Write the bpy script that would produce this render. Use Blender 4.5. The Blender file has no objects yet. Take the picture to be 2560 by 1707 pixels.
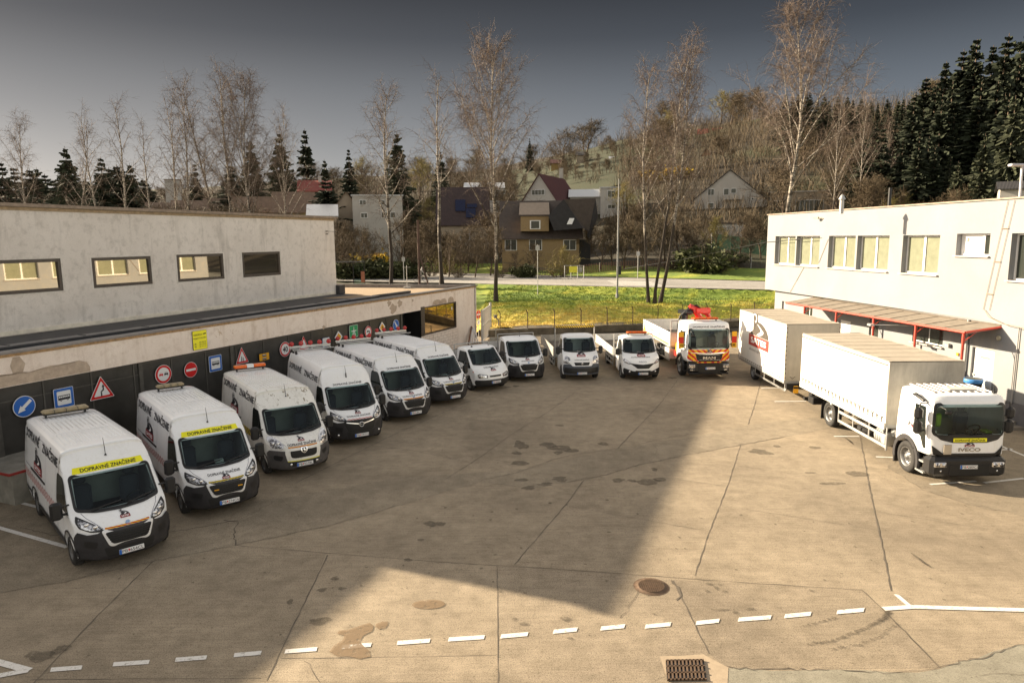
import bpy, bmesh, math, random
import numpy as np
from math import sin, cos, pi, radians, hypot, atan2
from mathutils import Vector, Matrix
random.seed(7)
S = bpy.context.scene
COL = S.collection
# ------------------------------------------------------------------ camera
CH, CF, CT, CR = 7.446, 1722.0, radians(8.534), radians(-0.436)
cam_d = bpy.data.cameras.new('camera'); cam = bpy.data.objects.new('camera', cam_d); COL.objects.link(cam)
cam_d.sensor_width = 36.0; cam_d.lens = CF/2560*36.0; cam_d.clip_end = 3000; cam_d.clip_start = .1
cam.matrix_world = Matrix.Translation((0, 0, CH)) @ Matrix.Rotation(pi/2-CT, 4, 'X') @ Matrix.Rotation(CR, 4, 'Z')
S.camera = cam
# ------------------------------------------------------------------ sky + sun
SUN_AZ, SUN_EL = radians(27), radians(20)      # shadows run to +X, slightly towards the camera
sun_dir = Vector((-cos(SUN_AZ)*cos(SUN_EL), sin(SUN_AZ)*cos(SUN_EL), sin(SUN_EL)))
w = bpy.data.worlds.new('World'); S.world = w; w.use_nodes = True
nt = w.node_tree; nt.nodes.clear()
out = nt.nodes.new('ShaderNodeOutputWorld'); bg = nt.nodes.new('ShaderNodeBackground')
sky = nt.nodes.new('ShaderNodeTexSky'); sky.sky_type = 'NISHITA'; sky.sun_disc = False
sky.sun_elevation = SUN_EL; sky.sun_rotation = atan2(sun_dir.x, sun_dir.y); sky.air_density = 1.0; sky.dust_density = 1.4; sky.ozone_density = 1.0
# low sky ahead darkened to mimic a graduated filter; higher up stays bright
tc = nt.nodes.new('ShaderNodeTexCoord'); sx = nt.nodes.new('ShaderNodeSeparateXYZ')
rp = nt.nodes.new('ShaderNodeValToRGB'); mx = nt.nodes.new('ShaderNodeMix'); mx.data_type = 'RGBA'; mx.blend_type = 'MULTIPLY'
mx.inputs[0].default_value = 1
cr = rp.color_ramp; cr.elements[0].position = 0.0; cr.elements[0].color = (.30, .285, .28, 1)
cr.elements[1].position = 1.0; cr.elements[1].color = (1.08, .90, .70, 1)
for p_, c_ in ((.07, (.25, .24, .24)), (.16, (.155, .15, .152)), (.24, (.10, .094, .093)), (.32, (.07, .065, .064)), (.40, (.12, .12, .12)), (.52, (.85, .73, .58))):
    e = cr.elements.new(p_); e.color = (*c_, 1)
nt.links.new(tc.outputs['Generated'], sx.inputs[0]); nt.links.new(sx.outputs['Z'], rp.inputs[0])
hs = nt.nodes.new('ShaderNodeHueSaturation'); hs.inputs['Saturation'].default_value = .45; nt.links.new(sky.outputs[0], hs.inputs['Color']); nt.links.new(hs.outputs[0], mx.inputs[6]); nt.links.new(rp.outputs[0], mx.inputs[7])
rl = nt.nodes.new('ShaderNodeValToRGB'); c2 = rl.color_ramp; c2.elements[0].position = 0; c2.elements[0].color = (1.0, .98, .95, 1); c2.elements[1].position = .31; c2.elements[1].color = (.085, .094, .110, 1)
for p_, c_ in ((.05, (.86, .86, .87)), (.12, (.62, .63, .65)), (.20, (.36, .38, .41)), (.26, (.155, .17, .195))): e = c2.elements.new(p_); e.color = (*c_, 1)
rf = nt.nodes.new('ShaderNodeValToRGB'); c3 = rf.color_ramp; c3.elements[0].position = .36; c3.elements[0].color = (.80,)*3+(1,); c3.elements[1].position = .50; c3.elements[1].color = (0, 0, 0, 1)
m2 = nt.nodes.new('ShaderNodeMix'); m2.data_type = 'RGBA'; nt.links.new(sx.outputs['Z'], rl.inputs[0]); xr_ = nt.nodes.new('ShaderNodeMapRange'); xr_.inputs[1].default_value = -.45; xr_.inputs[2].default_value = .45; nt.links.new(sx.outputs['X'], xr_.inputs[0]); xc = nt.nodes.new('ShaderNodeMix'); xc.data_type = 'RGBA'; nt.links.new(xr_.outputs[0], xc.inputs[0]); xc.inputs[6].default_value = (1.0, .95, .90, 1); xc.inputs[7].default_value = (.68, .76, .84, 1); xm = nt.nodes.new('ShaderNodeMix'); xm.data_type = 'RGBA'; xm.blend_type = 'MULTIPLY'; xm.inputs[0].default_value = 1; nt.links.new(rl.outputs[0], xm.inputs[6]); nt.links.new(xc.outputs[2], xm.inputs[7]); nt.links.new(sx.outputs['Z'], rf.inputs[0]); mk_ = nt.nodes.new('ShaderNodeMapRange'); mk_.inputs[1].default_value = .30; mk_.inputs[2].default_value = .62; nt.links.new(sx.outputs['Y'], mk_.inputs[0])   # darkening added ahead only; sky elsewhere kept bright to light the walls
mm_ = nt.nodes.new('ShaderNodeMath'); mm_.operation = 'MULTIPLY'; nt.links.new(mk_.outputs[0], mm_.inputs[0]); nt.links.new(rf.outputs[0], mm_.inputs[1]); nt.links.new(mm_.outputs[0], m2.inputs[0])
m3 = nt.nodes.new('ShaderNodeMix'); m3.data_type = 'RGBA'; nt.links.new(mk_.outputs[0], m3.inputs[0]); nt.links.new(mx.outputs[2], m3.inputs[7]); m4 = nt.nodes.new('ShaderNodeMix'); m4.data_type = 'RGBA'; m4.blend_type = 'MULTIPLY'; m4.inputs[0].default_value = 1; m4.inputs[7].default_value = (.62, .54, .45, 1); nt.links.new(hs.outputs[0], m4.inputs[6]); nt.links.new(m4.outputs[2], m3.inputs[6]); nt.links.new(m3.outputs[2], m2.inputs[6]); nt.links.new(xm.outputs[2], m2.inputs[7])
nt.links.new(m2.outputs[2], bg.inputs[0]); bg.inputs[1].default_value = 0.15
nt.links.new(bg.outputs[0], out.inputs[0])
sun_d = bpy.data.lights.new('sun', 'SUN'); sun_d.energy = 5.0; sun_d.angle = radians(.55); sun_d.color = (1.0, .83, .60)
sun = bpy.data.objects.new('sun', sun_d); COL.objects.link(sun); sun.rotation_euler = sun_dir.to_track_quat('Z', 'Y').to_euler()
S.view_settings.view_transform = 'Standard'; S.view_settings.look = 'None'; S.view_settings.exposure = 1.72; S.view_settings.gamma = 1
# ------------------------------------------------------------------ picture measurements -> world points (photo is 2560 wide)
def ray(x, y):
    u, v = x-1280, y-853.5
    a = (u*cos(CR)+v*sin(CR))/CF; b = (u*sin(CR)-v*cos(CR))/CF
    return np.array([a, cos(CT)+b*sin(CT), -sin(CT)+b*cos(CT)])
def G(x, y, z=0.):
    d = ray(x, y); t = (z-CH)/d[2]; return np.array([0, 0, CH])+t*d
def atY(x, y, Y):
    d = ray(x, y); return np.array([0, 0, CH])+Y/d[1]*d
# ------------------------------------------------------------------ tagging
def tag(o, label=None, cat=None, group=None, kind=None):
    if label: o['label'] = label
    if cat: o['category'] = cat
    if group: o['group'] = group
    if kind: o['kind'] = kind
    return o
def empty(name, loc=(0, 0, 0), rz=0, label=None, cat=None, group=None):
    o = bpy.data.objects.new(name, None); COL.objects.link(o); o.location = loc; o.rotation_euler = (0, 0, rz); o.empty_display_size = .3
    return tag(o, label, cat, group)
class MB:
    def __init__(s): s.v = []; s.f = []; s.mi = []; s.sm = []
    def add(s, v, f, mi=0, smooth=False):
        o = len(s.v); s.v += [tuple(map(float, p)) for p in v]
        for q in f: s.f.append([o+i for i in q]); s.mi.append(mi); s.sm.append(smooth)
        return s
    def box(s, c, d, rz=0, mi=0, bev=0):
        x, y, z = d[0]/2, d[1]/2, d[2]/2
        if bev:
            b = min(bev, x*.9, y*.9, z*.9); P = []
            for zz, k in ((-z, b), (-z+b, 0), (z-b, 0), (z, b)):
                X, Y = x-k, y-k; q = b if k == 0 else b*.6
                P += [(X-q, -Y, zz), (X, -Y+q, zz), (X, Y-q, zz), (X-q, Y, zz), (-X+q, Y, zz), (-X, Y-q, zz), (-X, -Y+q, zz), (-X+q, -Y, zz)]
            F = [[7, 6, 5, 4, 3, 2, 1, 0], [24+i for i in range(8)]]
            for r in range(3):
                for i in range(8): F.append([r*8+i, r*8+(i+1) % 8, r*8+8+(i+1) % 8, r*8+8+i])
        else:
            P = [(i*x, j*y, k*z) for k in (-1, 1) for j in (-1, 1) for i in (-1, 1)]
            F = [[0, 2, 3, 1], [4, 5, 7, 6], [0, 1, 5, 4], [2, 6, 7, 3], [0, 4, 6, 2], [1, 3, 7, 5]]
        ca, sa = cos(rz), sin(rz)
        return s.add([(c[0]+p[0]*ca-p[1]*sa, c[1]+p[0]*sa+p[1]*ca, c[2]+p[2]) for p in P], F, mi)
    def tube(s, pts, r, n=6, mi=0, cap=True, smooth=True):
        pts = [Vector(p) for p in pts]; R = r if hasattr(r, '__len__') else [r]*len(pts); V = []; F = []
        up = None
        for i, p in enumerate(pts):
            t = (pts[min(i+1, len(pts)-1)]-pts[max(i-1, 0)])
            t = t.normalized() if t.length > 1e-9 else Vector((0, 0, 1))
            if up is None: up = Vector((0, 0, 1)) if abs(t.z) < .9 else Vector((1, 0, 0))
            a = t.cross(up); a = a.normalized() if a.length > 1e-6 else Vector((1, 0, 0)); b = a.cross(t).normalized(); up = b
            for k in range(n):
                q = 2*pi*k/n; V.append(p+a*(cos(q)*R[i])+b*(sin(q)*R[i]))
        for i in range(len(pts)-1):
            for k in range(n): F.append([i*n+k, i*n+(k+1) % n, (i+1)*n+(k+1) % n, (i+1)*n+k])
        s.add(V, F, mi, smooth)
        if cap: s.add(V[:n], [list(range(n))[::-1]], mi); s.add(V[-n:], [list(range(n))], mi)
        return s
    def lathe(s, prof, c=(0, 0, 0), axis='Z', n=24, mi=0, smooth=True, sc=(1, 1)):
        V = []; F = []
        for r, h in prof:
            for k in range(n):
                q = 2*pi*k/n; a, b = cos(q)*r*sc[0], sin(q)*r*sc[1]
                V.append({'Z': (c[0]+a, c[1]+b, c[2]+h), 'Y': (c[0]+a, c[1]+h, c[2]+b), 'X': (c[0]+h, c[1]+a, c[2]+b)}[axis])
        for i in range(len(prof)-1):
            for k in range(n): F.append([i*n+k, i*n+(k+1) % n, (i+1)*n+(k+1) % n, (i+1)*n+k])
        return s.add(V, F, mi, smooth)
    def prism(s, poly, mp, h0, h1, mi=0):
        n = len(poly); V = [mp(a, b, h0) for a, b in poly]+[mp(a, b, h1) for a, b in poly]
        return s.add(V, [list(range(n))[::-1], list(range(n, 2*n))]+[[i, (i+1) % n, n+(i+1) % n, n+i] for i in range(n)], mi)
    def build(s, name, mats, parent=None, loc=None, **kw):
        me = bpy.data.meshes.new(name); me.from_pydata(s.v, [], s.f)
        for m in (mats if isinstance(mats, (list, tuple)) else [mats]): me.materials.append(m)
        me.polygons.foreach_set('material_index', s.mi); me.polygons.foreach_set('use_smooth', s.sm)
        me.update()
        return link(name, me, parent, loc, **kw)
def link(name, me, parent=None, loc=None, rz=None, label=None, cat=None, group=None, kind=None):
    o = bpy.data.objects.new(name, me); COL.objects.link(o)
    if parent is not None: o.parent = parent
    if loc is not None: o.location = loc
    if rz is not None: o.rotation_euler = (0, 0, rz)
    return tag(o, label, cat, group, kind)
def copy_tree(o, parent=None):
    c = o.copy(); COL.objects.link(c)
    if parent is not None: c.parent = parent
    for ch in [x for x in o.children]: copy_tree(ch, c)
    return c
# ------------------------------------------------------------------ materials
MATS = {}
def nmat(name):
    m = bpy.data.materials.new(name); m.use_nodes = True; n = m.node_tree; n.nodes.clear()
    o = n.nodes.new('ShaderNodeOutputMaterial'); b = n.nodes.new('ShaderNodeBsdfPrincipled'); n.links.new(b.outputs[0], o.inputs[0])
    MATS[name] = m; return m, n, b
def N(n, t, **kw):
    x = n.nodes.new('ShaderNode'+t)
    for k, v in kw.items():
        if k.startswith('i_'): x.inputs[k[2:].replace('_', ' ')].default_value = v
        else: setattr(x, k, v)
    return x
def ramp(n, src, stops):
    r = N(n, 'ValToRGB'); c = r.color_ramp
    while len(c.elements) < len(stops): c.elements.new(.5)
    for e, (p, col) in zip(c.elements, stops): e.position = p; e.color = (*col, 1) if len(col) == 3 else (col[0],)*3+(1,)
    n.links.new(src, r.inputs[0]); return r.outputs[0]
def mixc(n, f, a, b, mode='MIX'):
    m = N(n, 'Mix', data_type='RGBA', blend_type=mode)
    for s_, i in ((f, 0), (a, 6), (b, 7)):
        if isinstance(s_, (float, int)): m.inputs[i].default_value = s_
        elif isinstance(s_, tuple): m.inputs[i].default_value = (*s_, 1)
        else: n.links.new(s_, m.inputs[i])
    return m.outputs[2]
def noise(n, scale, det=3, rough=.55, vec=None, dist=0):
    x = N(n, 'TexNoise'); x.inputs['Scale'].default_value = scale; x.inputs['Detail'].default_value = det; x.inputs['Roughness'].default_value = rough; x.inputs['Distortion'].default_value = dist
    if vec is not None: n.links.new(vec, x.inputs['Vector'])
    return x.outputs['Fac']
def coords(n, kind='Object', scale=(1, 1, 1), rot=(0, 0, 0)):
    t = N(n, 'TexCoord'); m = N(n, 'Mapping'); m.inputs['Scale'].default_value = scale; m.inputs['Rotation'].default_value = rot
    n.links.new(t.outputs[kind], m.inputs[0]); return m.outputs[0]
def bump(n, b, src, st, dist=.02):
    x = N(n, 'Bump'); x.inputs['Strength'].default_value = st; x.inputs['Distance'].default_value = dist
    n.links.new(src, x.inputs['Height']); n.links.new(x.outputs[0], b.inputs['Normal'])
def simple(name, col, rough=.6, metal=0, var=.12, vs=3, emit=0, coat=0, spec=None, bmp=0):
    m, n, b = nmat(name)
    b.inputs['Roughness'].default_value = rough; b.inputs['Metallic'].default_value = metal
    if coat: b.inputs['Coat Weight'].default_value = coat; b.inputs['Coat Roughness'].default_value = .08
    if spec is not None: b.inputs['Specular IOR Level'].default_value = spec
    if var:
        f = noise(n, vs, 5, .65, coords(n)); c = ramp(n, f, [(.3, tuple(x*(1-var) for x in col)), (.7, tuple(min(1, x*(1+var)) for x in col))])
        n.links.new(c, b.inputs['Base Color'])
        if bmp: bump(n, b, f, bmp)
    else: b.inputs['Base Color'].default_value = (*col, 1)
    return m
# vehicle paint: white with dust film and faint streaks
def paint(name, col, dirt=.25, rough=.32, peel=False):
    m, n, b = nmat(name); v = coords(n, 'Object'); f = noise(n, 2.2, 6, .7, v); g = noise(n, 14, 4, .7, coords(n, 'Object', (1, 1, .25)))
    d = mixc(n, .5, f, g); c = ramp(n, d, [(.32, tuple(x*(1-dirt*.55) for x in (col[0], col[1]*.985, col[2]*.95))), (.48, col)])
    if peel:
        t = N(n, 'TexCoord'); sp = N(n, 'SeparateXYZ'); n.links.new(t.outputs['Object'], sp.inputs[0])
        z = ramp(n, sp.outputs['Z'], [(.0, (0,)), (1., (1,))])
        pz = N(n, 'MapRange'); pz.inputs[1].default_value = 2.0; pz.inputs[2].default_value = 2.1; n.links.new(sp.outputs['Z'], pz.inputs[0])
        px = N(n, 'MapRange'); px.inputs[1].default_value = -1.15; px.inputs[2].default_value = -.95; n.links.new(sp.outputs['X'], px.inputs[0])
        k = ramp(n, noise(n, 4, 5, .65, coords(n, 'Object', (1, 1.6, 1))), [(.60, (0,)), (.62, (1,))])
        mu = N(n, 'Math', operation='MULTIPLY'); n.links.new(pz.outputs[0], mu.inputs[0]); n.links.new(px.outputs[0], mu.inputs[1])
        mk = N(n, 'Math', operation='MULTIPLY'); n.links.new(mu.outputs[0], mk.inputs[0]); n.links.new(k, mk.inputs[1])
        c = mixc(n, mk.outputs[0], c, (.30, .26, .20))
    n.links.new(c, b.inputs['Base Color']); b.inputs['Roughness'].default_value = rough
    b.inputs['Coat Weight'].default_value = .5; b.inputs['Coat Roughness'].default_value = .06
    r = ramp(n, f, [(.3, (rough+.25,)), (.7, (rough,))]); n.links.new(r, b.inputs['Roughness'])
    return m
WHITE = paint('white_paint', (.86, .87, .88), .15); WHITE_OLD = paint('worn_white_paint', (.80, .79, .75), .5, .45, True)
ROOFW = paint('dusty_roof_paint', (.84, .86, .88), .25, .5)
DGREY = simple('dark_grey_plastic', (.026, .025, .028), .55, var=.25, vs=6)
FADED = simple('faded_grey_plastic', (.075, .07, .07), .65, var=.2, vs=5)
BLACK = simple('black_plastic', (.012, .012, .013), .45, var=.2, vs=8)
BLACKM = simple('black_mesh', (.008, .008, .008), .6, var=.3, vs=30)
CHROME = simple('chrome_trim', (.75, .75, .76), .2, .9, var=0)
SILVER = simple('silver_metal', (.55, .55, .54), .4, .7, var=.15)
GALV = simple('galvanised_steel', (.42, .42, .41), .5, .5, var=.2)
ALU = simple('aluminium_board', (.60, .60, .58), .45, .35, var=.15, vs=2)
RUBBER = simple('tyre_rubber', (.022, .021, .02), .85, var=.35, vs=8)
RIM = simple('steel_rim', (.20, .20, .20), .45, .6, var=.25, vs=9)
RED = simple('red_paint', (.50, .02, .018), .4, var=.1); REDF = simple('faded_red_paint', (.52, .06, .035), .5, var=.2)
YEL = simple('signal_yellow', (.85, .80, .01), .4, var=.05); YELO = simple('orange_yellow', (.85, .42, .02), .4, var=.08)
ORANGE = simple('amber_lens', (.80, .14, .01), .22, var=.25, vs=12, coat=.6); REDL = simple('red_lens', (.38, .008, .008), .25, var=.1, coat=.3)
BLUE = simple('sign_blue', (.02, .13, .50), .35, var=.05); GREEN = simple('sign_green', (.01, .33, .12), .35, var=.05)
SIGNW = simple('sign_white', (.78, .78, .78), .4, var=.05); SRED = simple('sign_red', (.60, .008, .01), .35, var=.05)
INK = simple('black_lettering', (.012, .012, .02), .5, var=0); INKW = simple('white_lettering', (.8, .8, .8), .5, var=0); INKG = simple('grey_lettering', (.25, .25, .3), .5, var=0)
DRED = simple('maroon_marking', (.28, .01, .015), .45, var=.1); PBLUE = simple('pale_blue_emblem', (.28, .40, .60), .4, var=0)
DUSTY = simple('dusty_beacon', (.30, .24, .14), .5, var=.35, vs=12)
CLOTH = simple('seat_fabric', (.045, .05, .065), .9, var=.2); DASH = simple('dashboard_plastic', (.02, .02, .022), .7, var=.2)
VEST = simple('yellow_green_vest', (.40, .62, .06), .8, var=.2); PAPER = simple('paper', (.55, .62, .58), .8, var=.1)
def glassm(name, tint, refl=.10, rough=.02):
    m, n, b = nmat(name); n.nodes.remove(b); o = n.nodes['Material Output']
    t = N(n, 'BsdfTransparent'); t.inputs[0].default_value = (*tint, 1); g = N(n, 'BsdfGlossy'); g.inputs['Roughness'].default_value = rough; g.inputs['Color'].default_value = (.48, .53, .55, 1)
    lw = N(n, 'Fresnel'); lw.inputs[0].default_value = 1.5; ad = N(n, 'Math', operation='ADD'); ad.inputs[1].default_value = refl; n.links.new(lw.outputs[0], ad.inputs[0])
    mxs = N(n, 'MixShader'); n.links.new(ad.outputs[0], mxs.inputs[0]); n.links.new(t.outputs[0], mxs.inputs[1]); n.links.new(g.outputs[0], mxs.inputs[2]); n.links.new(mxs.outputs[0], o.inputs[0])
    return m
GLASS = glassm('windshield_glass', (.70, .80, .78), .01); DGLASS = simple('dark_side_glass', (.012, .016, .015), .06, var=0, spec=.7)
LENS = glassm('lamp_lens', (.9, .9, .9), .05, .03)
def reflector(name):
    m, n, b = nmat(name); f = noise(n, 16, 2, .5, coords(n)); c = ramp(n, f, [(.40, (.10, .10, .11)), (.5, (.5, .5, .52)), (.62, (.85, .85, .86))])
    n.links.new(c, b.inputs['Base Color']); b.inputs['Metallic'].default_value = .8; b.inputs['Roughness'].default_value = .18; return m
REFL = reflector('lamp_reflector')
def stripes(name, c1, c2, freq, ang, kind='Object', axes=(1, 1, 1)):
    m, n, b = nmat(name); t = N(n, 'TexCoord'); sp = N(n, 'SeparateXYZ'); n.links.new(t.outputs[kind], sp.inputs[0])
    s = None
    for ax, k in zip('XYZ', ang):
        if not k: continue
        q = N(n, 'Math', operation='MULTIPLY'); q.inputs[1].default_value = k*freq; n.links.new(sp.outputs[ax], q.inputs[0])
        if s is None: s = q
        else:
            a = N(n, 'Math', operation='ADD'); n.links.new(s.outputs[0], a.inputs[0]); n.links.new(q.outputs[0], a.inputs[1]); s = a
    fr = N(n, 'Math', operation='FRACT'); n.links.new(s.outputs[0], fr.inputs[0]); g = N(n, 'Math', operation='GREATER_THAN'); g.inputs[1].default_value = .5; n.links.new(fr.outputs[0], g.inputs[0])
    n.links.new(mixc(n, g.outputs[0], c1, c2), b.inputs['Base Color']); b.inputs['Roughness'].default_value = .4; return m
ST_SIDE = stripes('red_white_side_band', (.78, .76, .74), (.32, .012, .02), 3.6, (1, 0, 1.4))
ST_SIDEY = stripes('yellow_black_side_band', (.75, .55, .02), (.03, .03, .03), 3.6, (1, 0, 1.4))
ST_RY = stripes('red_yellow_hood_band', (.80, .48, .02), (.45, .02, .015), 9, (0, 1, 3)); ST_YB = stripes('yellow_black_hood_band', (.80, .62, .02), (.03, .03, .03), 11, (0, 1, 3))
ST_RW = stripes('red_white_hood_band', (.78, .76, .74), (.5, .02, .02), 8, (0, 1, 3)); ST_BAR = stripes('yellow_black_bar', (.95, .60, .02), (.02, .02, .02), 8, (0, 1, 1))
# ------------------------------------------------------------------ lettering
_tc = {}
def text_geo(s, bold=.0):
    k = (s, bold)
    if k in _tc: return _tc[k]
    cu = bpy.data.curves.new('t', 'FONT'); cu.body = s; cu.fill_mode = 'FRONT'; cu.offset = bold; cu.resolution_u = 3
    ob = bpy.data.objects.new('t', cu); COL.objects.link(ob); dg = bpy.context.evaluated_depsgraph_get(); dg.update()
    me = ob.evaluated_get(dg).to_mesh(); V = np.array([v.co[:2] for v in me.vertices]); F = [list(p.vertices) for p in me.polygons]
    ob.evaluated_get(dg).to_mesh_clear(); bpy.data.objects.remove(ob); bpy.data.curves.remove(cu)
    mn = V.min(0); mxx = V.max(0); V = (V-mn); _tc[k] = (V, F, mxx-mn); return _tc[k]
def put_text(mb, s, a0, b0, a1, h, mp, off, mi=0, bold=.012, flipa=False):
    """text spanning a0..a1 (reading direction) with total glyph height h from b0; mp(a,b,off)->point"""
    V, F, d = text_geo(s, bold)
    P = [mp(a0+(a1-a0)*x/d[0], b0+h*y/d[1], off) for x, y in V]
    mb.add(P, F, mi)
def simple_cached(name, col, **k): return MATS.get(name) or simple(name, col, **k)
# ------------------------------------------------------------------ vehicle body shells
def catmull(P, step):
    out = []; n = len(P)
    for i in range(n):
        p1, p2 = P[i], P[(i+1) % n]; p0 = P[i-1] if not p1[5] else p1; p3 = P[(i+2) % n] if not p2[5] else p2
        a0, a1, a2, a3 = [np.array(q[:5], float) for q in (p0, p1, p2, p3)]
        k = max(1, int(math.ceil(hypot(*(a2-a1)[:2])/step)))
        for j in range(k):
            t = j/k
            out.append(.5*((2*a1)+(-a0+a2)*t+(2*a0-5*a1+4*a2-a3)*t*t+(-a0+3*a1-3*a2+a3)*t**3))
    return np.array(out)
def arch(cx, cz, r, z0, n=9):
    a0 = math.asin(max(-1, min(1, (z0-cz)/r)))
    return [(cx+r*cos(a), cz+r*sin(a), 0, 0, 2, 1 if i in (0, n-1) else 0) for i, a in enumerate(np.linspace(a0, pi-a0, n))]
class Shell:
    def __init__(s, ctrl, hw, corex, corez, step=.07, ny=14, nr=7):
        s.P = catmull(ctrl, step); s.hw = hw; s.ny = ny; s.nr = nr; s.cx = corex; s.cz = corez
        s.W = np.array([hw(p[0]+p[2], p[1]+p[3]) for p in s.P])
        i0 = int(np.argmax(s.P[:, 1])); s.ri = i0
    def pt(s, i, u):
        X, Z, ex, ez, p = s.P[i]; k = abs(u)**p; return X+ex*k, u*s.W[i], Z+ez*k
    def front(s, y, z):
        """surface point seen from the front at lateral y and height z"""
        u = np.clip(np.abs(y)/s.W, 0, 1.0); k = u**s.P[:, 4]; X = s.P[:, 0]+s.P[:, 2]*k; Z = s.P[:, 1]+s.P[:, 3]*k
        best = None
        n = len(X)
        for i in range(n):
            j = (i+1) % n
            if (Z[i]-z)*(Z[j]-z) <= 0 and Z[i] != Z[j]:
                x = X[i]+(X[j]-X[i])*(z-Z[i])/(Z[j]-Z[i])
                if best is None or x > best: best = x
        return best if best is not None else float(X.max())
    def top(s, x, y):
        u = np.clip(np.abs(y)/s.W, 0, 1.0); k = u**s.P[:, 4]; X = s.P[:, 0]+s.P[:, 2]*k; Z = s.P[:, 1]+s.P[:, 3]*k
        best = None; n = len(X)
        for i in range(n):
            j = (i+1) % n
            if (X[i]-x)*(X[j]-x) <= 0 and X[i] != X[j]:
                z = Z[i]+(Z[j]-Z[i])*(x-X[i])/(X[j]-X[i])
                if best is None or z > best: best = z
        return best if best is not None else float(Z.max())
    def mfront(s, y, z, off=0.):
        x = s.front(y, z); e = .03
        if off:
            y2 = y*.985; dxz = (s.front(y2, z+e)-s.front(y2, z-e))/(2*e); dxy = (s.front(y2+e, z)-s.front(y2-e, z))/(2*e)
            dxz = max(-4, min(4, dxz)); dxy = max(-1.5, min(1.5, dxy)); n = Vector((1, -dxy, -dxz)).normalized(); return (x+n.x*off, y+n.y*off, z+n.z*off)
        return (x, y, z)
    def mtop(s, x, y, off=0.): return (x, y, s.top(x, y)+off)
    def mside(s, sg):
        return lambda x, z, off=0.: (x, sg*(s.hw(x, z)+off), z)
    def mesh(s, holes=None, matf=None):
        n = len(s.P); us = 1-(1-np.linspace(0, 1, s.ny))**1.5; rows = []; allu = list(-us[::-1])+list(us[1:])
        V = []; F = []
        for i in range(n):
            for u in allu: V.append(s.pt(i, u))
        m = len(allu)
        for i in range(n):
            j = (i+1) % n
            for k in range(m-1): F.append([i*m+k, j*m+k, j*m+k+1, i*m+k+1])
        for sg, kk in ((-1, 0), (1, m-1)):
            prev = [i*m+kk for i in range(n)]
            for r in range(1, s.nr+1):
                t = (r/s.nr); cur = []
                for i in range(n):
                    x0, _, z0 = s.pt(i, 1.); c = min(max(x0, s.cx[0]), s.cx[1]); x = x0+(c-x0)*t; z = z0+(s.cz-z0)*t
                    cur.append(len(V)); V.append((x, sg*s.hw(x, z), z))
                for i in range(n):
                    j = (i+1) % n; q = [prev[i], cur[i], cur[j], prev[j]]; F.append(q if sg < 0 else q[::-1])
                prev = cur
        Fo = []; MI = []
        for f in F:
            c = np.mean([V[i] for i in f], axis=0)
            if holes and holes(c): continue
            Fo.append(f); MI.append(matf(c) if matf else 0)
        return V, Fo, MI
def inpoly(x, y, poly):
    c = False; n = len(poly)
    for i in range(n):
        (x1, y1), (x2, y2) = poly[i], poly[i-1]
        if (y1 > y) != (y2 > y) and x < (x2-x1)*(y-y1)/(y2-y1)+x1: c = not c
    return c
def rounded(poly, r, n=3):
    out = []; m = len(poly)
    for i in range(m):
        p, a, b = [Vector(q) for q in (poly[i], poly[i-1], poly[(i+1) % m])]
        da, db = (a-p), (b-p); ra = min(r, da.length*.45); rb = min(r, db.length*.45); A = p+da.normalized()*ra; B = p+db.normalized()*rb
        for k in range(n+1):
            t = k/n; q = A*(1-t)**2+p*2*t*(1-t)+B*t*t; out.append((q.x, q.y))
    return out
def patch(mb, poly, mp, off, rows=10, cols=8, mi=0, swap=False, smooth=True):
    if swap:
        mp0 = mp; mp = lambda a, b, o: mp0(b, a, o); poly = [(b, a) for a, b in poly]; rows, cols = cols, rows
    """curved panel whose outline is poly in surface coordinates (a,b); one span per row"""
    bs = [p[1] for p in poly]; b0, b1 = min(bs), max(bs); e = (b1-b0)*1e-3
    R = sorted(set([round(x, 5) for x in np.linspace(b0+e, b1-e, rows)]+[round(min(max(b, b0+e), b1-e), 5) for b in bs]))
    R = [r for i, r in enumerate(R) if i == 0 or r-R[i-1] > (b1-b0)*.004]
    V = []; F = []; m = cols+1
    for b in R:
        xs = []
        for i in range(len(poly)):
            (x1, y1), (x2, y2) = poly[i-1], poly[i]
            if (y1 > b) != (y2 > b): xs.append(x1+(x2-x1)*(b-y1)/(y2-y1))
        if not xs: xs = [sum(p[0] for p in poly)/len(poly)]*2
        a0, a1 = min(xs), max(xs)
        for k in range(m): V.append(mp(a0+(a1-a0)*k/cols, b, off))
    nR = len(R)
    for i in range(nR-1):
        for k in range(cols): F.append([i*m+k, i*m+k+1, (i+1)*m+k+1, (i+1)*m+k])
    mb.add(V, F, mi, smooth)
    return mb
def quadstrip(mb, A, B, mp, off, n=12, mi=0):
    """ribbon between two polylines A and B of surface coordinates"""
    def rs(L, t):
        k = t*(len(L)-1); i = min(int(k), len(L)-2); f = k-i; return (L[i][0]*(1-f)+L[i+1][0]*f, L[i][1]*(1-f)+L[i+1][1]*f)
    V = []
    for j in range(n+1): t = j/n; V += [mp(*rs(A, t), off), mp(*rs(B, t), off)]
    mb.add(V, [[2*j, 2*j+1, 2*j+3, 2*j+2] for j in range(n)], mi, True)
_wheel = {}
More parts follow.
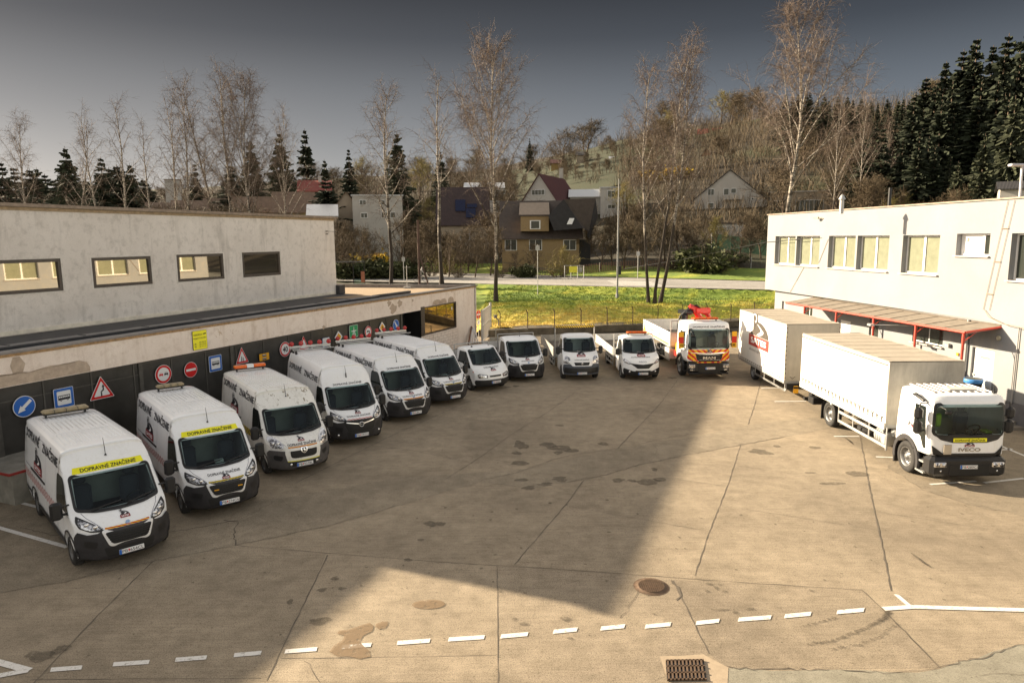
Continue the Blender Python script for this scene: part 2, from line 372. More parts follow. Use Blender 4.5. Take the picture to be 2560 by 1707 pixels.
def wheel(parent, x, y, r=.35, w=.24, name='wheel', dual=False, truck=False, rimc=None):
    k = (r, w, dual, truck); sg = 1 if y > 0 else -1
    if k not in _wheel:
        t = MB(); rr = r*.62; t.lathe([(rr, -w/2), (r*.93, -w/2), (r*.985, -w*.38), (r, -w*.2), (r, w*.2), (r*.985, w*.38), (r*.93, w/2), (rr, w/2), (rr*.98, w*.3), (rr*.98, -w*.3), (rr, -w/2)], axis='Y', n=36)
        for q in range(36 if not truck else 44):
            a = 2*pi*q/(36 if not truck else 44); t.box((cos(a)*(r+.001), 0, sin(a)*(r+.001)), (.014, w*.7, .014))
        i = MB()
        if truck:
            i.lathe([(rr, w*.5), (rr*.93, w*.5), (rr*.90, w*.15), (rr*.78, -w*.0), (rr*.55, w*.12), (rr*.42, w*.34), (rr*.28, w*.36), (rr*.26, w*.48), (0.001, w*.49)], axis='Y', n=28)
            for q in range(10):
                a = 2*pi*q/10; i.lathe([(.016, 0), (.016, .045), (0.001, .05)], c=(cos(a)*rr*.48, w*.2, sin(a)*rr*.48), axis='Y', n=6)
                i.lathe([(.03, 0), (.001, .002)], c=(cos(a+.3)*rr*.70, w*.07, sin(a+.3)*rr*.70), axis='Y', n=8, mi=1)
        else:
            i.lathe([(rr, w*.48), (rr*.92, w*.48), (rr*.86, w*.22), (rr*.6, w*.30), (rr*.38, w*.40), (rr*.2, w*.44), (0.001, w*.44)], axis='Y', n=24)
            for q in range(8):
                a = 2*pi*q/8; i.lathe([(.028, 0), (.001, .004)], c=(cos(a)*rr*.74, w*.27, sin(a)*rr*.74), axis='Y', n=8, mi=1)
        to = t.build('tyre_proto', RUBBER); io = i.build('rim_proto', [RIM, BLACK]); _wheel[k] = (to.data, io.data); bpy.data.objects.remove(to); bpy.data.objects.remove(io)
    wt = link(name, _wheel[k][0], parent, (x, y, r)); ri = link('rim', _wheel[k][1], wt)
    if sg < 0: wt.rotation_euler = (0, 0, pi)
    return wt
def logo(mb, mp, a0, b0, wd, off, m0=0, small=False):
    """company mark: dark hill with road and round figure above a red name bar; mats m0 red, m0+1 white, m0+2 black. a0 may run either way via wd sign"""
    h = abs(wd)*.17; q = lambda a, b: (a0+wd*a, b0+abs(wd)*b*.50)
    R_ = [(-.02, -.04), (1.02, -.04), (1.02, .37), (-.02, .37)]
    mb.add([mp(*q(a, b), off) for a, b in R_], [[0, 1, 2, 3]], m0)
    put_text(mb, 'SATES', q(.10, 0)[0], b0+h*.2, q(.90, 0)[0], h*.66, mp, off+.004, m0+1, .03)
    hill = [(1, .38), (.97, .54), (.89, .68), (.77, .80), (.62, .88), (.47, .92), (.36, .86), (.27, .72), (.18, .55), (.04, .42), (.0, .38)]
    mb.add([mp(*q(a, b), off) for a, b in [(.5, .38)]+hill], [[0, i, i+1] for i in range(1, len(hill))], m0+2)
    rd = [((.40, .42), (.58, .42)), ((.52, .52), (.72, .52)), ((.62, .60), (.75, .60)), ((.56, .70), (.63, .69)), ((.40, .83), (.44, .82))]
    for (l0, r0), (l1, r1) in zip(rd, rd[1:]): mb.add([mp(*q(*p), off+.004) for p in (l0, r0, r1, l1)], [[0, 1, 2, 3]], m0+1)
    for rr, mi, o in ((.15, m0+2, .0), (.12, m0+1, .002), (.085, m0+2, .004)):
        c = [(.27+rr*cos(t), 1.02+rr*1.5*sin(t)) for t in np.linspace(0, 2*pi, 15)[:-1]]
        mb.add([mp(*q(*p), off+.003+o) for p in c], [list(range(14))], mi)
    mb.add([mp(*q(*p), off+.008) for p in ((.20, .60), (.29, .60), (.31, 1.0), (.24, 1.0))], [[0, 1, 2, 3]], m0+2)
def plate(parent, x, z, txt, yc=0, fm=None, w_=.52, h=.112):
    mb = MB(); mb.box((x, yc, z), (.016, w_, h), bev=.004)
    o = mb.build('number_plate', SIGNW, parent)
    m2 = MB(); f = lambda a, b, off: (x+.008+off, yc+a, z+b)
    m2.add([f(a, b, .003) for a, b in ((-w_/2, -h/2), (-w_/2+.05, -h/2), (-w_/2+.05, h/2), (-w_/2, h/2))], [[0, 1, 2, 3]], 1)
    put_text(m2, txt[:2], -.20, -.036, -.085, .072, f, .003, 0, .0); put_text(m2, txt[2:], -.035, -.036, .245, .072, f, .003, 0, .0)
    m2.add([f(a, b, .003) for a, b in ((-.075, .03), (-.075, -.005), (-.06, -.03), (-.045, -.005), (-.045, .03))], [[0, 1, 2, 3, 4]], 2)
    m2.build('plate_lettering', [INK, BLUE, SRED], o); return o
def mirror(parent, x, y, z, h=.40, w_=.24, arm=.16, two=True):
    sg = 1 if y > 0 else -1; mb = MB()
    mb.box((x, y+sg*(arm+w_/2), z), (.15, w_, h), bev=.05); mb.tube([(x-.02, y-sg*.04, z-h*.28), (x, y+sg*(arm+.03), z-h*.25)], .032, 8)
    if two: mb.tube([(x-.02, y-sg*.04, z+h*.2), (x, y+sg*(arm+.03), z+h*.2)], .022, 6)
    o = mb.build('door_mirror', BLACK, parent); g = MB(); g.box((x-.082, y+sg*(arm+w_/2), z), (.01, w_*.8, h*.82), bev=.004); g.build('mirror_glass', CHROME, o); return o
def seats(parent, x, z, ys=(-.5, .5), h=.75, s=1):
    for y in ys:
        mb = MB(); mb.box((x+.2, y, z+.1), (.5, .46, .16), bev=.06); mb.box((x-.06, y, z+.1+h*.45), (.16, .46, h*.8), bev=.07); mb.box((x-.07, y, z+.12+h*.98), (.11, .26, .2), bev=.05)
        mb.build('seat', CLOTH, parent)
def steering(parent, x, y, z, r=.21, tilt=.6):
    mb = MB(); pts = [(x+cos(a)*r*sin(tilt)*1., y+sin(a)*r, z+cos(a)*r*cos(tilt)) for a in np.linspace(0, 2*pi, 17)]; mb.tube(pts, .017, 6, cap=False)
    mb.tube([(x, y-r, z), (x+.03, y, z-.02), (x, y+r, z)], .018, 5); mb.tube([(x, y, z), (x+.3, y, z-.25)], .03, 6); mb.build('steering_wheel', BLACK, parent)
def antenna(parent, x, z, h=.42, y=0, fat=False):
    mb = MB(); mb.lathe([(.028, 0), (.022, .03), (.004, .045)], c=(x, y, z), n=8); mb.tube([(x, y, z+.03), (x-.03, y, z+.03+h*.35), (x-.12, y, z+h)], [.012 if fat else .007, .010, .004], 5)
    if fat: mb.tube([(x, y, z+.03), (x-.02, y, z+.16)], .022, 7)
    mb.build('antenna', BLACK, parent)
def lightbar(parent, x, z, w_, mats, name='beacon_bar', dl=.26, h=.13, mid=True):
    mb = MB()
    for y in np.linspace(-w_*.42, w_*.42, 2): mb.box((x, y, z+.04), (.08, .05, .09), mi=1)
    mb.box((x, 0, z+.10), (dl*.9, w_*.96, .03), mi=1)
    if mid:
        mb.box((x, -w_*.30, z+.11+h/2), (dl, w_*.40, h), mi=0, bev=.03); mb.box((x, w_*.30, z+.11+h/2), (dl, w_*.40, h), mi=0, bev=.03); mb.box((x, 0, z+.115+h/2), (dl*.9, w_*.21, h), mi=2)
    else:
        mb.box((x, 0, z+.11+h/2), (dl, w_, h), mi=0, bev=.05)
        for k in (-.25, 0, .25): mb.box((x, w_*k, z+.11+h/2), (dl+.006, .012, h+.006), mi=1)
    return mb.build(name, mats, parent)
def hwf_boxer(X, z):
    a = 1.0 if z < .45 else 1.025
    if z > 1.2: a = 1.025-.085*((z-1.2)/.9)**1.15 if z < 2.1 else .94-.10*((z-2.1)/.42)**1.6
    if X > .05: a -= .30*(X-.05)**2
    if X < -4.9: a -= .02*((-4.9-X)/.5)
    return a
def boxer_ctrl(rear, roofz=2.52, cab=False, axr=-4.035, short=False):
    f = [(-.98, roofz-.005, 0, -.07, 7, 0), (-.78, roofz-.06, -.04, -.09, 5, 0), (-.56, roofz-.27, -.07, -.06, 4, 0), (-.30, 2.00 if roofz > 2.3 else 2.0, -.12, -.03, 3.2, 0),
         (-.03, 1.71, -.20, .0, 3.0, 0), (.24, 1.43, -.28, .03, 2.8, 0), (.47, 1.235, -.34, .06, 2.8, 0), (.66, 1.155, -.42, .05, 2.8, 0), (.86, 1.035, -.50, .05, 2.8, 0), (.965, .93, -.54, .02, 2.7, 0),
         (1.0, .75, -.56, 0, 2.7, 0), (1.0, .5, -.56, 0, 2.7, 0), (.985, .33, -.56, 0, 2.7, 0), (.90, .23, -.50, 0, 2.7, 1)]
    if cab: f = [(-.98, roofz-.005, 0, -.07, 6, 0), (-.62, roofz-.06, -.06, -.07, 5, 0)]+f[3:]
    b = [(.48, .26, 0, 0, 2, 1)]+arch(0, .37, .43, .30)+[(-.52, .28, 0, 0, 2, 1)]
    if cab: return [(-1.32, .34, 0, 0, 2, 1), (-1.34, 1.2, .02, 0, 6, 0), (-1.33, roofz-.15, .03, -.02, 6, 0), (-1.22, roofz-.02, 0, -.07, 6, 0)]+f+b
    return [(rear, .42, .02, 0, 6, 1), (rear-.02, .9, .03, 0, 6, 0), (rear+.02, 1.7, .04, 0, 7, 0), (rear+.10, roofz-.14, .04, -.02, 7, 0), (rear+.24, roofz-.02, .02, -.08, 7, 0), (-3.2, roofz+.01, 0, -.09, 7, 0)]+f+b+[(axr+.5, .28, 0, 0, 2, 1)]+arch(axr, .37, .41, .30)+[(axr-.48, .30, 0, 0, 2, 1)]
_shells = {}
def boxer(name, loc, yaw, label, cat='van', group='white work vans parked in a row', rear=-5.42, axr=-4.035, style='new', cab=False, roofz=2.52, old=False, plate_t='PB654CL', front_text='band', side='red', logo_side=True, hoodtext=True, hoodlogo=True, hoodband='ry', roofgear=None, ant=True, papers=0):
    root = empty(name, (loc[0], loc[1], 0), yaw, label, cat, group)
    key = (rear, cab, roofz)
    if key not in _shells: _shells[key] = Shell(boxer_ctrl(rear, roofz, cab, axr), hwf_boxer, ((-1.0 if cab else rear+.7), -.1), 1.12)
    sh = _shells[key]; mf = sh.mfront; mR = sh.mside(-1); mL = sh.mside(1)
    white = WHITE_OLD if old else WHITE
    ws = [(-.79, 1.99), (.79, 1.99), (.85, 1.93), (.875, 1.36), (.84, 1.305), (.5, 1.262), (0, 1.245), (-.5, 1.262), (-.84, 1.305), (-.875, 1.36), (-.85, 1.93)]
    hole = [(y*.955, 1.62+(z-1.62)*.90) for y, z in ws]
    V, F, MI = sh.mesh(holes=lambda c: c[0] > -.55 and c[2] > 1.2 and abs(c[1]) < .9 and inpoly(c[1], c[2], hole), matf=lambda c: 1 if c[2] < .345 else 0)
    MB_ = MB()
    for f_, mi_ in zip(F, MI): pass
    b = MB(); b.v = [tuple(map(float, p)) for p in V]; b.f = F; b.mi = MI; b.sm = [True]*len(F); body = b.build('body', [white, BLACK], root)
    # panel joints, sliding door, roof ribs
    j = MB()
    def seam(pts, mp, wd=.010, off=.002):
        n = 10; A = []; B = []
        for (a0, b0), (a1, b1) in zip(pts, pts[1:]):
            L = hypot(a1-a0, b1-b0) or 1; nx, ny = -(b1-b0)/L*wd/2, (a1-a0)/L*wd/2
            quadstrip(j, [(a0+nx, b0+ny), (a1+nx, b1+ny)], [(a0-nx, b0-ny), (a1-nx, b1-ny)], mp, off, max(2, int(L/.12)))
    for mp in (mR, mL):
        seam([(-1.12, .42), (-1.14, 2.0), (-1.05, 2.12), (-.45, 2.08), (-.1, 1.6)], mp); seam([(-.5, .5), (-.44, 1.15), (.2, 1.2)], mp)
        if not cab:
            seam([(-1.22, .42), (-1.22, 2.28), (-2.4, 2.30), (-2.4, .42)], mp); seam([(-2.5, 1.32), (rear+.3, 1.32)], mp, .03)
            seam([(-3.5, 2.32), (-2.5, 2.32)], mp); seam([(rear+.12, .6), (rear+.16, 2.25)], mp)
    seam([(-.80, 1.27), (-.74, 1.19), (-.62, 1.10), (-.50, .99)], mf, .012); seam([(.80, 1.27), (.74, 1.19), (.62, 1.10), (.50, .99)], mf, .012)
    j.build('panel_seams', INKG, body)
    if not cab:
        r = MB()
        for k in range(13):
            y = -.66+k*.11
            for x0, x1 in ((rear+.45, rear+1.35), (rear+1.5, -2.6), (-2.45, -1.35)):
                P = []
                for x in np.linspace(x0, x1, 6): P.append(x)
                for xa, xb in zip(P, P[1:]):
                    r.add([sh.mtop(xa, y-.016, .0), sh.mtop(xa, y+.016, .0), sh.mtop(xb, y+.016, .0), sh.mtop(xb, y-.016, .0), sh.mtop(xa, y-.008, .014), sh.mtop(xa, y+.008, .014), sh.mtop(xb, y+.008, .014), sh.mtop(xb, y-.008, .014)], [[4, 5, 6, 7], [0, 4, 7, 3], [1, 2, 6, 5], [0, 1, 5, 4], [3, 7, 6, 2]])
        for x in (rear+1.42, -2.52): r.add([sh.mtop(x-.03, y, .006) for y in np.linspace(-.74, .74, 9)]+[sh.mtop(x+.03, y, .006) for y in np.linspace(-.74, .74, 9)], [[i, i+1, i+10, i+9] for i in range(8)])
        for y in (-.76, .76): r.add([sh.mtop(x, y+dy, .010 if dy else .016) for x in np.linspace(rear+.4, -1.0, 14) for dy in (-.02, 0, .02)], [[i*3+k, i*3+k+1, i*3+k+4, i*3+k+3] for i in range(13) for k in (0, 1)])
        r.build('roof_ribs', ROOFW, body)
        s2 = MB()
        for k in range(13):
            y = -.62+k*.11
            for x0, x1 in ((rear+.45, rear+1.35), (rear+1.5, -2.7)): s2.add([sh.mtop(x, y+dy, .004) for x in np.linspace(x0, x1-(.5*((k*7) % 5)/5), 6) for dy in (-.011, .011)], [[i*2, i*2+1, i*2+3, i*2+2] for i in range(5)])
        s2.build('roof_dirt_lines', simple_cached('roof_dirt', (.52, .52, .52)) if not old and style != 'opel' and side == 'red' else ROOFW, body)
    # glazing
    g = MB(); patch(g, rounded(ws, .06), mf, .010, 14, 20); bo = g.build('windshield', GLASS, root)
    fr = MB(); n = len(ws); ring = rounded([(y*1.03, 1.62+(z-1.62)*1.05) for y, z in ws], .06); inn = rounded([(y*.965, 1.62+(z-1.62)*.93) for y, z in ws], .06)
    fr.add([mf(*p, .006) for p in ring]+[mf(*p, .013) for p in inn], [[i, (i+1) % len(ring), len(ring)+(i+1) % len(ring), len(ring)+i] for i in range(len(ring))]); fr.build('windshield_seal', BLACK, bo)
    ck = MB(); patch(ck, [(-.84, 1.29), (-.5, 1.24), (0, 1.222), (.5, 1.24), (.84, 1.29), (.85, 1.345), (.5, 1.30), (0, 1.285), (-.5, 1.30), (-.85, 1.345)], mf, .014, 3, 24, swap=True); ck.build('cowl', BLACK, root)
    for y0, y1 in ((-.62, .02), (.10, .74)):
        wi = MB(); wi.tube([mf(y0, 1.27, .03), mf((y0+y1)/2, 1.33, .03), mf(y1, 1.36, .03)], .012, 5); wi.tube([mf(y0+.05, 1.30, .035), mf(y1+.05, 1.375, .03)], .008, 4); wi.build('wiper', BLACK, root)
    for mp, sg in ((mR, -1), (mL, 1)):
        s = MB(); patch(s, rounded([(.20, 1.24), (-.06, 1.50), (-.30, 1.86), (-.44, 1.98), (-.98, 1.98), (-1.05, 1.90), (-1.07, 1.30), (-1.02, 1.24)], .05), mp, .006, 10, 6); wo = s.build('side_window', DGLASS, root)
        s = MB(); s.add([mp(-.32, 1.24, .012), mp(-.29, 1.24, .012), mp(-.36, 1.93, .012), mp(-.39, 1.93, .012)], [[0, 1, 2, 3]]); s.build('window_divider', BLACK, wo)
        d = MB(); d.box((-1.0, sg*(hwf_boxer(-1, 1.1)+.015), 1.08), (.2, .03, .05), bev=.01); d.build('door_handle', BLACK, root)
        mirror(root, .02, sg*1.0, 1.36, .42, .25, .10)
        a = MB()
        for cx_ in ((0,) if cab else (0, axr)):
            O = [(cx_+.50*cos(t), .37+.47*sin(t)) for t in np.linspace(-.1, pi+.1, 17)]; I = [(cx_+.425*cos(t), .37+.425*sin(t)) for t in np.linspace(-.1, pi+.1, 17)]
            quadstrip(a, O, I, mp, .016, 24)
        if not cab: quadstrip(a, [(-.5, .52), (axr+.5, .52)], [(-.5, .38), (axr+.5, .38)], mp, .014, 4); quadstrip(a, [(axr-.5, .62), (rear+.05, .62)], [(axr-.5, .42), (rear+.05, .42)], mp, .014, 4)
        a.build('wheel_arch_trim', DGREY if not old else FADED, root)
    # bumper
    bm = DGREY if not old else FADED
    up = .90
    B = MB(); bp = [(-.50, .955), (.50, .955), (.60, .90), (.78, .87), (.93, .92), (1.0, .80), (1.02, .6), (1.0, .40), (.90, .30), (.6, .27), (0, .25), (-.6, .27), (-.90, .30), (-1.0, .40), (-1.02, .6), (-1.0, .80), (-.93, .92), (-.78, .87), (-.60, .90)]
    if style == 'old': bp = [(-.52, .80), (.52, .80), (.56, .86), (.93, .88), (1.0, .80), (1.02, .6), (1.0, .40), (.90, .30), (.6, .27), (0, .25), (-.6, .27), (-.90, .30), (-1.0, .40), (-1.02, .6), (-1.0, .80), (-.93, .88), (-.56, .86)]
    patch(B, bp, mf, .022, 14, 44, swap=True); fb = B.build('front_bumper', bm, root)
    if style == 'new':
        c = MB(); O = rounded([(-.54, .955), (.54, .955), (.41, .575), (-.41, .575)], .07); I = rounded([(-.475, .905), (.475, .905), (.352, .635), (-.352, .635)], .06)
        k = len(O); c.add([mf(*p, .03) for p in O]+[mf(*p, .05) for p in I], [[i, (i+1) % k, k+(i+1) % k, k+i] for i in range(k)], 0, True); gr = c.build('grille_surround', SIGNW, root)
        m = MB(); patch(m, I, mf, .034, 10, 14); gm = m.build('grille', BLACKM, root)
        q = MB()
        for z in (.68, .73, .78, .83, .88): q.tube([mf(y, z, .045) for y in np.linspace(-.37-(z-.63)*.36, .37+(z-.63)*.36, 9)], .008, 4)
        q.build('grille_bars', BLACK, gm)
        if papers == 2:
            for y in (-.3, .3): q = MB(); q.box(mf(y, .78, .05), (.02, .12, .025)); q.build('strobe_light', YELO, gm)
    elif style == 'opel':
        m = MB(); patch(m, rounded([(-.60, .93), (.60, .93), (.46, .56), (-.46, .56)], .07), mf, .030, 10, 14); gm = m.build('grille', BLACKM, root)
        q = MB(); 
        for sg in (-1, 1): quadstrip(q, [(sg*.10, .84), (sg*.50, .90)], [(sg*.10, .80), (sg*.50, .875)], mf, .045, 6)
        x0 = sh.front(0, .80)
        pts = [(x0+.06, .085*cos(t), .80+.085*sin(t)) for t in np.linspace(0, 2*pi, 20)]; q.tube(pts, .014, 6, cap=False); q.tube([(x0+.06, -.09, .79), (x0+.06, -.0, .81), (x0+.06, 0, .79), (x0+.06, .09, .81)], .01, 5)
        q.build('grille_emblem', CHROME, gm)
    else:
        m = MB(); patch(m, rounded([(-.53, .93), (.53, .93), (.56, .80), (.50, .52), (-.50, .52), (-.56, .80)], .05), mf, .028, 10, 14); m.build('nose_panel', white, root)
        m = MB(); patch(m, rounded([(-.42, .86), (-.14, .82), (.14, .82), (.42, .86), (.40, .66), (.30, .62), (-.30, .62), (-.40, .66)], .05), mf, .036, 10, 14); gm = m.build('grille', BLACKM, root)
        q = MB(); patch(q, rounded([(-.11, .93), (.11, .93), (.09, .80), (0, .74), (-.09, .80)], .03), mf, .048, 6, 6); patch(q, rounded([(-.07, .91), (.07, .91), (.06, .81), (0, .77), (-.06, .81)], .03), mf, .052, 6, 6, mi=1)
        q.add([mf(y, z, .058) for y, z in ((-.03, .79), (.0, .84), (-.04, .88), (.0, .895), (.03, .87), (.045, .80), (.02, .83))], [[0, 1, 2, 3, 4, 6], [4, 5, 6]], 0); q.build('grille_emblem', [CHROME, BLACK], gm)
        q = MB(); quadstrip(q, [(-.50, .545), (.50, .545)], [(-.50, .525), (.50, .525)], mf, .036, 12); q.build('yellow_trim', YEL, root)
    li = MB(); patch(li, rounded([(-.52, .555), (.52, .555), (.46, .34), (-.46, .34)] if style != 'old' else [(-.46, .49), (.46, .49), (.44, .36), (-.44, .36)], .04), mf, .026, 5, 12); li.build('lower_intake', BLACK, fb)
    for sg in (-1, 1):
        fg = MB(); patch(fg, rounded([(sg*.60, .70), (sg*.84, .74), (sg*.84, .58), (sg*.66, .54)], .05) if sg > 0 else rounded([(-.84, .74), (-.60, .70), (-.66, .54), (-.84, .58)], .05), mf, .026, 6, 6); fg.build('fog_pod', BLACK, fb)
        if style == 'opel' or style == 'old':
            fl = MB(); fl.lathe([(.045, 0), (.035, .012), (.001, .014)], c=mf(sg*(.74 if style == 'opel' else .40), .42, .028), axis='X', n=12); fl.build('fog_lamp', CHROME, fb)
    plate(root, sh.front(0, .40)+.045, .405, plate_t)
    # headlights
    for sg in (-1, 1):
        hp = [(.475, .952), (.60, 1.06), (.78, 1.16), (.915, 1.235), (.945, 1.12), (.90, 1.0), (.72, .925), (.55, .925)] if style != 'old' else [(.62, .90), (.56, 1.02), (.62, 1.12), (.75, 1.22), (.90, 1.27), (.955, 1.18), (.95, 1.02), (.90, .91), (.76, .87)]
        hp = [(sg*a, b_) for a, b_ in hp]
        h1 = MB(); patch(h1, rounded(hp, .03), mf, .012, 10, 8); ho = h1.build('headlight', BLACK if style != 'old' else CHROME, root)
        cx_ = sum(p[0] for p in hp)/len(hp); cz_ = sum(p[1] for p in hp)/len(hp)
        h2 = MB(); patch(h2, rounded([(cx_+(a-cx_)*.80, cz_+(b_-cz_)*.72) for a, b_ in hp], .03), mf, .018, 8, 8); h2.build('lamp_reflector', REFL, ho)
        for ya in ((.62, .76) if style != 'old' else (.70, .82)):
            h3 = MB(); p = mf(sg*ya, 1.02 if ya < .7 else 1.07, .016); h3.lathe([(.055, .0), (.045, .02), (.02, .028), (.001, .03)], c=p, axis='X', n=12); h3.build('lamp_bulb', CHROME, ho)
    # interior
    it = MB(); it.box((-1.28, 0, 1.5), (.04, 1.7, 1.1)); it.build('bulkhead', simple_cached('cab_trim', (.20, .22, .20)), root)
    it = MB(); it.box((.22, 0, 1.08), (.55, 1.62, .26), bev=.08); it.box((.0, .42, 1.22), (.3, .42, .1), bev=.04); it.box((-.5, 0, .62), (1.4, 1.7, .1)); it.build('dashboard', DASH, root)
    seats(root, -.78, .78, (-.62, -.18, .52) if style == 'x' else (-.55, .52), .85); steering(root, -.18, .48, 1.22)
    mrr = MB(); mrr.box((-.36, 0, 1.93), (.08, .22, .09), bev=.03); mrr.build('interior_mirror', BLACK, root)
    if papers:
        p = MB(); z0 = 1.25
        if papers == 1: p.box((.16, -.42, 1.24), (.14, .30, .02)); p.box((.30, -.15, 1.30), (.1, .12, .02))
        if papers == 2: p.box((.10, .05, 1.30), (.12, .22, .08))
        if papers == 3: p.box((.12, -.45, 1.25), (.2, .28, .012), .3); p.box((.05, -.02, 1.27), (.16, .36, .012), -.3)
        p.build('papers_on_dashboard', PAPER, root)
    # wheels
    wheel(root, 0, -.90, .345, .23); wheel(root, 0, .90, .345, .23)
    if not cab: wheel(root, axr, -.90, .345, .23); wheel(root, axr, .90, .345, .23)
    ub = MB(); ub.box(((rear+.3)/2, 0, .52) if not cab else (-.3, 0, .55), ((abs(rear)-.4) if not cab else 1.9, 1.3, .3)); ub.build('underbody', BLACK, root)
    # markings
    if front_text:
        tm = MB()
        if front_text == 'band':
            quadstrip(tm, [(-.74, 2.135), (0, 2.155), (.74, 2.135)], [(-.77, 2.012), (0, 2.022), (.77, 2.012)], mf, .008, 20, mi=1)
            put_text(tm, 'DOPRAVNÉ ZNAČENIE', -.60, 2.034, .60, .10, mf, .016, 0, .012)
        else: put_text(tm, 'DOPRAVNÉ ZNAČENIE', -.55, 2.03, .55, .09, mf, .010, 0, .012)
        tm.build('roof_front_lettering', [INK, YEL], root)
    if not cab:
        for mp, d_, nm in ((mR, 1, 'side_lettering'), (mL, -1, 'side_lettering')):
            tm = MB(); a0, a1 = (rear+.40, -1.0) if d_ > 0 else (-1.0, rear+.40)
            mid = a0+(a1-a0)*.45; put_text(tm, 'DOPRAVNÉ', a0, 2.08, mid, .30, mp, .010, 0, .022); tm.build(nm, INK, root); tm = MB(); put_text(tm, 'ZNAČENIE', a0+(a1-a0)*.55, 2.08, a1, .30, mp, .010, 0, .022)
            tm.build(nm, INK, root)
            if logo_side:
                lm = MB(); logo(lm, mp, -3.85 if d_ > 0 else -2.85, 1.40, 1.0*d_, .010); put_text(lm, 'akciová spoločnosť', -3.85 if d_ > 0 else -2.85, 1.26, -2.85 if d_ > 0 else -3.85, .10, mp, .010, 3, 0)
                lm.build('company_logo', [DRED, INKW, INK, INKG], root)
            if side:
                sm = MB(); quadstrip(sm, [(rear+.1, 1.16), (-1.3, 1.16)], [(rear+.1, .93), (-1.3, .93)], mp, .007, 8); sm.build('side_band', ST_SIDE if side == 'red' else ST_SIDEY, root)
            rl = MB(); rl.box((-3.35, d_*-1*(hwf_boxer(-3, 1.3)+.012), 1.32), (1.8, .022, .05)); rl.build('door_rail', BLACK, root)
    hm = MB()
    if hoodtext == 1: put_text(hm, 'DOPRAVNÉ ZNAČENIE', -.43, 1.10, .43, .065, mf, .010, 2, .01)
    if hoodtext == 2: put_text(hm, 'DOPRAVNÉ ZNAČENIE', -.46, .985, .46, .085, mf, .010, 2, .015); 
    if hoodtext == 3: put_text(hm, 'DOPRAVNÉ ZNAČENIE', -.44, 1.045, .44, .06, mf, .010, 2, .01)
    if hoodtext == 4: put_text(hm, 'LÍNIOVÉ STAVBY', -.36, 1.06, .36, .06, mf, .010, 2, .01)
    lz = {0: 1.10, 1: 1.01, 2: 1.085, 3: 1.12, 4: 1.13}[int(hoodtext)]
    logo(hm, mf, -.10, lz, .20, .012, 0, True)
    if style == 'new': 
        zz = 1.0 if hoodtext != 1 else .975; hm.add([mf(y, zz+z, .012) for y, z in ((-.03, -.03), (-.055, .01), (-.02, .045), (.03, .05), (.06, .02), (.03, .01), (.05, -.03), (.01, -.01))], [[0, 1, 2, 7], [2, 3, 4, 5, 7], [5, 6, 7]], 3)
    hm.build('hood_lettering', [DRED, INKW, INK, PBLUE], root)
    if hoodband:
        bd = MB(); lo = .962 if style != 'old' else .935; quadstrip(bd, [(-.46, lo+.035), (.46, lo+.035)], [(-.46, lo), (.46, lo)], mf, .012, 14)
        bd.build('hood_band', {'ry': ST_RY, 'yb': ST_YB, 'rw': ST_RW, 'rY': ST_RY}[hoodband], root)
    if ant: antenna(root, sh.front(0, 2.28)-.0 if roofz > 2.3 and not cab else -.7, 2.28 if roofz > 2.3 and not cab else roofz, .42, 0, ant == 2)
    if roofgear == 'dusty':
        lightbar(root, rear+.62, roofz, 1.15, [DUSTY, BLACK, DUSTY], 'beacon_bar', .34, .10, False)
    if roofgear == 'dusty_small': lightbar(root, rear+.62, roofz, .85, [DUSTY, BLACK, DUSTY], 'beacon_bar', .30, .10, False)
    if roofgear == 'amber': lightbar(root, rear+.55, roofz, 1.15, [ORANGE, BLACK, SIGNW], 'beacon_bar', .24, .12)
    if roofgear in ('rack', 'rack2'):
        rk = MB()
        for x in (rear+.40, rear+.85):
            rk.tube([(x, -.88, roofz+.13), (x, .88, roofz+.13)], .02, 6)
            for y in (-.74, .74): rk.box((x, y, roofz+.02), (.10, .07, .14), mi=1)
        if roofgear == 'rack':
            for y in (-.8, 0, .8): rk.tube([(rear+.35, y, roofz+.13), (rear+.9, y, roofz+.13)], .016, 5)
        rko = rk.build('roof_rack', [SILVER, BLACK], root)
        x = rear+.40; bb = MB(); bb.box((x-.05, 0, roofz+.20), (.05, 1.78, .07)); bar = bb.build('lamp_bar', SILVER, rko if False else root)
        for y in np.linspace(-.80, .80, 5):
            lm = MB(); c = (x, y, roofz+.34); lm.lathe([(.001, -.09), (.05, -.08), (.095, -.03), (.105, .0), (.10, .03), (.07, .055), (.001, .065)], c=c, axis='X', n=16); lm.box((x-.05, y, roofz+.24), (.03, .04, .1), mi=1); lm.build('warning_lamp', [REDL, BLACK], bar)
    return root, sh
# ------------------------------------------------------------------ terrain
RN0, RN1 = G(850, 702, 2.5), G(1910, 724, 2.5); RF0, RF1 = G(850, 675, 2.5), G(1910, 703, 2.5)
def lineY(p, q, x): return p[1]+(q[1]-p[1])*(x-p[0])/(q[0]-p[0])
def yN(x): return lineY(RN0, RN1, x)
def yF(x): return lineY(RF0, RF1, x)
def yW(x): return 53.2+(x-3)*.23
RT = [(-1.2, 380, 470), (-.5, 380, 468), (-.25, 360, 445), (-.05, 350, 430), (.07, 300, 392), (.19, 280, 350), (.27, 260, 328), (.36, 240, 305), (.48, 225, 292), (.74, 200, 275), (1.3, 190, 270)]
def ridge(a):
    a = max(RT[0][0], min(RT[-1][0], a))
    for (a0, r0, p0), (a1, r1, p1) in zip(RT, RT[1:]):
        if a <= a1: t = (a-a0)/(a1-a0); r = r0+(r1-r0)*t; p = p0+(p1-p0)*t; return r, 7.45+(593-p)*r/1722
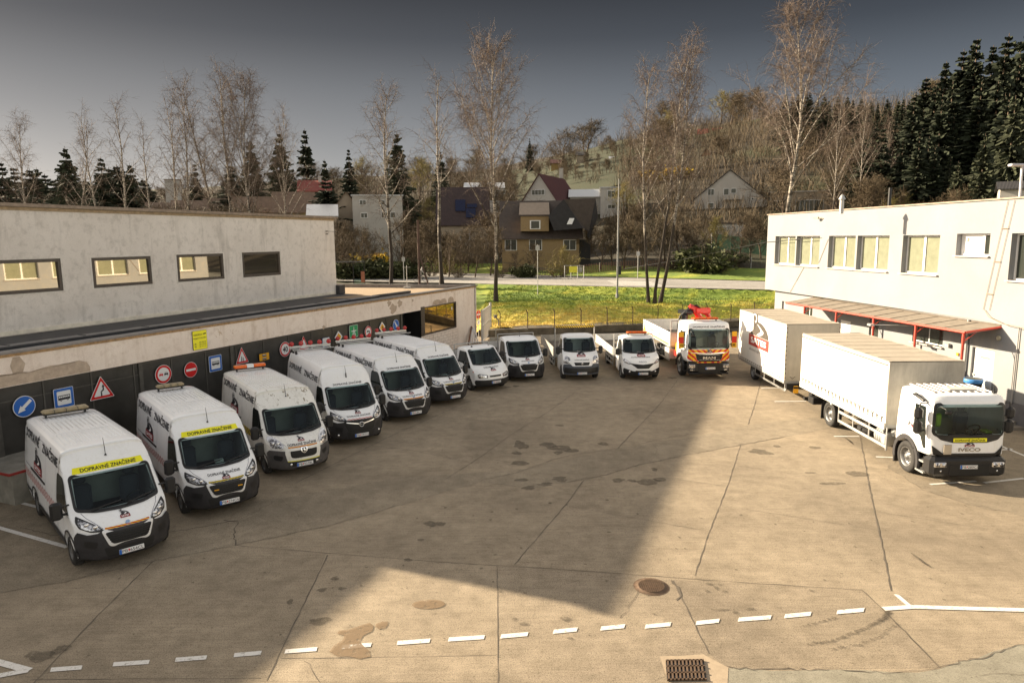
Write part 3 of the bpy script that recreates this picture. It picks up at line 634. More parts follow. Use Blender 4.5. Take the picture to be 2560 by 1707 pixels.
def hh(x, y):
    if x < -2.7 or x > 60 or y < 20: 
        w0 = 60.
    else: w0 = yW(x)
    if x < -2.7: w0 = 56.
    if y <= w0: return 0.
    n, f = yN(x), yF(x)
    if y < n:
        t = (y-w0)/(n-w0); s = .45+.55*t+.28*sin(min(1, t*1.6)*pi)*(.7+.3*sin(x*.35)); z = 2.5*s*min(1, .35+t*1.4)*(.75 if t < .9 else .75+.25*(t-.9)/.1)
        return min(2.46, .5+(z-.5)*min(1, t*4)) if t > 0 else 0
    if y < f: return 2.5
    b = max(f+22, 100); b0 = 4.6
    if y < b: return 2.5+(b0-2.5)*((y-f)/(b-f))**1.1 + .12*sin(x*.4+y*.3)*min(1, (y-f)/4)
    r, z = ridge(x/y)
    if y < r: return b0+(z-b0)*((y-b)/(r-b))
    return z-(y-r)*.02
def grid_xy(xs, ys, zf, name, mat, off=0, cond=None, kind='structure'):
    V = [(x, y, zf(x, y)+off) for y in ys for x in xs]; n = len(xs); F = []
    for j in range(len(ys)-1):
        for i in range(n-1):
            if cond and not cond((xs[i]+xs[i+1])/2, (ys[j]+ys[j+1])/2): continue
            F.append([j*n+i, j*n+i+1, (j+1)*n+i+1, (j+1)*n+i])
    m = MB(); m.add(V, F, 0, True); return m.build(name, mat, kind=kind)
def ground_mat():
    m, n, b = nmat('hillside_grass_and_earth'); v = coords(n)
    f = noise(n, .035, 6, .6, v); g = noise(n, .6, 5, .7, v)
    c = ramp(n, f, [(.42, (.034, .025, .015)), (.54, (.040, .034, .016)), (.64, (.040, .050, .014))]); c2 = ramp(n, g, [(.3, (.55, .55, .55)), (.7, (1.3, 1.3, 1.2))])
    n.links.new(mixc(n, 1.0, c, c2, 'MULTIPLY'), b.inputs['Base Color']); b.inputs['Roughness'].default_value = .95; return m
def grass_mat():
    m, n, b = nmat('bank_grass'); v = coords(n, 'Object', (1, 1.6, 1))
    f = noise(n, .22, 7, .70, v, .9); g = noise(n, 2.2, 7, .8, v)
    sp = N(n, 'SeparateXYZ'); t = N(n, 'TexCoord'); n.links.new(t.outputs['Object'], sp.inputs[0])
    mr = N(n, 'MapRange'); mr.inputs[1].default_value = 55; mr.inputs[2].default_value = 65; mr.inputs[3].default_value = -.16; mr.inputs[4].default_value = .20; n.links.new(sp.outputs['Y'], mr.inputs[0])
    ad = N(n, 'Math', operation='ADD'); n.links.new(f, ad.inputs[0]); n.links.new(mr.outputs[0], ad.inputs[1])
    c = ramp(n, ad.outputs[0], [(.30, (.66, .48, .11)), (.45, (.54, .45, .085)), (.58, (.32, .35, .045)), (.70, (.15, .22, .03))]); c2 = ramp(n, g, [(.30, (.62, .62, .58)), (.68, (1.25, 1.25, 1.15))])
    n.links.new(mixc(n, 1.0, c, c2, 'MULTIPLY'), b.inputs['Base Color']); b.inputs['Roughness'].default_value = .95; bump(n, b, g, .6, .12); return m
GMAT = ground_mat(); GRASS = grass_mat()
def bumpy(x, y): return (.05*sin(x*2.1+y)*sin(y*1.7)+.09*sin(x*.9+1.3*sin(y*.7))*sin(y*.8+x*.3)+.04*sin(x*3.7-y*2.2))*min(1, max(0, (yN(x)-y)/2))
xs = list(np.concatenate([np.arange(-420, -60, 15), np.arange(-60, 90, 3.), np.arange(90, 421, 15)])); ys = list(np.concatenate([np.arange(52, 130, 2.), np.arange(130, 700, 12)]))
grid_xy(xs, ys, lambda x, y: hh(x, y)-(.9 if y < yF(x)+1.5 and -6 < x < 44 else 0), 'hillside', GMAT, -.03, cond=lambda x, y: y > yW(max(x, -2.7))+1 and not (-4 < x < 38 and y < yN(x)-1))
grid_xy(list(np.arange(-4, 41, .5)), list(np.arange(52, 84, .5)), lambda x, y: hh(x, y)+bumpy(x, y), 'grass_bank', GRASS, .0, cond=lambda x, y: yW(x)+.55 < y < yN(x)+.3)
m = MB(); m.add([(-400, -80, -.02), (400, -80, -.02), (400, 75, -.02), (-400, 75, -.02)], [[0, 1, 2, 3]]); m.build('ground', GMAT, kind='structure')
MEAD = grass_mat(); MEAD.name = 'meadow_grass'
for nd in MEAD.node_tree.nodes:
    if nd.type == 'MAP_RANGE': nd.inputs[1].default_value = 0; nd.inputs[2].default_value = 1; nd.inputs[3].default_value = .10; nd.inputs[4].default_value = .10
    if nd.type == 'VALTORGB' and len(nd.color_ramp.elements) == 4:
        for e_, c_ in zip(nd.color_ramp.elements, ((.044, .031, .017), (.038, .032, .014), (.030, .036, .012), (.026, .034, .011))): e_.color = (*c_, 1)
def meadow_z(x, y): return hh(x, y)+.22
_xs = list(np.linspace(-.03, .168, 40)); _ys = list(np.linspace(168, 285, 40)); m = MB(); m.add([(a_*y_, y_, meadow_z(a_*y_, y_)) for y_ in _ys for a_ in _xs], [[j*40+i, j*40+i+1, (j+1)*40+i+1, (j+1)*40+i] for j in range(39) for i in range(39)], 0, True); m.build('meadow', MEAD, kind='structure')
# ------------------------------------------------------------------ yard
def concrete(name, c0, c1, speck=.5, broom=True, bs=.35):
    m, n, b = nmat(name); v = coords(n)
    big = noise(n, .22, 5, .6, v, .4); med = noise(n, 2.2, 6, .7, v); fine = noise(n, 42, 4, .8, v); br = noise(n, 1.0, 5, .7, coords(n, 'Object', (.8, 16, 1), (0, 0, radians(-7)))); sp2 = noise(n, 11, 5, .75, v)
    base = ramp(n, big, [(.30, c0), (.68, c1)])
    a = ramp(n, med, [(.28, (.70, .69, .66)), (.70, (1.12, 1.12, 1.12))]); d = ramp(n, fine, [(.30, (1-speck,)*3), (.5, (1., 1., 1.)), (.72, (1.18, 1.17, 1.15))]); e = ramp(n, br, [(.28, (.80, .79, .77)), (.6, (1.06, 1.06, 1.06))]); k = ramp(n, sp2, [(.30, (.50, .48, .44)), (.42, (1, 1, 1))])
    x = mixc(n, 1., base, a, 'MULTIPLY'); x = mixc(n, 1., x, d, 'MULTIPLY'); x = mixc(n, 1., x, k, 'MULTIPLY')
    if broom: x = mixc(n, .8, x, e, 'MULTIPLY')
    n.links.new(x, b.inputs['Base Color']); b.inputs['Roughness'].default_value = .9
    hsum = N(n, 'Math', operation='ADD'); n.links.new(fine, hsum.inputs[0]); n.links.new(br, hsum.inputs[1]); bump(n, b, hsum.outputs[0], bs, .012); return m
CONC = concrete('yard_concrete', (.232, .188, .134), (.365, .300, .215), .75); ASPH = concrete('worn_asphalt', (.205, .168, .120), (.315, .262, .190), .65, False, .7); PATCHC = concrete('grey_repair_concrete', (.215, .20, .16), (.29, .27, .21), .5, False, .5)
m = MB(); nx, ny = 40, 40
V = [(-48+i*100/nx, -4+j*57.6/ny, 0) for j in range(ny+1) for i in range(nx+1)]; m.add(V, [[j*(nx+1)+i, j*(nx+1)+i+1, (j+1)*(nx+1)+i+1, (j+1)*(nx+1)+i] for j in range(ny) for i in range(nx)]); m.build('yard', CONC, kind='structure')
def gp(L, z=.0): return [tuple(G(x, y, z)) for x, y in L]
def groundpoly(name, L, mat, z=.004, wob=0):
    P = gp(L, z); Q = []
    rnd = random.Random(len(L)*7+int(L[0][0]))
    for (a, b) in zip(P, P[1:]+P[:1]):
        k = max(1, int(hypot(b[0]-a[0], b[1]-a[1])/.35)) if wob else 1
        for i in range(k): t = i/k; Q.append((a[0]+(b[0]-a[0])*t+rnd.uniform(-wob, wob), a[1]+(b[1]-a[1])*t+rnd.uniform(-wob, wob), z))
    bmx = bmesh.new(); vs = [bmx.verts.new(q) for q in Q]; f = bmx.faces.new(vs); bmesh.ops.triangulate(bmx, faces=[f])
    if f.is_valid and f.normal.z < 0: bmesh.ops.reverse_faces(bmx, faces=bmx.faces)
    me = bpy.data.meshes.new(name); bmx.to_mesh(me); bmx.free(); me.materials.append(mat); return link(name, me, kind='structure')
for nm, L, k in (('a', [(590, 1363), (816, 1382), (762, 1505), (667, 1701), (84, 1707), (245, 1537), (381, 1404)], .93), ('b', [(816, 1382), (1088, 1404), (1243, 1415), (1245, 1707), (667, 1701), (762, 1505)], 1.07), ('c', [(1851, 1113), (2151, 1091), (2172, 1211), (2199, 1331), (2228, 1477), (1944, 1461), (1737, 1446), (1775, 1325), (1824, 1200)], .95), ('d', [(1243, 1415), (1563, 1434), (1683, 1448), (1715, 1516), (1772, 1633), (1600, 1720), (1245, 1710)], 1.0), ('e', [(1541, 1121), (1851, 1113), (1824, 1200), (1775, 1325), (1737, 1446), (1563, 1434), (1285, 1412), (1416, 1260)], 1.05), ('f', [(1683, 1448), (1944, 1461), (2156, 1475), (2349, 1668), (1820, 1672), (1772, 1633), (1715, 1516)], .90)):
    groundpoly('yard_slab', L, concrete('slab_concrete_'+nm, (.232*k, .188*k, .134*(k*1.03 if nm in 'df' else k)), (.365*k, .300*k, .215*k), .75 if nm not in 'df' else .85, True, .5), .0022)
groundpoly('asphalt_strip', [(0, 1290), (60, 1250), (240, 1285), (700, 1246), (1000, 1192), (1290, 1175), (1356, 1160), (1541, 1121), (1748, 1089), (1872, 1062), (1960, 1050), (2090, 1040), (2074, 1070), (1960, 1092), (1770, 1127), (1607, 1160), (1416, 1206), (1330, 1220), (1200, 1205), (1000, 1262), (836, 1311), (590, 1363), (381, 1404), (163, 1453), (0, 1480)], ASPH, .004, .06)
groundpoly('asphalt_parking_bays', [(2240, 1180), (2310, 1225), (2420, 1260), (2560, 1290), (2700, 1330), (3100, 1300), (3000, 1000), (2560, 900), (2200, 930), (2000, 1000), (2150, 1120)], ASPH, .004, .08)
groundpoly('asphalt_patch', [(1818, 1672), (2096, 1673), (2290, 1680), (2350, 1668), (2560, 1611), (2700, 1640), (2600, 1800), (1800, 1800)], PATCHC, .004, .05)
groundpoly('asphalt_bays_left', [(-400, 1500), (0, 1480), (163, 1453), (330, 1412), (240, 1290), (60, 1235), (-400, 1250)], ASPH, .008, .06)
groundpoly('drain_apron', [(1650, 1640), (1758, 1635), (1822, 1668), (1818, 1760), (1690, 1760)], simple('pink_mortar', (.34, .27, .19), .9, var=.12, vs=8), .008, .02)
JN = simple('joint_dirt', (.115, .095, .072), .95, var=.4, vs=2); 
jm = MB()
def ribbon(mb, P, w0, z=.007, wob=.03, seed=0, seg=.22):
    rnd = random.Random(seed); Q = []
    for a, b in zip(P, P[1:]):
        k = max(1, int(hypot(b[0]-a[0], b[1]-a[1])/seg))
        for i in range(k): t = i/k; Q.append((a[0]+(b[0]-a[0])*t+rnd.uniform(-wob, wob), a[1]+(b[1]-a[1])*t+rnd.uniform(-wob, wob)))
    Q.append(P[-1][:2]); V = []
    for i, p in enumerate(Q):
        a = Q[max(0, i-1)]; c = Q[min(len(Q)-1, i+1)]; L = hypot(c[0]-a[0], c[1]-a[1]) or 1; nx, ny = -(c[1]-a[1])/L, (c[0]-a[0])/L; ww = w0*.62*rnd.uniform(.4, 1.4)/2
        V += [(p[0]+nx*ww, p[1]+ny*ww, z), (p[0]-nx*ww, p[1]-ny*ww, z)]
    mb.add(V, [[2*i+1, 2*i+3, 2*i+2, 2*i] for i in range(len(Q)-1)])
JL = [([(381, 1404), (245, 1537), (84, 1707)], .035, .01), ([(819, 1388), (762, 1505), (667, 1701)], .035, .01), ([(590, 1363), (816, 1382), (1088, 1404), (1280, 1416)], .022, .01), ([(1243, 1415), (1245, 1707)], .022, .008),
      ([(80, 1698), (653, 1695)], .016, .008), ([(702, 1646), (1241, 1638)], .016, .008), ([(738, 1208), (976, 1090), (1200, 990), (1290, 940)], .035, .01), ([(930, 1115), (1010, 1122), (1175, 1155)], .02, .01), ([(1080, 1040), (1170, 1049), (1310, 1062)], .022, .008),
      ([(1694, 950), (1650, 1010), (1544, 1121)], .04, .012), ([(1903, 950), (1884, 1020), (1870, 1061)], .035, .012), ([(1851, 1113), (1824, 1200), (1775, 1325), (1737, 1440)], .035, .012), ([(2151, 1091), (2172, 1211), (2199, 1331), (2228, 1477)], .045, .015), ([(1683, 1451), (1715, 1516), (1772, 1633)], .035, .012), ([(2156, 1475), (2216, 1532), (2349, 1668)], .03, .01),
      ([(1280, 1415), (1563, 1434), (1737, 1448), (1944, 1461), (2156, 1475)], .022, .01), ([(1846, 1165), (2172, 1211)], .018, .01), ([(1585, 1184), (1813, 1215)], .018, .01), ([(1802, 1263), (2194, 1325)], .016, .01), ([(1411, 1263), (1770, 1328)], .018, .01), ([(2189, 1279), (2560, 1336)], .018, .01),
      ([(1514, 993), (1661, 1018)], .014, .008), ([(1593, 1067), (1748, 1089)], .014, .008), ([(1887, 1015), (2042, 1031)], .018, .01), ([(1460, 1200), (1416, 1260), (1285, 1412)], .035, .012), ([(1436, 982), (1370, 1030), (1281, 1084), (1205, 1140), (1110, 1200)], .03, .012), ([(1200, 1053), (1310, 1067)], .018, .008), ([(1350, 1046), (1500, 1064)], .018, .008), ([(1480, 985), (1354, 1022)], .02, .008), ([(1202, 1143), (1283, 1157)], .02, .01)]
for i, (L, w_, wb) in enumerate(JL): ribbon(jm, gp(L), w_, .0075, wb, i)
CL = [([(590, 1363), (585, 1331), (592, 1305), (560, 1300)], .04), ([(424, 1331), (600, 1300), (697, 1246)], .025), ([(1200, 1200), (1290, 1182), (1380, 1150), (1430, 1138), (1541, 1121)], .03), ([(1416, 1206), (1500, 1190), (1607, 1160), (1770, 1127), (1960, 1092)], .04), ([(163, 1453), (381, 1404), (590, 1363), (836, 1311), (1000, 1262)], .02), ([(1872, 1061), (1955, 1092), (2010, 1105)], .02), ([(1600, 1470), (1570, 1525), (1550, 1545)], .02), ([(1683, 1451), (1700, 1490), (1690, 1500)], .05), ([(1745, 1082), (1640, 1100), (1595, 1112)], .03), ([(1822, 1668), (1950, 1673), (2096, 1673), (2230, 1684), (2350, 1668), (2460, 1640), (2560, 1611)], .03), ([(2240, 1180), (2310, 1225), (2420, 1260), (2500, 1275)], .02), ([(2140, 1165), (2215, 1175), (2245, 1150)], .02), ([(1100, 1265), (1160, 1256)], .02), ([(760, 1650), (790, 1680), (800, 1707)], .012), ([(50, 1320), (120, 1335), (260, 1345)], .04)]
for i, (L, w_) in enumerate(CL): ribbon(jm, gp(L), w_, .0115, .045, 50+i, .12)
rnd = random.Random(5)
for i in range(26):                                   # hairline cracks here and there
    x, y = rnd.uniform(-8, 16), rnd.uniform(9, 34); a = rnd.uniform(0, pi); P = [(x, y)]
    for k in range(rnd.randint(3, 7)): a += rnd.uniform(-.6, .6); x += cos(a)*.5; y += sin(a)*.5; P.append((x, y))
    ribbon(jm, P, .010, .0115, .03, 90+i, .12)
jm.build('pavement_joints', JN, kind='structure')
# stains
def stainmat(name, col, a):
    m, n, b = nmat(name); b.inputs['Base Color'].default_value = (*col, 1); b.inputs['Roughness'].default_value = .85; f = noise(n, 7, 6, .75, coords(n)); n.links.new(ramp(n, f, [(.33, (0.,)), (.47, (a,))]), b.inputs['Alpha']); return m
ST = stainmat('oil_stain', (.085, .070, .050), .42); STL = stainmat('damp_sand_stain', (.22, .15, .085), .7)
def blob(mb, cx, cy, rx, ry, seed, z=.0145, mi=0, rough=.25, ang=0):
    rnd = random.Random(seed); c = G(cx, cy); e = G(cx+rx, cy); f = G(cx, cy-ry); A = hypot(e[0]-c[0], e[1]-c[1]); B = hypot(f[0]-c[0], f[1]-c[1]); n = 22; ph = [rnd.uniform(0, 6.28) for _ in range(4)]; V = [(c[0], c[1], z)]
    for k in range(n):
        t = 2*pi*k/n; r = 1+rough*.75*(.5*sin(2*t+ph[0])+.4*sin(3*t+ph[1])+.3*sin(5*t+ph[2])+.3*sin(7*t+ph[3])); V.append((c[0]+cos(t)*A*r, c[1]+sin(t)*B*r, z))
    mb.add(V, [[0, 1+k, 1+(k+1) % n] for k in range(n)], mi)
sm = MB()
BL = [(1072, 1511, 42, 11, 1, .06), (955, 1563, 14, 10, 1, .3), (800, 1553, 26, 9, 0, .4), (838, 1446, 9, 5, 0, .3), (855, 1472, 9, 4, 0, .4), (725, 1505, 8, 6, 0, .3), (805, 1475, 14, 4, 0, .5), (1085, 1310, 24, 7, 0, .5), (1052, 1350, 8, 3, 0, .3), (1020, 1400, 10, 4, 0, .3),
      (1302, 1113, 18, 9, 0, .5), (1292, 1133, 12, 4, 0, .4), (1370, 1112, 20, 6, 0, .3), (1400, 1120, 26, 7, 0, .3), (1430, 1127, 18, 4, 0, .3), (1396, 1132, 12, 4, 0, .3), (1300, 1158, 20, 6, 0, .3), (1400, 1064, 10, 2, 0, .3), (1304, 1200, 16, 4, 0, .4), (1400, 1198, 20, 6, 0, .5), (1363, 1211, 20, 4, 0, .5), (1322, 1220, 14, 6, 0, .5), (1545, 1201, 15, 5, 0, .4), (1620, 1205, 32, 7, 0, .4), (1650, 1199, 18, 4, 0, .3), (1580, 1202, 9, 4, 0, .4), (1636, 1174, 8, 4, 0, .3), (1508, 1110, 14, 4, 0, .3),
      (1942, 1116, 9, 3, 0, .2), (2037, 1119, 14, 3, 0, .2), (2143, 1185, 28, 6, 0, .15), (2080, 1209, 34, 3, 0, .2), (2025, 1182, 14, 2, 0, .2), (1900, 1130, 28, 6, 0, .5), (2300, 1400, 5, 14, 0, .3), (2312, 1408, 4, 10, 0, .4), (1774, 1460, 8, 3, 0, .4), (1790, 1470, 6, 4, 0, .4), (1768, 1478, 7, 3, 0, .4), (1800, 1462, 5, 3, 0, .4), (1812, 1479, 6, 3, 0, .3), (2028, 1477, 5, 3, 0, .3), (1415, 1548, 14, 5, 0, .4), (1838, 1531, 7, 4, 0, .3), (1425, 1596, 8, 3, 0, .3), (1310, 1560, 10, 4, 0, .4), (1287, 1548, 7, 4, 0, .3), (2052, 945, 12, 2, 0, .3), (1680, 945, 12, 2, 0, .3), (1620, 948, 12, 2, 0, .3), (1290, 966, 8, 2, 0, .3), (1270, 968, 7, 1.5, 0, .3), (1226, 986, 4, 1, 0, .3), (100, 1640, 40, 10, 0, .5), (150, 1625, 20, 10, 0, .4), (1800, 1525, 20, 3, 0, .4), (1876, 1523, 12, 3, 0, .5)]
for i, (x, y, rx, ry, mi, ro) in enumerate(BL): blob(sm, x, y, rx, ry, i, .0142+.00004*i, mi, ro)
for L, s0 in (([(2018, 1611), (2080, 1602), (2140, 1580), (2180, 1562)], 7), ([(2080, 1622), (2150, 1612), (2200, 1590), (2240, 1560)], 5), ([(2180, 1562), (2210, 1545), (2222, 1530)], 9), ([(2010, 1565), (2060, 1552), (2090, 1543)], 3)):
    for a, b in zip(L, L[1:]):
        for t in np.linspace(0, 1, 12): blob(sm, a[0]+(b[0]-a[0])*t+rnd.uniform(-3, 3), a[1]+(b[1]-a[1])*t+rnd.uniform(-2, 2), s0*rnd.uniform(.5, 1.2), 1.6*rnd.uniform(.6, 1.3), rnd.randint(0, 999), .0166+rnd.random()*.0005, 0, .4)
for k in range(60): blob(sm, rnd.uniform(1100, 2500), rnd.uniform(1250, 1700), rnd.uniform(1.5, 4.5), rnd.uniform(1, 2.4), k, .0172+k*.00001, 0, .35)
for k in range(40): blob(sm, rnd.uniform(200, 1300), rnd.uniform(1250, 1690), rnd.uniform(1.5, 4), rnd.uniform(1, 2.2), k, .0184+k*.00001, 0, .35)
groundpoly('sand_stain', [(900, 1562), (925, 1556), (936, 1563), (930, 1576), (908, 1588), (898, 1602), (906, 1612), (925, 1626), (928, 1640), (900, 1645), (872, 1640), (845, 1640), (822, 1628), (836, 1612), (858, 1600), (862, 1588), (842, 1583), (848, 1575), (872, 1573)], STL, .0139, .012)
sm.build('yard_stains', [ST, STL], kind='structure')
# white markings
def worn_white():
    m, n, b = nmat('worn_road_paint'); f = noise(n, 9, 6, .75, coords(n)); g = noise(n, 40, 3, .7, coords(n))
    c = ramp(n, mixc(n, .4, f, g), [(.38, (.27, .24, .19)), (.47, (.66, .64, .60))]); n.links.new(c, b.inputs['Base Color']); b.inputs['Roughness'].default_value = .8; return m
WP = worn_white(); mk = MB()
def dash(cx, cy, hw_, hh_, sk=5):
    P = gp([(cx-hw_-sk*.0, cy+hh_+1), (cx+hw_, cy+hh_-5), (cx+hw_+3, cy-hh_-5+0), (cx-hw_+3, cy-hh_+1)], .0); mk.add([(p[0], p[1], .012) for p in P], [[0, 1, 2, 3]])
def B2(u, v): return 1280+u*.5442, 950+v*.5442
def A2(u, v): return u*.5442, 1200+v*.5442
DD = [A2(302, 870), A2(600, 845), A2(875, 824), A2(1135, 803), A2(1380, 786), A2(1635, 766), A2(1897, 747), A2(2140, 731), A2(2360, 717)]+[B2(242, 1155), B2(460, 1140), B2(668, 1131), B2(896, 1115), B2(1112, 1099), B2(1310, 1083), B2(1552, 1065)]
WD = [39, 45, 39, 34, 40, 37, 41, 45, 34, 30, 30, 32, 29, 41, 33, 34]
for (x, y), w_ in zip(DD, WD): dash(x, y, w_, 5.2)
def pline(L, w_, z=.012):
    P = gp(L)
    for a, b in zip(P, P[1:]):
        d = np.array(b[:2])-np.array(a[:2]); k = np.linalg.norm(d); q = np.array([-d[1], d[0]])/k*w_/2
        mk.add([(a[0]+q[0], a[1]+q[1], z), (a[0]-q[0], a[1]-q[1], z), (b[0]-q[0], b[1]-q[1], z), (b[0]+q[0], b[1]+q[1], z)], [[0, 1, 2, 3]])
pline([(2208, 1522), (2282, 1517)], .14); pline([(2282, 1517), (2410, 1521), (2560, 1525), (2800, 1530)], .14, .0125); pline([(2240, 1486), (2275, 1516)], .10, .013)
pline([(-60, 1640), (73, 1676)], .14); pline([(-60, 1700), (73, 1675)], .14, .0125); pline([(-200, 1262), (0, 1320), (169, 1368)], .13); pline([(27, 1251), (100, 1269)], .12)
for L in ([(2085, 1091), (2148, 1091)], [(2190, 1142), (2240, 1144)], [(1936, 1004), (2015, 1003)], [(1903, 971), (1955, 970)], [(2325, 1211), (2440, 1203)], [(2460, 1207), (2560, 1196)], [(2485, 1108), (2560, 1139), (2700, 1200)], [(2482, 1128), (2530, 1122)]): pline(L, .11)
mk.build('yard_markings', WP, kind='structure')
# iron covers
c = G(1628, 1466); m = MB(); m.lathe([(.001, .02), (.30, .02), (.305, .012), (.34, .012), (.35, .004), (.38, .002)], c=(c[0], c[1], .006), n=36)
for k in range(-6, 7):
    L = (.28**2-(k*.044)**2)**.5 if abs(k*.044) < .28 else 0
    if L: m.box((c[0]+k*.044, c[1], .03), (.014, 2*L, .010)); m.box((c[0], c[1]+k*.044, .031), (2*L, .014, .010))
m.build('manhole_cover', simple('rusty_iron', (.13, .085, .055), .7, .3, var=.3, vs=14), label='round rusty manhole cover in the yard paving', cat='manhole cover')
P = [np.array(G(*B2(*q))) for q in ((712, 1385), (895, 1382), (850, 1288), (706, 1292))]; o_ = P[0]; ux = (P[1]-P[0]); uy = (P[3]-P[0]); m = MB(); f = lambda a, b, z: tuple(o_+ux*a+uy*b+np.array([0, 0, z]))
m.add([f(0, 0, .016), f(1, 0, .016), f(1, 1, .016), f(0, 1, .016)], [[0, 1, 2, 3]], 1)
def bar(a0, b0, a1, b1): 
    V = [f(a, b, z) for z in (.017, .045) for a, b in ((a0, b0), (a1, b0), (a1, b1), (a0, b1))]; m.add(V, [[4, 5, 6, 7], [0, 1, 5, 4], [1, 2, 6, 5], [2, 3, 7, 6], [3, 0, 4, 7]], 0)
for k in range(10): a = .03+k*.097; bar(a, .0, a+.045, 1)
for b0 in (0, .32, .64, .95): bar(0, b0, 1, b0+.05)
m.build('drain_grate', [MATS['rusty_iron'], BLACK], label='square iron drain grate at the bottom of the yard', cat='drain grate')
grid_xy(list(np.arange(-45, 62, 1.5)), [0, 1, 2, 3, 4, 5, 6, 7, 8], lambda x, k: hh(x, yF(x)+.1+k*1.4)+.05, 'verge_proto', GRASS)
vo = bpy.data.objects['verge_proto']; vo.name = 'roadside_verge'
for v in vo.data.vertices: v.co.y = yF(v.co.x)+.1+v.co.y*1.4; v.co.z = hh(v.co.x, v.co.y)+.06
# road and crossing
ROAD = concrete('road_asphalt', (.25, .24, .225), (.32, .30, .275), .3, False, .3)
def xr(x, t): return (x, yN(x)+(yF(x)-yN(x))*t)
m = MB(); X = list(np.linspace(-160, 160, 41)); m.add([(*xr(x, t), 2.5) for x in X for t in (0, 1)], [[2*i, 2*i+2, 2*i+3, 2*i+1] for i in range(40)]); m.build('road', ROAD, kind='structure')
m = MB()
for t, w_ in ((.12, .02), (.52, .014), (.72, .02)): m.add([(*xr(x, t+d), 2.508) for x in X for d in (0, w_)], [[2*i, 2*i+2, 2*i+3, 2*i+1] for i in range(40)])
for k in range(7): t = .16+k*.055; m.add([(*xr(x, tt), 2.512) for x, tt in ((11, t), (15.5, t), (15.5, t+.028), (11, t+.028))], [[0, 1, 2, 3]])
m.build('road_markings', WP, kind='structure')
# ------------------------------------------------------------------ the row of vans
boxer('panel_van', (-9.55, 15.82), -.811, 'nearest white van, tan beacon bar on a dirty striped roof, yellow windscreen band', plate_t='PB654CL', front_text='band', side='red', hoodtext=0, hoodband='ry', roofgear='dusty')
boxer('panel_van', (-8.40, 18.79), -.890, 'white van with yellow windscreen band and a pale box on its dashboard', plate_t='PB274CN', front_text='band', side='red', hoodtext=1, hoodband='yb', roofgear='dusty_small', papers=2)
boxer('panel_van', (-7.22, 21.98), -.952, 'older white van with peeling paint above the windscreen and an orange beacon bar', style='old', old=True, plate_t='PB937BL', front_text=None, side='yellow', hoodtext=2, hoodband='rY', roofgear='amber')
boxer('panel_van', (-6.05, 25.23), -1.008, 'tall white van with a round ring emblem on its grille and a silver roof rack', style='opel', plate_t='PB389DJ', roofz=2.70, front_text='plain', side=None, logo_side=False, hoodtext=3, hoodband='rw', roofgear='rack', ant=2)
boxer('panel_van', (-4.57, 28.36), -.941, 'white van with red lamps and orange hood strip, beside the van with ring emblem', plate_t='PB348CT', front_text='plain', side=None, logo_side=False, hoodtext=3, hoodband='ry', roofgear='rack2')
boxer('panel_van', (-3.19, 31.18), -.922, 'farthest of the tall white vans, two white papers on its dashboard, red lamp bar', plate_t='PB425CY', front_text='plain', side=None, logo_side=False, hoodtext=3, hoodband='yb', roofgear='rack2', papers=3)
# ------------------------------------------------------------------ flatbed trucks
def bed(root, x0, x1, w_, zf, hb, wood=True, headz=None, mats=None, sideband=None, yb=False):
    """open load bed from x0 (front) back to x1; dropsides of height hb"""
    fl = MB(); n = 12
    fl.box(((x0+x1)/2, 0, zf-.05), (x0-x1, w_, .10), mi=1)
    for k in range(n): y = -w_/2+w_*(k+.5)/n; fl.box(((x0+x1)/2, y, zf+.006), (x0-x1-.02, w_/n-.012, .02), mi=0)
    fl.build('bed_floor', [simple_cached('weathered_bed_floor', (.13, .11, .09), rough=.85, var=.4, vs=4), GALV], root)
    for sg in (-1, 1):
        s = MB()
        s.box(((x0+x1)/2, sg*(w_/2-.012), zf+hb/2), (x0-x1, .025, hb))
        for k in range(1, 4): s.box(((x0+x1)/2, sg*(w_/2+.004), zf+hb*k/4), (x0-x1, .012, .02), mi=1)
        for x in np.linspace(x0-.15, x1+.15, 4): s.box((x, sg*(w_/2+.008), zf+hb*.5), (.06, .02, hb*.9), mi=1)
        s.build('side_board', mats or [ALU, GALV], root)
    t = MB(); t.box((x1+.0, 0, zf+hb/2), (.025, w_-.03, hb)); t.build('tail_board', mats or [ALU, GALV], root)
    h = MB(); hz = headz or (zf+hb)
    for y in (-w_/2+.03, w_/2-.03): h.tube([(x0+.06, y, zf-.1), (x0+.06, y, hz)], .03, 6)
    h.tube([(x0+.06, -w_/2+.03, hz), (x0+.06, w_/2-.03, hz)], .028, 6)
    if hz > zf+hb+.1: h.tube([(x0+.06, -w_/2+.03, zf+hb), (x0+.06, w_/2-.03, zf+hb)], .02, 6)
    h.box((x0+.03, 0, zf+hb/2), (.02, w_-.1, hb), mi=1)
    ho = h.build('headboard', [GALV, ALU], root)
    if yb: b = MB(); b.tube([(x0+.06, -w_/2+.03, hz+.03), (x0+.06, w_/2-.03, hz+.03)], .06, 8); b.build('striped_bar', ST_BAR, ho)
    c = MB()
    for y in (-.4, .4): c.box(((x0+x1)/2+.3, y, zf-.24), (x0-x1+1.2, .08, .2))
    for x in np.linspace(x0-.3, x1+.3, 6): c.box((x, 0, zf-.14), (.06, w_-.1, .08))
    c.build('chassis_frame', BLACK, root)
    return ho
def underguard(root, x0, x1, y, z0, z1):
    m = MB()
    for z in (z0, z1): m.box(((x0+x1)/2, y, z), (abs(x0-x1), .03, .10))
    for x in np.linspace(x0, x1, 4): m.box((x, y, (z0+z1)/2+.12), (.04, .035, (z1-z0)+.35))
    m.build('side_underrun_guard', GALV, root)
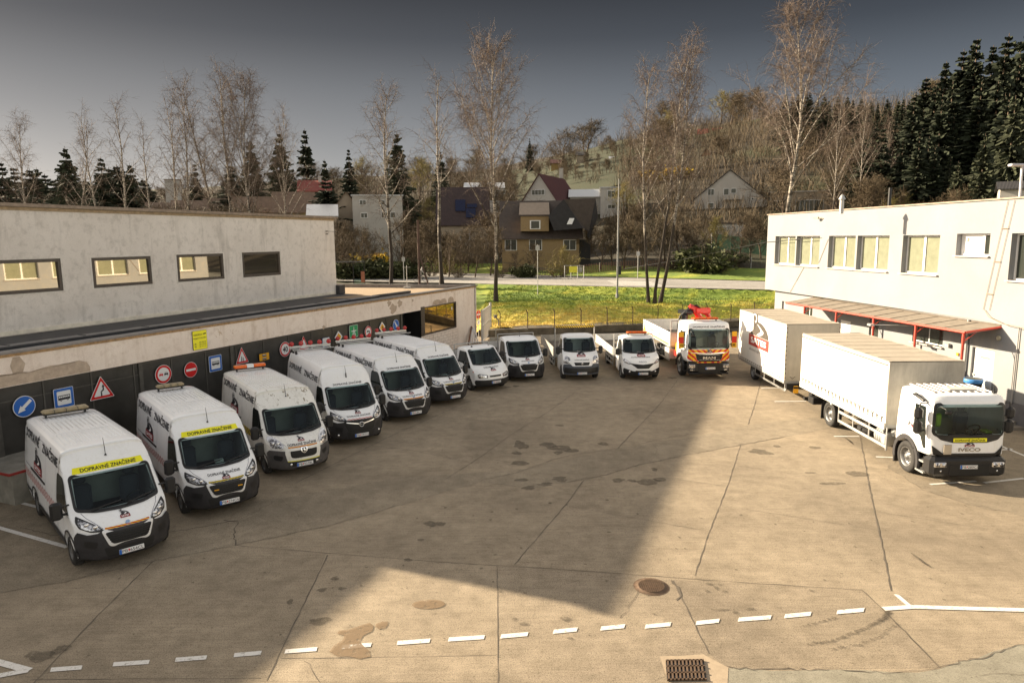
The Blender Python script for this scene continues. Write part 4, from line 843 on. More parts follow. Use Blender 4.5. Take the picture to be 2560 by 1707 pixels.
def glaze(root, sh, ws, mirrorsx=None):
    g = MB(); patch(g, rounded(ws, .06), sh.mfront, .010, 12, 16); bo = g.build('windshield', GLASS, root)
    cy = sum(p[1] for p in ws)/len(ws); ring = rounded([(y*1.03, cy+(z-cy)*1.06) for y, z in ws], .06); inn = rounded([(y*.96, cy+(z-cy)*.93) for y, z in ws], .06)
    fr = MB(); fr.add([sh.mfront(*p, .006) for p in ring]+[sh.mfront(*p, .013) for p in inn], [[i, (i+1) % len(ring), len(ring)+(i+1) % len(ring), len(ring)+i] for i in range(len(ring))]); fr.build('windshield_seal', BLACK, bo)
def sidewin(root, sh, poly, div=None):
    for sg in (-1, 1):
        mp = sh.mside(sg); s = MB(); patch(s, rounded(poly, .05), mp, .007, 8, 5); wo = s.build('side_window', DGLASS, root)
        if div:
            s = MB(); z0 = min(p[1] for p in poly)+.02; z1 = max(p[1] for p in poly)-.02; s.add([mp(div-.02, z0, .012), mp(div+.02, z0, .012), mp(div-.05, z1, .012), mp(div-.09, z1, .012)], [[0, 1, 2, 3]]); s.build('window_divider', BLACK, wo)
        zd = min(p[1] for p in poly)-.14; xd = min(p[0] for p in poly)+.1
        d = MB(); d.box((xd, sg*(sh.hw(xd, zd)+.015), zd), (.2, .03, .05), bev=.01); d.build('door_handle', BLACK, root)
def doorseam(body, sh, pts, wd=.012, mi=INKG):
    j = MB()
    for sg in (-1, 1):
        mp = sh.mside(sg)
        for (a0, b0), (a1, b1) in zip(pts, pts[1:]):
            L = hypot(a1-a0, b1-b0); nx, ny = -(b1-b0)/L*wd/2, (a1-a0)/L*wd/2; quadstrip(j, [(a0+nx, b0+ny), (a1+nx, b1+ny)], [(a0-nx, b0-ny), (a1-nx, b1-ny)], mp, .002, max(2, int(L/.12)))
    j.build('panel_seams', mi, body)
def shellbody(root, sh, ws, mat, zcut=.35, xmin=-.7):
    cy = sum(p[1] for p in ws)/len(ws); hole = [(y*.955, cy+(z-cy)*.90) for y, z in ws]; z0 = min(p[1] for p in hole)
    V, F, MI = sh.mesh(holes=lambda c: c[0] > xmin and c[2] > z0 and inpoly(c[1], c[2], hole), matf=lambda c: 1 if c[2] < zcut else 0)
    b = MB(); b.v = [tuple(map(float, p)) for p in V]; b.f = F; b.mi = MI; b.sm = [True]*len(F); return b.build('body', [mat, BLACK], root)
def ppatch(root, name, poly, mp, off, mat, r=.03, rows=8, cols=16, sym=False):
    out = []
    for sg in ((-1, 1) if sym else (1,)):
        m = MB(); patch(m, rounded([(a*sg, b) for a, b in poly], r), mp, off, rows, cols, swap=True); out.append(m.build(name, mat, root))
    return out
def headlamp(root, sh, poly, ins=(.8, .75), base=BLACK):
    for sg in (-1, 1):
        hp = [(sg*a, b) for a, b in poly]; m = MB(); patch(m, rounded(hp, .03), sh.mfront, .012, 9, 8); ho = m.build('headlight', base, root)
        cx = sum(p[0] for p in hp)/len(hp); cz = sum(p[1] for p in hp)/len(hp); m = MB(); patch(m, rounded([(cx+(a-cx)*ins[0], cz+(b-cz)*ins[1]) for a, b in hp], .03), sh.mfront, .018, 8, 8); m.build('lamp_reflector', REFL, ho)
        m = MB(); m.lathe([(.05, .0), (.04, .02), (.001, .03)], c=sh.mfront(cx, cz, .016), axis='X', n=12); m.build('lamp_bulb', CHROME, ho)
def interior(root, x, z, hy=.75, bulk=None, zr=2.0, seatx=None):
    it = MB(); it.box((x+.12, 0, z-.22), (.42, 2*hy, .24), bev=.08); it.box((x-.4, 0, z-.65), (1.4, 2*hy, .1)); it.build('dashboard', DASH, root)
    seats(root, (seatx or x-.55), z-.38, (-hy*.6, hy*.6), .85); steering(root, x+.02, hy*.58, z+.04)
def wipers(root, mf, spans):
    for y0, z0, y1, z1 in spans: wi = MB(); wi.tube([mf(y0, z0, .03), mf((y0+y1)/2, (z0+z1)/2, .03), mf(y1, z1, .03)], .012, 5); wi.build('wiper', BLACK, root)
# --- low flatbed with double-bar grille, between the tall vans and the others (older, slanted)
def ford_like(loc, yaw, label):
    root = empty('flatbed_truck', (*loc, 0), yaw, label, 'flatbed truck', 'small white flatbed trucks')
    def hw(X, z):
        a = 1.0 if z < 1.1 else 1.0-.15*((z-1.1)/.9)
        if X > .1: a -= .16*(X-.1)**2
        return a
    c = [(-1.35, .35, 0, 0, 2, 1), (-1.36, 1.2, .02, 0, 6, 0), (-1.34, 1.9, .03, -.02, 6, 0), (-1.25, 2.03, 0, -.06, 6, 0), (-.75, 2.06, 0, -.06, 6, 0), (-.52, 2.02, -.06, -.06, 4, 0), (-.44, 1.96, -.08, -.02, 3.2, 0), (-.1, 1.62, -.14, 0, 3, 0), (.26, 1.27, -.18, .02, 3, 0), (.34, 1.21, -.18, .0, 3, 1),
         (.62, 1.07, -.26, .0, 3, 0), (.84, .90, -.32, .0, 3, 0), (.90, .74, -.36, 0, 3, 0), (.92, .60, -.40, 0, 3, 0), (.92, .40, -.42, 0, 3, 0), (.86, .26, -.38, 0, 3, 1), (.46, .26, 0, 0, 2, 1)]+arch(0, .35, .41, .28)+[(-.5, .28, 0, 0, 2, 1)]
    sh = Shell(c, hw, (-1.0, -.1), 1.08); mf = sh.mfront
    ws = [(-.72, 1.92), (.72, 1.92), (.76, 1.88), (.83, 1.30), (.5, 1.27), (0, 1.255), (-.5, 1.27), (-.83, 1.30), (-.76, 1.88)]
    body = shellbody(root, sh, ws, WHITE); glaze(root, sh, ws)
    ppatch(root, 'cowl', [(-.86, 1.30), (-.5, 1.27), (0, 1.26), (.5, 1.27), (.86, 1.30), (.82, 1.265), (.5, 1.235), (0, 1.222), (-.5, 1.235), (-.82, 1.265)], mf, .014, BLACK, .01)
    sidewin(root, sh, [(.18, 1.12), (-.02, 1.42), (-.42, 1.86), (-1.08, 1.86), (-1.12, 1.30), (-.6, 1.28), (-.3, 1.10)], -.42); doorseam(body, sh, [(-1.2, .4), (-1.2, 1.92)])
    ppatch(root, 'front_bumper', [(-.95, .60), (.95, .60), (.97, .45), (.88, .28), (-.88, .28), (-.97, .45)], mf, .03, BLACK, .05)
    ppatch(root, 'grille', [(-.34, .80), (.34, .80), (.31, .72), (-.31, .72)], mf, .014, BLACKM, .02)
    headlamp(root, sh, [(.42, .82), (.44, .68), (.82, .68), (.88, .84), (.80, .90)])
    plate(root, sh.front(0, .47)+.05, .47, 'PB888BL'); interior(root, 0, 1.25, .78)
    for sg in (-1, 1): mirror(root, .0, sg*.93, 1.30, .36, .20, .08)
    for y in (-.45, .55): m = MB(); m.lathe([(.05, 0), (.04, .05), (.001, .07)], c=(-.62, y, 2.04), n=10); m.build('roof_marker_light', BLACK if y < 0 else GALV, root)
    t = MB(); put_text(t, 'DOPRAVNÉ ZNAČENIE', -.42, 1.11, .42, .07, mf, .010, 2, .01); logo(t, mf, -.14, .99, .28, .010, 0, True); t.build('hood_lettering', [DRED, INKW, INK], root)
    m = MB(); m.box((.42, -(hw(.42, .98)+.01), .98), (.08, .03, .04), bev=.01); m.build('side_repeater', ORANGE, root)
    wipers(root, mf, [(-.55, 1.29, .0, 1.36), (.05, 1.29, .62, 1.36)])
    bed(root, -1.48, -4.4, 2.05, .92, .38, headz=2.12)
    for x, y in ((0, -.87), (0, .87), (-3.2, -.8), (-3.2, .8)): wheel(root, x, y, .33, .22)
    wheel_arch_lining(root)
    return root
def wheel_arch_lining(root): 
    ub = MB(); ub.box((-.35, 0, .55), (1.9, 1.3, .3)); ub.build('underbody', BLACK, root)
ford_like((-1.32, 33.99), radians(-56.1), 'low slanted-nose white flatbed truck beside the last tall van, headlights beside a slim slot grille')
# --- facelift cab with pickup bed
r8, s8 = boxer('flatbed_truck', (.61, 36.2), -1.28, 'white flatbed truck with rounded cab, white-framed black grille and low grey bed', 'flatbed truck', 'small white flatbed trucks', cab=True, roofz=2.20, plate_t='PB572CY', front_text=None, side=None, logo_side=False, hoodtext=4, hoodband=None)
bed(r8, -1.50, -4.9, 2.1, .95, .40, headz=2.25); wheel(r8, -4.0, -.84, .345, .24); wheel(r8, -4.0, .84, .345, .24)
# --- truck with yellow-black bar above its roof
def mascott(loc, yaw, label):
    root = empty('flatbed_truck', (*loc, 0), yaw, label, 'flatbed truck', 'small white flatbed trucks')
    def hw(X, z):
        a = .97 if z < 1.2 else .97-.13*((z-1.2)/.95)
        if X > .1: a -= .16*(X-.1)**2
        return a
    c = [(-1.15, .40, 0, 0, 2, 1), (-1.16, 1.3, .02, 0, 6, 0), (-1.15, 2.1, .03, -.02, 6, 0), (-1.05, 2.28, 0, -.07, 5, 0), (-.6, 2.33, 0, -.08, 5, 0), (-.32, 2.26, -.06, -.08, 4, 0), (-.20, 2.12, -.09, -.02, 3.4, 0), (.05, 1.8, -.14, 0, 3, 0), (.30, 1.46, -.18, .02, 3, 0), (.38, 1.40, -.18, .0, 3, 1),
         (.62, 1.28, -.24, .02, 3, 0), (.82, 1.08, -.28, .02, 3, 0), (.88, .85, -.32, 0, 3, 0), (.92, .72, -.36, 0, 3, 0), (.94, .45, -.40, 0, 3, 0), (.88, .30, -.38, 0, 3, 1), (.48, .30, 0, 0, 2, 1)]+arch(0, .37, .43, .32)+[(-.52, .32, 0, 0, 2, 1)]
    sh = Shell(c, hw, (-.85, -.1), 1.15); mf = sh.mfront
    ws = [(-.74, 2.12), (.74, 2.12), (.79, 2.06), (.85, 1.50), (.5, 1.465), (0, 1.455), (-.5, 1.465), (-.85, 1.50), (-.79, 2.06)]
    body = shellbody(root, sh, ws, WHITE); glaze(root, sh, ws)
    ppatch(root, 'cowl', [(-.86, 1.50), (-.5, 1.465), (0, 1.455), (.5, 1.465), (.86, 1.50), (.82, 1.47), (.5, 1.435), (0, 1.42), (-.5, 1.435), (-.82, 1.47)], mf, .014, BLACK, .01)
    sidewin(root, sh, [(.20, 1.35), (-.0, 1.62), (-.28, 2.05), (-.95, 2.05), (-1.0, 1.42)], -.25); doorseam(body, sh, [(-1.08, .45), (-1.08, 2.1)])
    ppatch(root, 'front_bumper', [(-.50, .78), (.50, .78), (.60, .90), (.93, .86), (.97, .6), (.90, .34), (-.90, .34), (-.97, .6), (-.93, .86), (-.60, .90)], mf, .025, simple_cached('blue_grey_plastic', (.07, .08, .10)), .05)
    ppatch(root, 'lower_intake', [(-.88, .70), (.88, .70), (.90, .42), (-.90, .42)], mf, .034, BLACK, .06)
    gm = ppatch(root, 'grille', [(-.42, .98), (.42, .98), (.36, .82), (-.36, .82)], mf, .014, BLACKM, .03)[0]
    q = MB(); x0 = sh.front(0, .9)+.03; q.add([(x0, 0, .99), (x0, .055, .91), (x0, 0, .83), (x0, -.055, .91), (x0+.012, 0, .96), (x0+.012, .03, .91), (x0+.012, 0, .86), (x0+.012, -.03, .91)], [[0, 1, 5, 4], [1, 2, 6, 5], [2, 3, 7, 6], [3, 0, 4, 7]]); q.build('grille_emblem', CHROME, gm)
    headlamp(root, sh, [(.62, 1.22), (.56, 1.0), (.64, .90), (.93, .92), (.95, 1.05), (.86, 1.25), (.74, 1.28)], (.86, .86), CHROME)
    plate(root, sh.front(0, .44)+.05, .42, 'PB556AO', -.02); interior(root, .1, 1.44, .78)
    for sg in (-1, 1): mirror(root, .10, sg*.90, 1.52, .42, .22, .14)
    t = MB(); put_text(t, 'DOPRAVNÉ ZNAČENIE', -.38, 1.08, .38, .06, mf, .010, 2, .01); logo(t, mf, -.22, 1.25, .44, .010, 0, True); t.build('hood_lettering', [DRED, INKW, INK], root)
    wipers(root, mf, [(-.6, 1.49, .0, 1.55), (.05, 1.49, .65, 1.55)])
    bed(root, -1.32, -6.6, 2.25, 1.0, .42, headz=2.58, yb=True, mats=[simple_cached('worn_grey_board', (.34, .32, .28), var=.3), GALV])
    for x, y in ((0, -.86), (0, .86), (-4.1, -.78), (-4.1, .78)): wheel(root, x, y, .36, .24)
    underguard(root, -1.6, -3.5, -1.08, .45, .75); wheel_arch_lining(root)
    m = MB(); m.box((-1.0, -.98, 1.0), (.25, .02, .3)); return root
mascott((3.58, 36.35), radians(-84.4), 'white flatbed truck with a yellow and black striped bar over its cab and weathered bed')
# --- pointed nose flatbed with orange beacon bar
def daily(loc, yaw, label):
    root = empty('flatbed_truck', (*loc, 0), yaw, label, 'flatbed truck', 'small white flatbed trucks')
    def hw(X, z):
        a = .98 if z < 1.2 else .98-.14*((z-1.2)/.9)
        if X > .1: a -= .18*(X-.1)**2
        return a
    c = [(-1.25, .38, 0, 0, 2, 1), (-1.26, 1.3, .02, 0, 6, 0), (-1.25, 2.0, .03, -.02, 6, 0), (-1.15, 2.17, 0, -.07, 5, 0), (-.6, 2.22, 0, -.08, 5, 0), (-.36, 2.16, -.06, -.07, 4, 0), (-.24, 2.05, -.09, -.02, 3.4, 0), (.0, 1.74, -.14, 0, 3, 0), (.27, 1.37, -.20, .02, 3, 0), (.36, 1.31, -.20, .0, 3, 1),
         (.66, 1.18, -.28, .03, 3, 0), (.90, 1.0, -.36, .03, 2.6, 0), (.99, .82, -.42, 0, 2.4, 0), (1.02, .62, -.44, 0, 2.4, 0), (1.0, .40, -.44, 0, 2.6, 0), (.92, .27, -.40, 0, 3, 1), (.48, .28, 0, 0, 2, 1)]+arch(0, .36, .42, .30)+[(-.52, .30, 0, 0, 2, 1)]
    sh = Shell(c, hw, (-.9, -.1), 1.12); mf = sh.mfront
    ws = [(-.74, 2.04), (.74, 2.04), (.79, 1.98), (.86, 1.42), (.5, 1.385), (0, 1.37), (-.5, 1.385), (-.86, 1.42), (-.79, 1.98)]
    body = shellbody(root, sh, ws, WHITE); glaze(root, sh, ws)
    ppatch(root, 'cowl', [(-.86, 1.41), (-.5, 1.38), (0, 1.365), (.5, 1.38), (.86, 1.41), (.82, 1.38), (.5, 1.35), (0, 1.335), (-.5, 1.35), (-.82, 1.38)], mf, .014, BLACK, .01)
    sidewin(root, sh, [(.22, 1.28), (.0, 1.54), (-.30, 1.97), (-1.02, 1.97), (-1.08, 1.34)], -.25); doorseam(body, sh, [(-1.18, .4), (-1.18, 2.02)])
    ppatch(root, 'front_bumper', [(-.95, .66), (-.5, .52), (.5, .52), (.95, .66), (.97, .5), (.90, .30), (-.90, .30), (-.97, .5)], mf, .025, BLACK, .05)
    gm = ppatch(root, 'grille', [(-.66, .92), (.0, .86), (.66, .92), (.40, .74), (.30, .66), (-.30, .66), (-.40, .74)], mf, .016, BLACKM, .03)[0]
    ppatch(root, 'lower_intake', [(-.40, .56), (.40, .56), (.36, .44), (-.36, .44)], mf, .030, BLACKM, .03)
    headlamp(root, sh, [(.56, .90), (.90, 1.12), (.95, 1.05), (.90, .94), (.66, .86)])
    for sg in (-1, 1): m = MB(); m.lathe([(.05, 0), (.04, .015), (.001, .02)], c=mf(sg*.66, .48, .03), axis='X', n=12); m.build('fog_lamp', CHROME, root)
    plate(root, sh.front(0, .40)+.05, .40, 'PB722DO'); interior(root, .05, 1.36, .78)
    for sg in (-1, 1): mirror(root, .12, sg*.92, 1.42, .36, .22, .14)
    t = MB(); put_text(t, 'DOPRAVNÉ ZNAČENIE', -.55, 1.17, .45, .06, mf, .010, 2, .01); logo(t, mf, -.20, 1.225, .40, .010, 0, True); put_text(t, 'IVECO', -.20, .96, .20, .07, mf, .010, 3, .03); t.build('hood_lettering', [DRED, INKW, INK, simple_cached('steel_lettering', (.30, .32, .38))], root)
    wipers(root, mf, [(-.6, 1.40, .0, 1.47), (.05, 1.40, .65, 1.47)])
    lightbar(root, -.62, 2.20, 1.1, [ORANGE, BLACK, ORANGE], 'beacon_bar', .30, .09, False)
    bed(root, -1.45, -7.0, 2.2, .98, .42, headz=2.15)
    for x, y in ((0, -.87), (0, .87), (-4.3, -.80), (-4.3, .80)): wheel(root, x, y, .36, .23)
    underguard(root, -1.6, -3.6, -1.06, .45, .75); wheel_arch_lining(root); return root
daily((6.78, 36.33), radians(-86.8), 'white flatbed truck with pointed grille and an orange beacon bar, next to the crane truck')
# --- big trucks
def bigcab(root, W2, xf, xr, z0, zr, slope, wsz, belt, archr=.58, archx=0, archz=.5, white=WHITE):
    def hw(X, z):
        a = W2
        if z > belt: a = W2-.07*((z-belt)/(zr-belt))**1.5
        if X > xf-.5: a -= .22*((X-(xf-.5))/.5)**3*.5
        return a
    c = [(xr, z0+.12, 0, 0, 2, 1), (xr-.01, belt, .02, 0, 8, 0), (xr+.0, zr-.2, .04, -.02, 8, 0), (xr+.18, zr-.02, 0, -.06, 8, 0), ((xf+xr)/2, zr+.02, 0, -.07, 8, 0), (xf-slope-.28, zr, -.02, -.06, 8, 0), (xf-slope-.10, zr-.09, -.05, -.04, 6, 0),
         (xf-slope*.8, wsz[1], -.08, 0, 6, 0), (xf-slope*.3, (wsz[0]+wsz[1])/2, -.11, 0, 6, 0), (xf-.02, wsz[0], -.13, 0, 6, 0), (xf+.0, (wsz[0]+z0)/2, -.15, 0, 6, 0), (xf, z0+.03, -.15, 0, 6, 1)]
    if archr: c += [(archx+archr+.02, z0, 0, 0, 2, 1)]+arch(archx, archz, archr, z0)+[(archx-archr-.02, z0+.06, 0, 0, 2, 1)]
    return Shell(c, hw, (xr+.5, xf-.7), (belt+zr)/2-.05, step=.09, ny=14, nr=6)
def crane_truck(loc, yaw):
    root = empty('crane_truck', (*loc, 0), yaw, 'big white truck with red and yellow chevrons on its front and a folded red crane', 'crane truck')
    sh = bigcab(root, 1.16, 1.36, -.62, .95, 3.0, .20, (1.60, 2.66), 1.5, .60, 0, .52); mf = sh.mfront
    ws = [(-.98, 2.66), (.98, 2.66), (1.05, 2.60), (1.07, 1.72), (1.0, 1.62), (-1.0, 1.62), (-1.07, 1.72), (-1.05, 2.60)]
    body = shellbody(root, sh, ws, WHITE, .5, 0); glaze(root, sh, ws)
    sidewin(root, sh, [(.88, 1.60), (.78, 2.45), (-.10, 2.48), (-.12, 1.60)], None); doorseam(body, sh, [(-.22, 1.1), (-.22, 2.6), (.9, 2.6), (.98, 1.4)])
    chev = MB()
    S1, S2 = simple_cached('chevron_red', (.62, .02, .01), var=.06), simple_cached('chevron_yellow', (.90, .50, .02), var=.06)
    O = lambda y: abs(y)
    n = 12
    for sg in (-1, 1):
        for k in range(-5, 14):                       # slanted bars clipped to the frame by quads on a fine grid
            pass
    ny_, nz_ = 66, 20
    inner = [(-.72, 1.37), (.72, 1.37), (.66, 1.08), (.50, .98), (-.50, .98), (-.66, 1.08)]
    outer = [(-1.09, 1.60), (1.09, 1.60), (1.11, 1.1), (.72, .93), (.5, .90), (-.5, .90), (-.72, .93), (-1.11, 1.1)]
    for i in range(ny_):
        for j in range(nz_):
            y0, y1 = -1.12+2.24*i/ny_, -1.12+2.24*(i+1)/ny_; z0, z1 = .90+.70*j/nz_, .90+.70*(j+1)/nz_; yc, zc = (y0+y1)/2, (z0+z1)/2
            if not inpoly(yc, zc, outer) or inpoly(yc, zc, inner): continue
            for tri in (((y0, z0), (y1, z0), (y1, z1)), ((y0, z0), (y1, z1), (y0, z1))) if yc > 0 else (((y0, z0), (y1, z0), (y0, z1)), ((y1, z0), (y1, z1), (y0, z1))):
                a = sum(p[0] for p in tri)/3; b = sum(p[1] for p in tri)/3; chev.add([mf(p[0], p[1], .010) for p in tri], [[0, 1, 2]], int(((abs(a)*.9-b)*3.7+40) % 1 > .5))
    chev.build('chevron_panel', [S1, S2], root)
    gm = ppatch(root, 'grille', inner, mf, .016, BLACKM, .03)[0]
    q = MB(); 
    for z in (1.05, 1.33): q.tube([mf(y, z, .03) for y in np.linspace(-.55, .55, 7)], .010, 4)
    quadstrip(q, [(-1.0, 1.46), (-.5, 1.43), (0, 1.40), (.5, 1.43), (1.0, 1.46)], [(-1.0, 1.43), (-.5, 1.385), (0, 1.33), (.5, 1.385), (1.0, 1.43)], mf, .03, 20); put_text(q, 'MAN', -.33, 1.10, .33, .13, mf, .03, 0, .03)
    q.build('grille_trim', CHROME, gm)
    t = MB(); put_text(t, 'DOPRAVNÉ ZNAČENIE', -.85, 2.73, .85, .10, mf, .010, 2, .015); logo(t, mf, -.16, 1.42, .32, .045, 0, True); t.build('front_lettering', [DRED, INKW, INK], root)
    b = MB(); b.box((1.18, 0, .66), (.46, 2.20, .62), bev=.12); b.box((1.25, 0, .34), (.36, 2.1, .08), bev=.03); bo = b.build('front_bumper', BLACK, root)
    b = MB(); b.box((1.415, 0, .62), (.03, 1.15, .48), bev=.02); b.build('lower_intake', BLACKM, bo)
    b = MB()
    for sg in (-1, 1):
        h = MB(); h.box((1.38, sg*.90, .72), (.10, .36, .22), bev=.03); ho = h.build('headlight', CHROME, root); h = MB(); h.box((1.435, sg*.90, .72), (.02, .30, .17), bev=.01); h.build('lamp_reflector', REFL, ho)
        h = MB(); h.box((1.40, sg*.90, .53), (.06, .24, .09), bev=.02); h.build('fog_lamp', REFL, ho)
        m = MB(); m.box((.95, sg*1.42, 2.22), (.18, .24, .56), bev=.05); m.box((.97, sg*1.40, 1.78), (.16, .24, .24), bev=.04); m.tube([(.9, sg*1.1, 2.5), (.95, sg*1.4, 2.5)], .03); m.tube([(.9, sg*1.1, 1.8), (.95, sg*1.4, 1.8)], .03); mo = m.build('door_mirror', BLACK, root)
        m = MB()
        for k in range(10):
            zc = 1.78+.055*k*1.55; m.add([(1.05, sg*1.42+y, z) for y, z in ((-.13, 1.64+.086*k), (.13, 1.64+.086*k), (.13, 1.64+.086*(k+1)), (-.13, 1.64+.086*(k+1)))], [[0, 1, 2, 3]], 1 if (k < 3 or k > 6) else 0)
        m.build('mirror_marking', [S1, S2], mo)
        f = MB(); f.tube([(.66*cos(a), sg*1.12, .52+.66*sin(a)) for a in np.linspace(-.2, pi+.1, 14)], .09, 6); f.build('wheel_arch', BLACK, root)
        st = MB(); st.box((.9, sg*1.08, .42), (.3, .24, .05)); st.box((.9, sg*1.08, .72), (.26, .2, .05)); st.build('cab_step', BLACK, root)
    m = MB(); m.tube([mf(-1.0, 2.58, .02), (1.55, -1.02, 2.55), (1.6, -.98, 2.45)], .015); m.box((1.6, -.96, 2.38), (.12, .22, .16), bev=.05); m.build('front_mirror', BLACK, root)
    plate(root, 1.46, .62, 'PB620CR', .05)
    interior(root, .62, 1.70, .9, seatx=.1); q = MB(); q.box((-.50, 0, 1.9), (.04, 2.1, 1.5)); q.build('cab_rear_wall', simple_cached('cab_lining', (.42, .42, .33)), root)
    lightbar(root, .55, 3.0, 1.35, [ORANGE, BLACK, ORANGE], 'beacon_bar', .32, .09, False)
    wipers(root, mf, [(-.85, 1.63, -.25, 1.80), (.05, 1.63, .70, 1.80)])
    # crane behind the cab
    RC = simple_cached('crane_red', (.60, .018, .012), rough=.35, var=.12, coat=.4)
    c = MB(); c.box((-1.15, 0, 1.55), (.5, .7, 1.5), bev=.05); c.tube([(-1.15, 0, 2.1), (-1.15, 0, 3.0)], .22, 10); c.box((-1.15, 0, 1.0), (.45, 2.2, .3), bev=.03); cr_ = c.build('crane_column', RC, root)
    c = MB(); P = [(-1.15, .1, 3.0), (-1.15, -.35, 3.55)]; c.tube([(-1.15, .55, 2.6), (-1.15, -.10, 3.45), (-1.15, -.38, 3.62)], [.15, .17, .15], 4); c.tube([(-1.1, -.38, 3.62), (-1.1, .62, 3.25), (-1.1, 1.0, 2.55)], [.17, .15, .11], 4); c.box((-1.0, .35, 3.40), (.3, .8, .30), bev=.03); c.build('crane_boom', RC, root)
    c = MB()
    for k in range(9):
        y0 = -.30-.07*k; c.tube([(-1.15+.05*(k % 3), -.10-.04*k, 3.60-.02*k), (-1.15+.06*(k % 3), -.45-.06*k, 3.50-.05*k), (-1.12+.05*(k % 3), -.62-.05*k, 3.0-.06*k), (-1.1, -.50-.04*k, 2.55)], .038, 5)
    c.tube([(-1.1, -.45, 3.55), (-1.1, .0, 3.68), (-1.1, .35, 3.45)], .05, 6); c.box((-1.1, -.62, 2.95), (.34, .30, .62), bev=.10); c.box((-1.1, -.42, 3.32), (.40, .50, .30), bev=.10); c.build('hydraulic_hoses', BLACK, cr_)
    c = MB(); c.box((-1.15, -.85, 1.35), (.4, .35, .45), bev=.03); c.tube([(-1.0, -1.0, 1.1), (-1.0, -1.0, 1.8)], .03); c.tube([(-1.15, -.75, 1.1), (-1.15, -.75, 1.9)], .03); c.build('control_valves', YELO, cr_)
    c = MB(); c.box((-.85, -.9, 2.3), (.25, .38, .95), bev=.10); c.build('air_intake', BLACK, root)
    # bed
    ho = bed(root, -1.75, -8.2, 2.5, 1.35, .75, headz=2.75, mats=[simple_cached('white_side_board', (.74, .73, .70), var=.12), GALV])
    t = MB(); mp = lambda a, b, off: (a, -(1.25+.018+off), b)
    put_text(t, 'DOPRAVNÉ ZNAČENIE', -6.8, 1.62, -3.0, .22, mp, .004, 0, .02); t.add([mp(a, b, .004) for a, b in ((-7.9, 1.45), (-7.5, 1.45), (-7.7, 2.0))], [[0, 1, 2]], 1)
    t.build('bed_lettering', [INKG, YELO], root)
    t = MB()
    for k in range(40): x = -8.1+.155*k; t.add([mp(x+q[0], 1.36+q[1], .004) for q in ((0, 0), (.075, 0), (.105, .1), (.03, .1))], [[0, 1, 2, 3]], k % 2)
    t.build('side_band', [S1, S2], root)
    b = MB(); b.box((-2.3, -1.05, .85), (.9, .4, .6), bev=.03); b.build('tool_box', ALU, root)
    b = MB(); b.box((-3.4, -1.0, .82), (1.0, .5, .5), bev=.15); b.build('fuel_tank', BLACK, root)
    underguard(root, -1.9, -4.8, -1.2, .50, .80)
    for x, y in ((0, -1.02), (0, 1.02), (-5.0, -.95), (-5.0, .95)): wheel(root, x, y, .50, .30 if x == 0 else .5, truck=True)
    ub = MB(); ub.box((-3.0, 0, .75), (8.2, .8, .3)); ub.build('chassis_rail', BLACK, root); return root
crane_truck((10.27, 36.93), radians(-87.5))
TARP = None
def tarp_mat(name, col, dirt):
    m, n, b = nmat(name); f = noise(n, 1.3, 6, .65, coords(n)); g = noise(n, 5, 5, .7, coords(n, 'Object', (1, 1, .2)))
    n.links.new(ramp(n, mixc(n, .5, f, g), [(.35, tuple(x*(1-dirt) for x in col)), (.6, col)]), b.inputs['Base Color']); b.inputs['Roughness'].default_value = .5; bump(n, b, noise(n, .9, 4, .55, coords(n, 'Object', (1, 1, .6))), .35, .06); return m
TARP = tarp_mat('white_tarpaulin', (.78, .77, .73), .10); TARPG = tarp_mat('grey_tarpaulin', (.46, .43, .37), .35); TROOF = tarp_mat('dusty_tarpaulin_roof', (.42, .36, .28), .25)
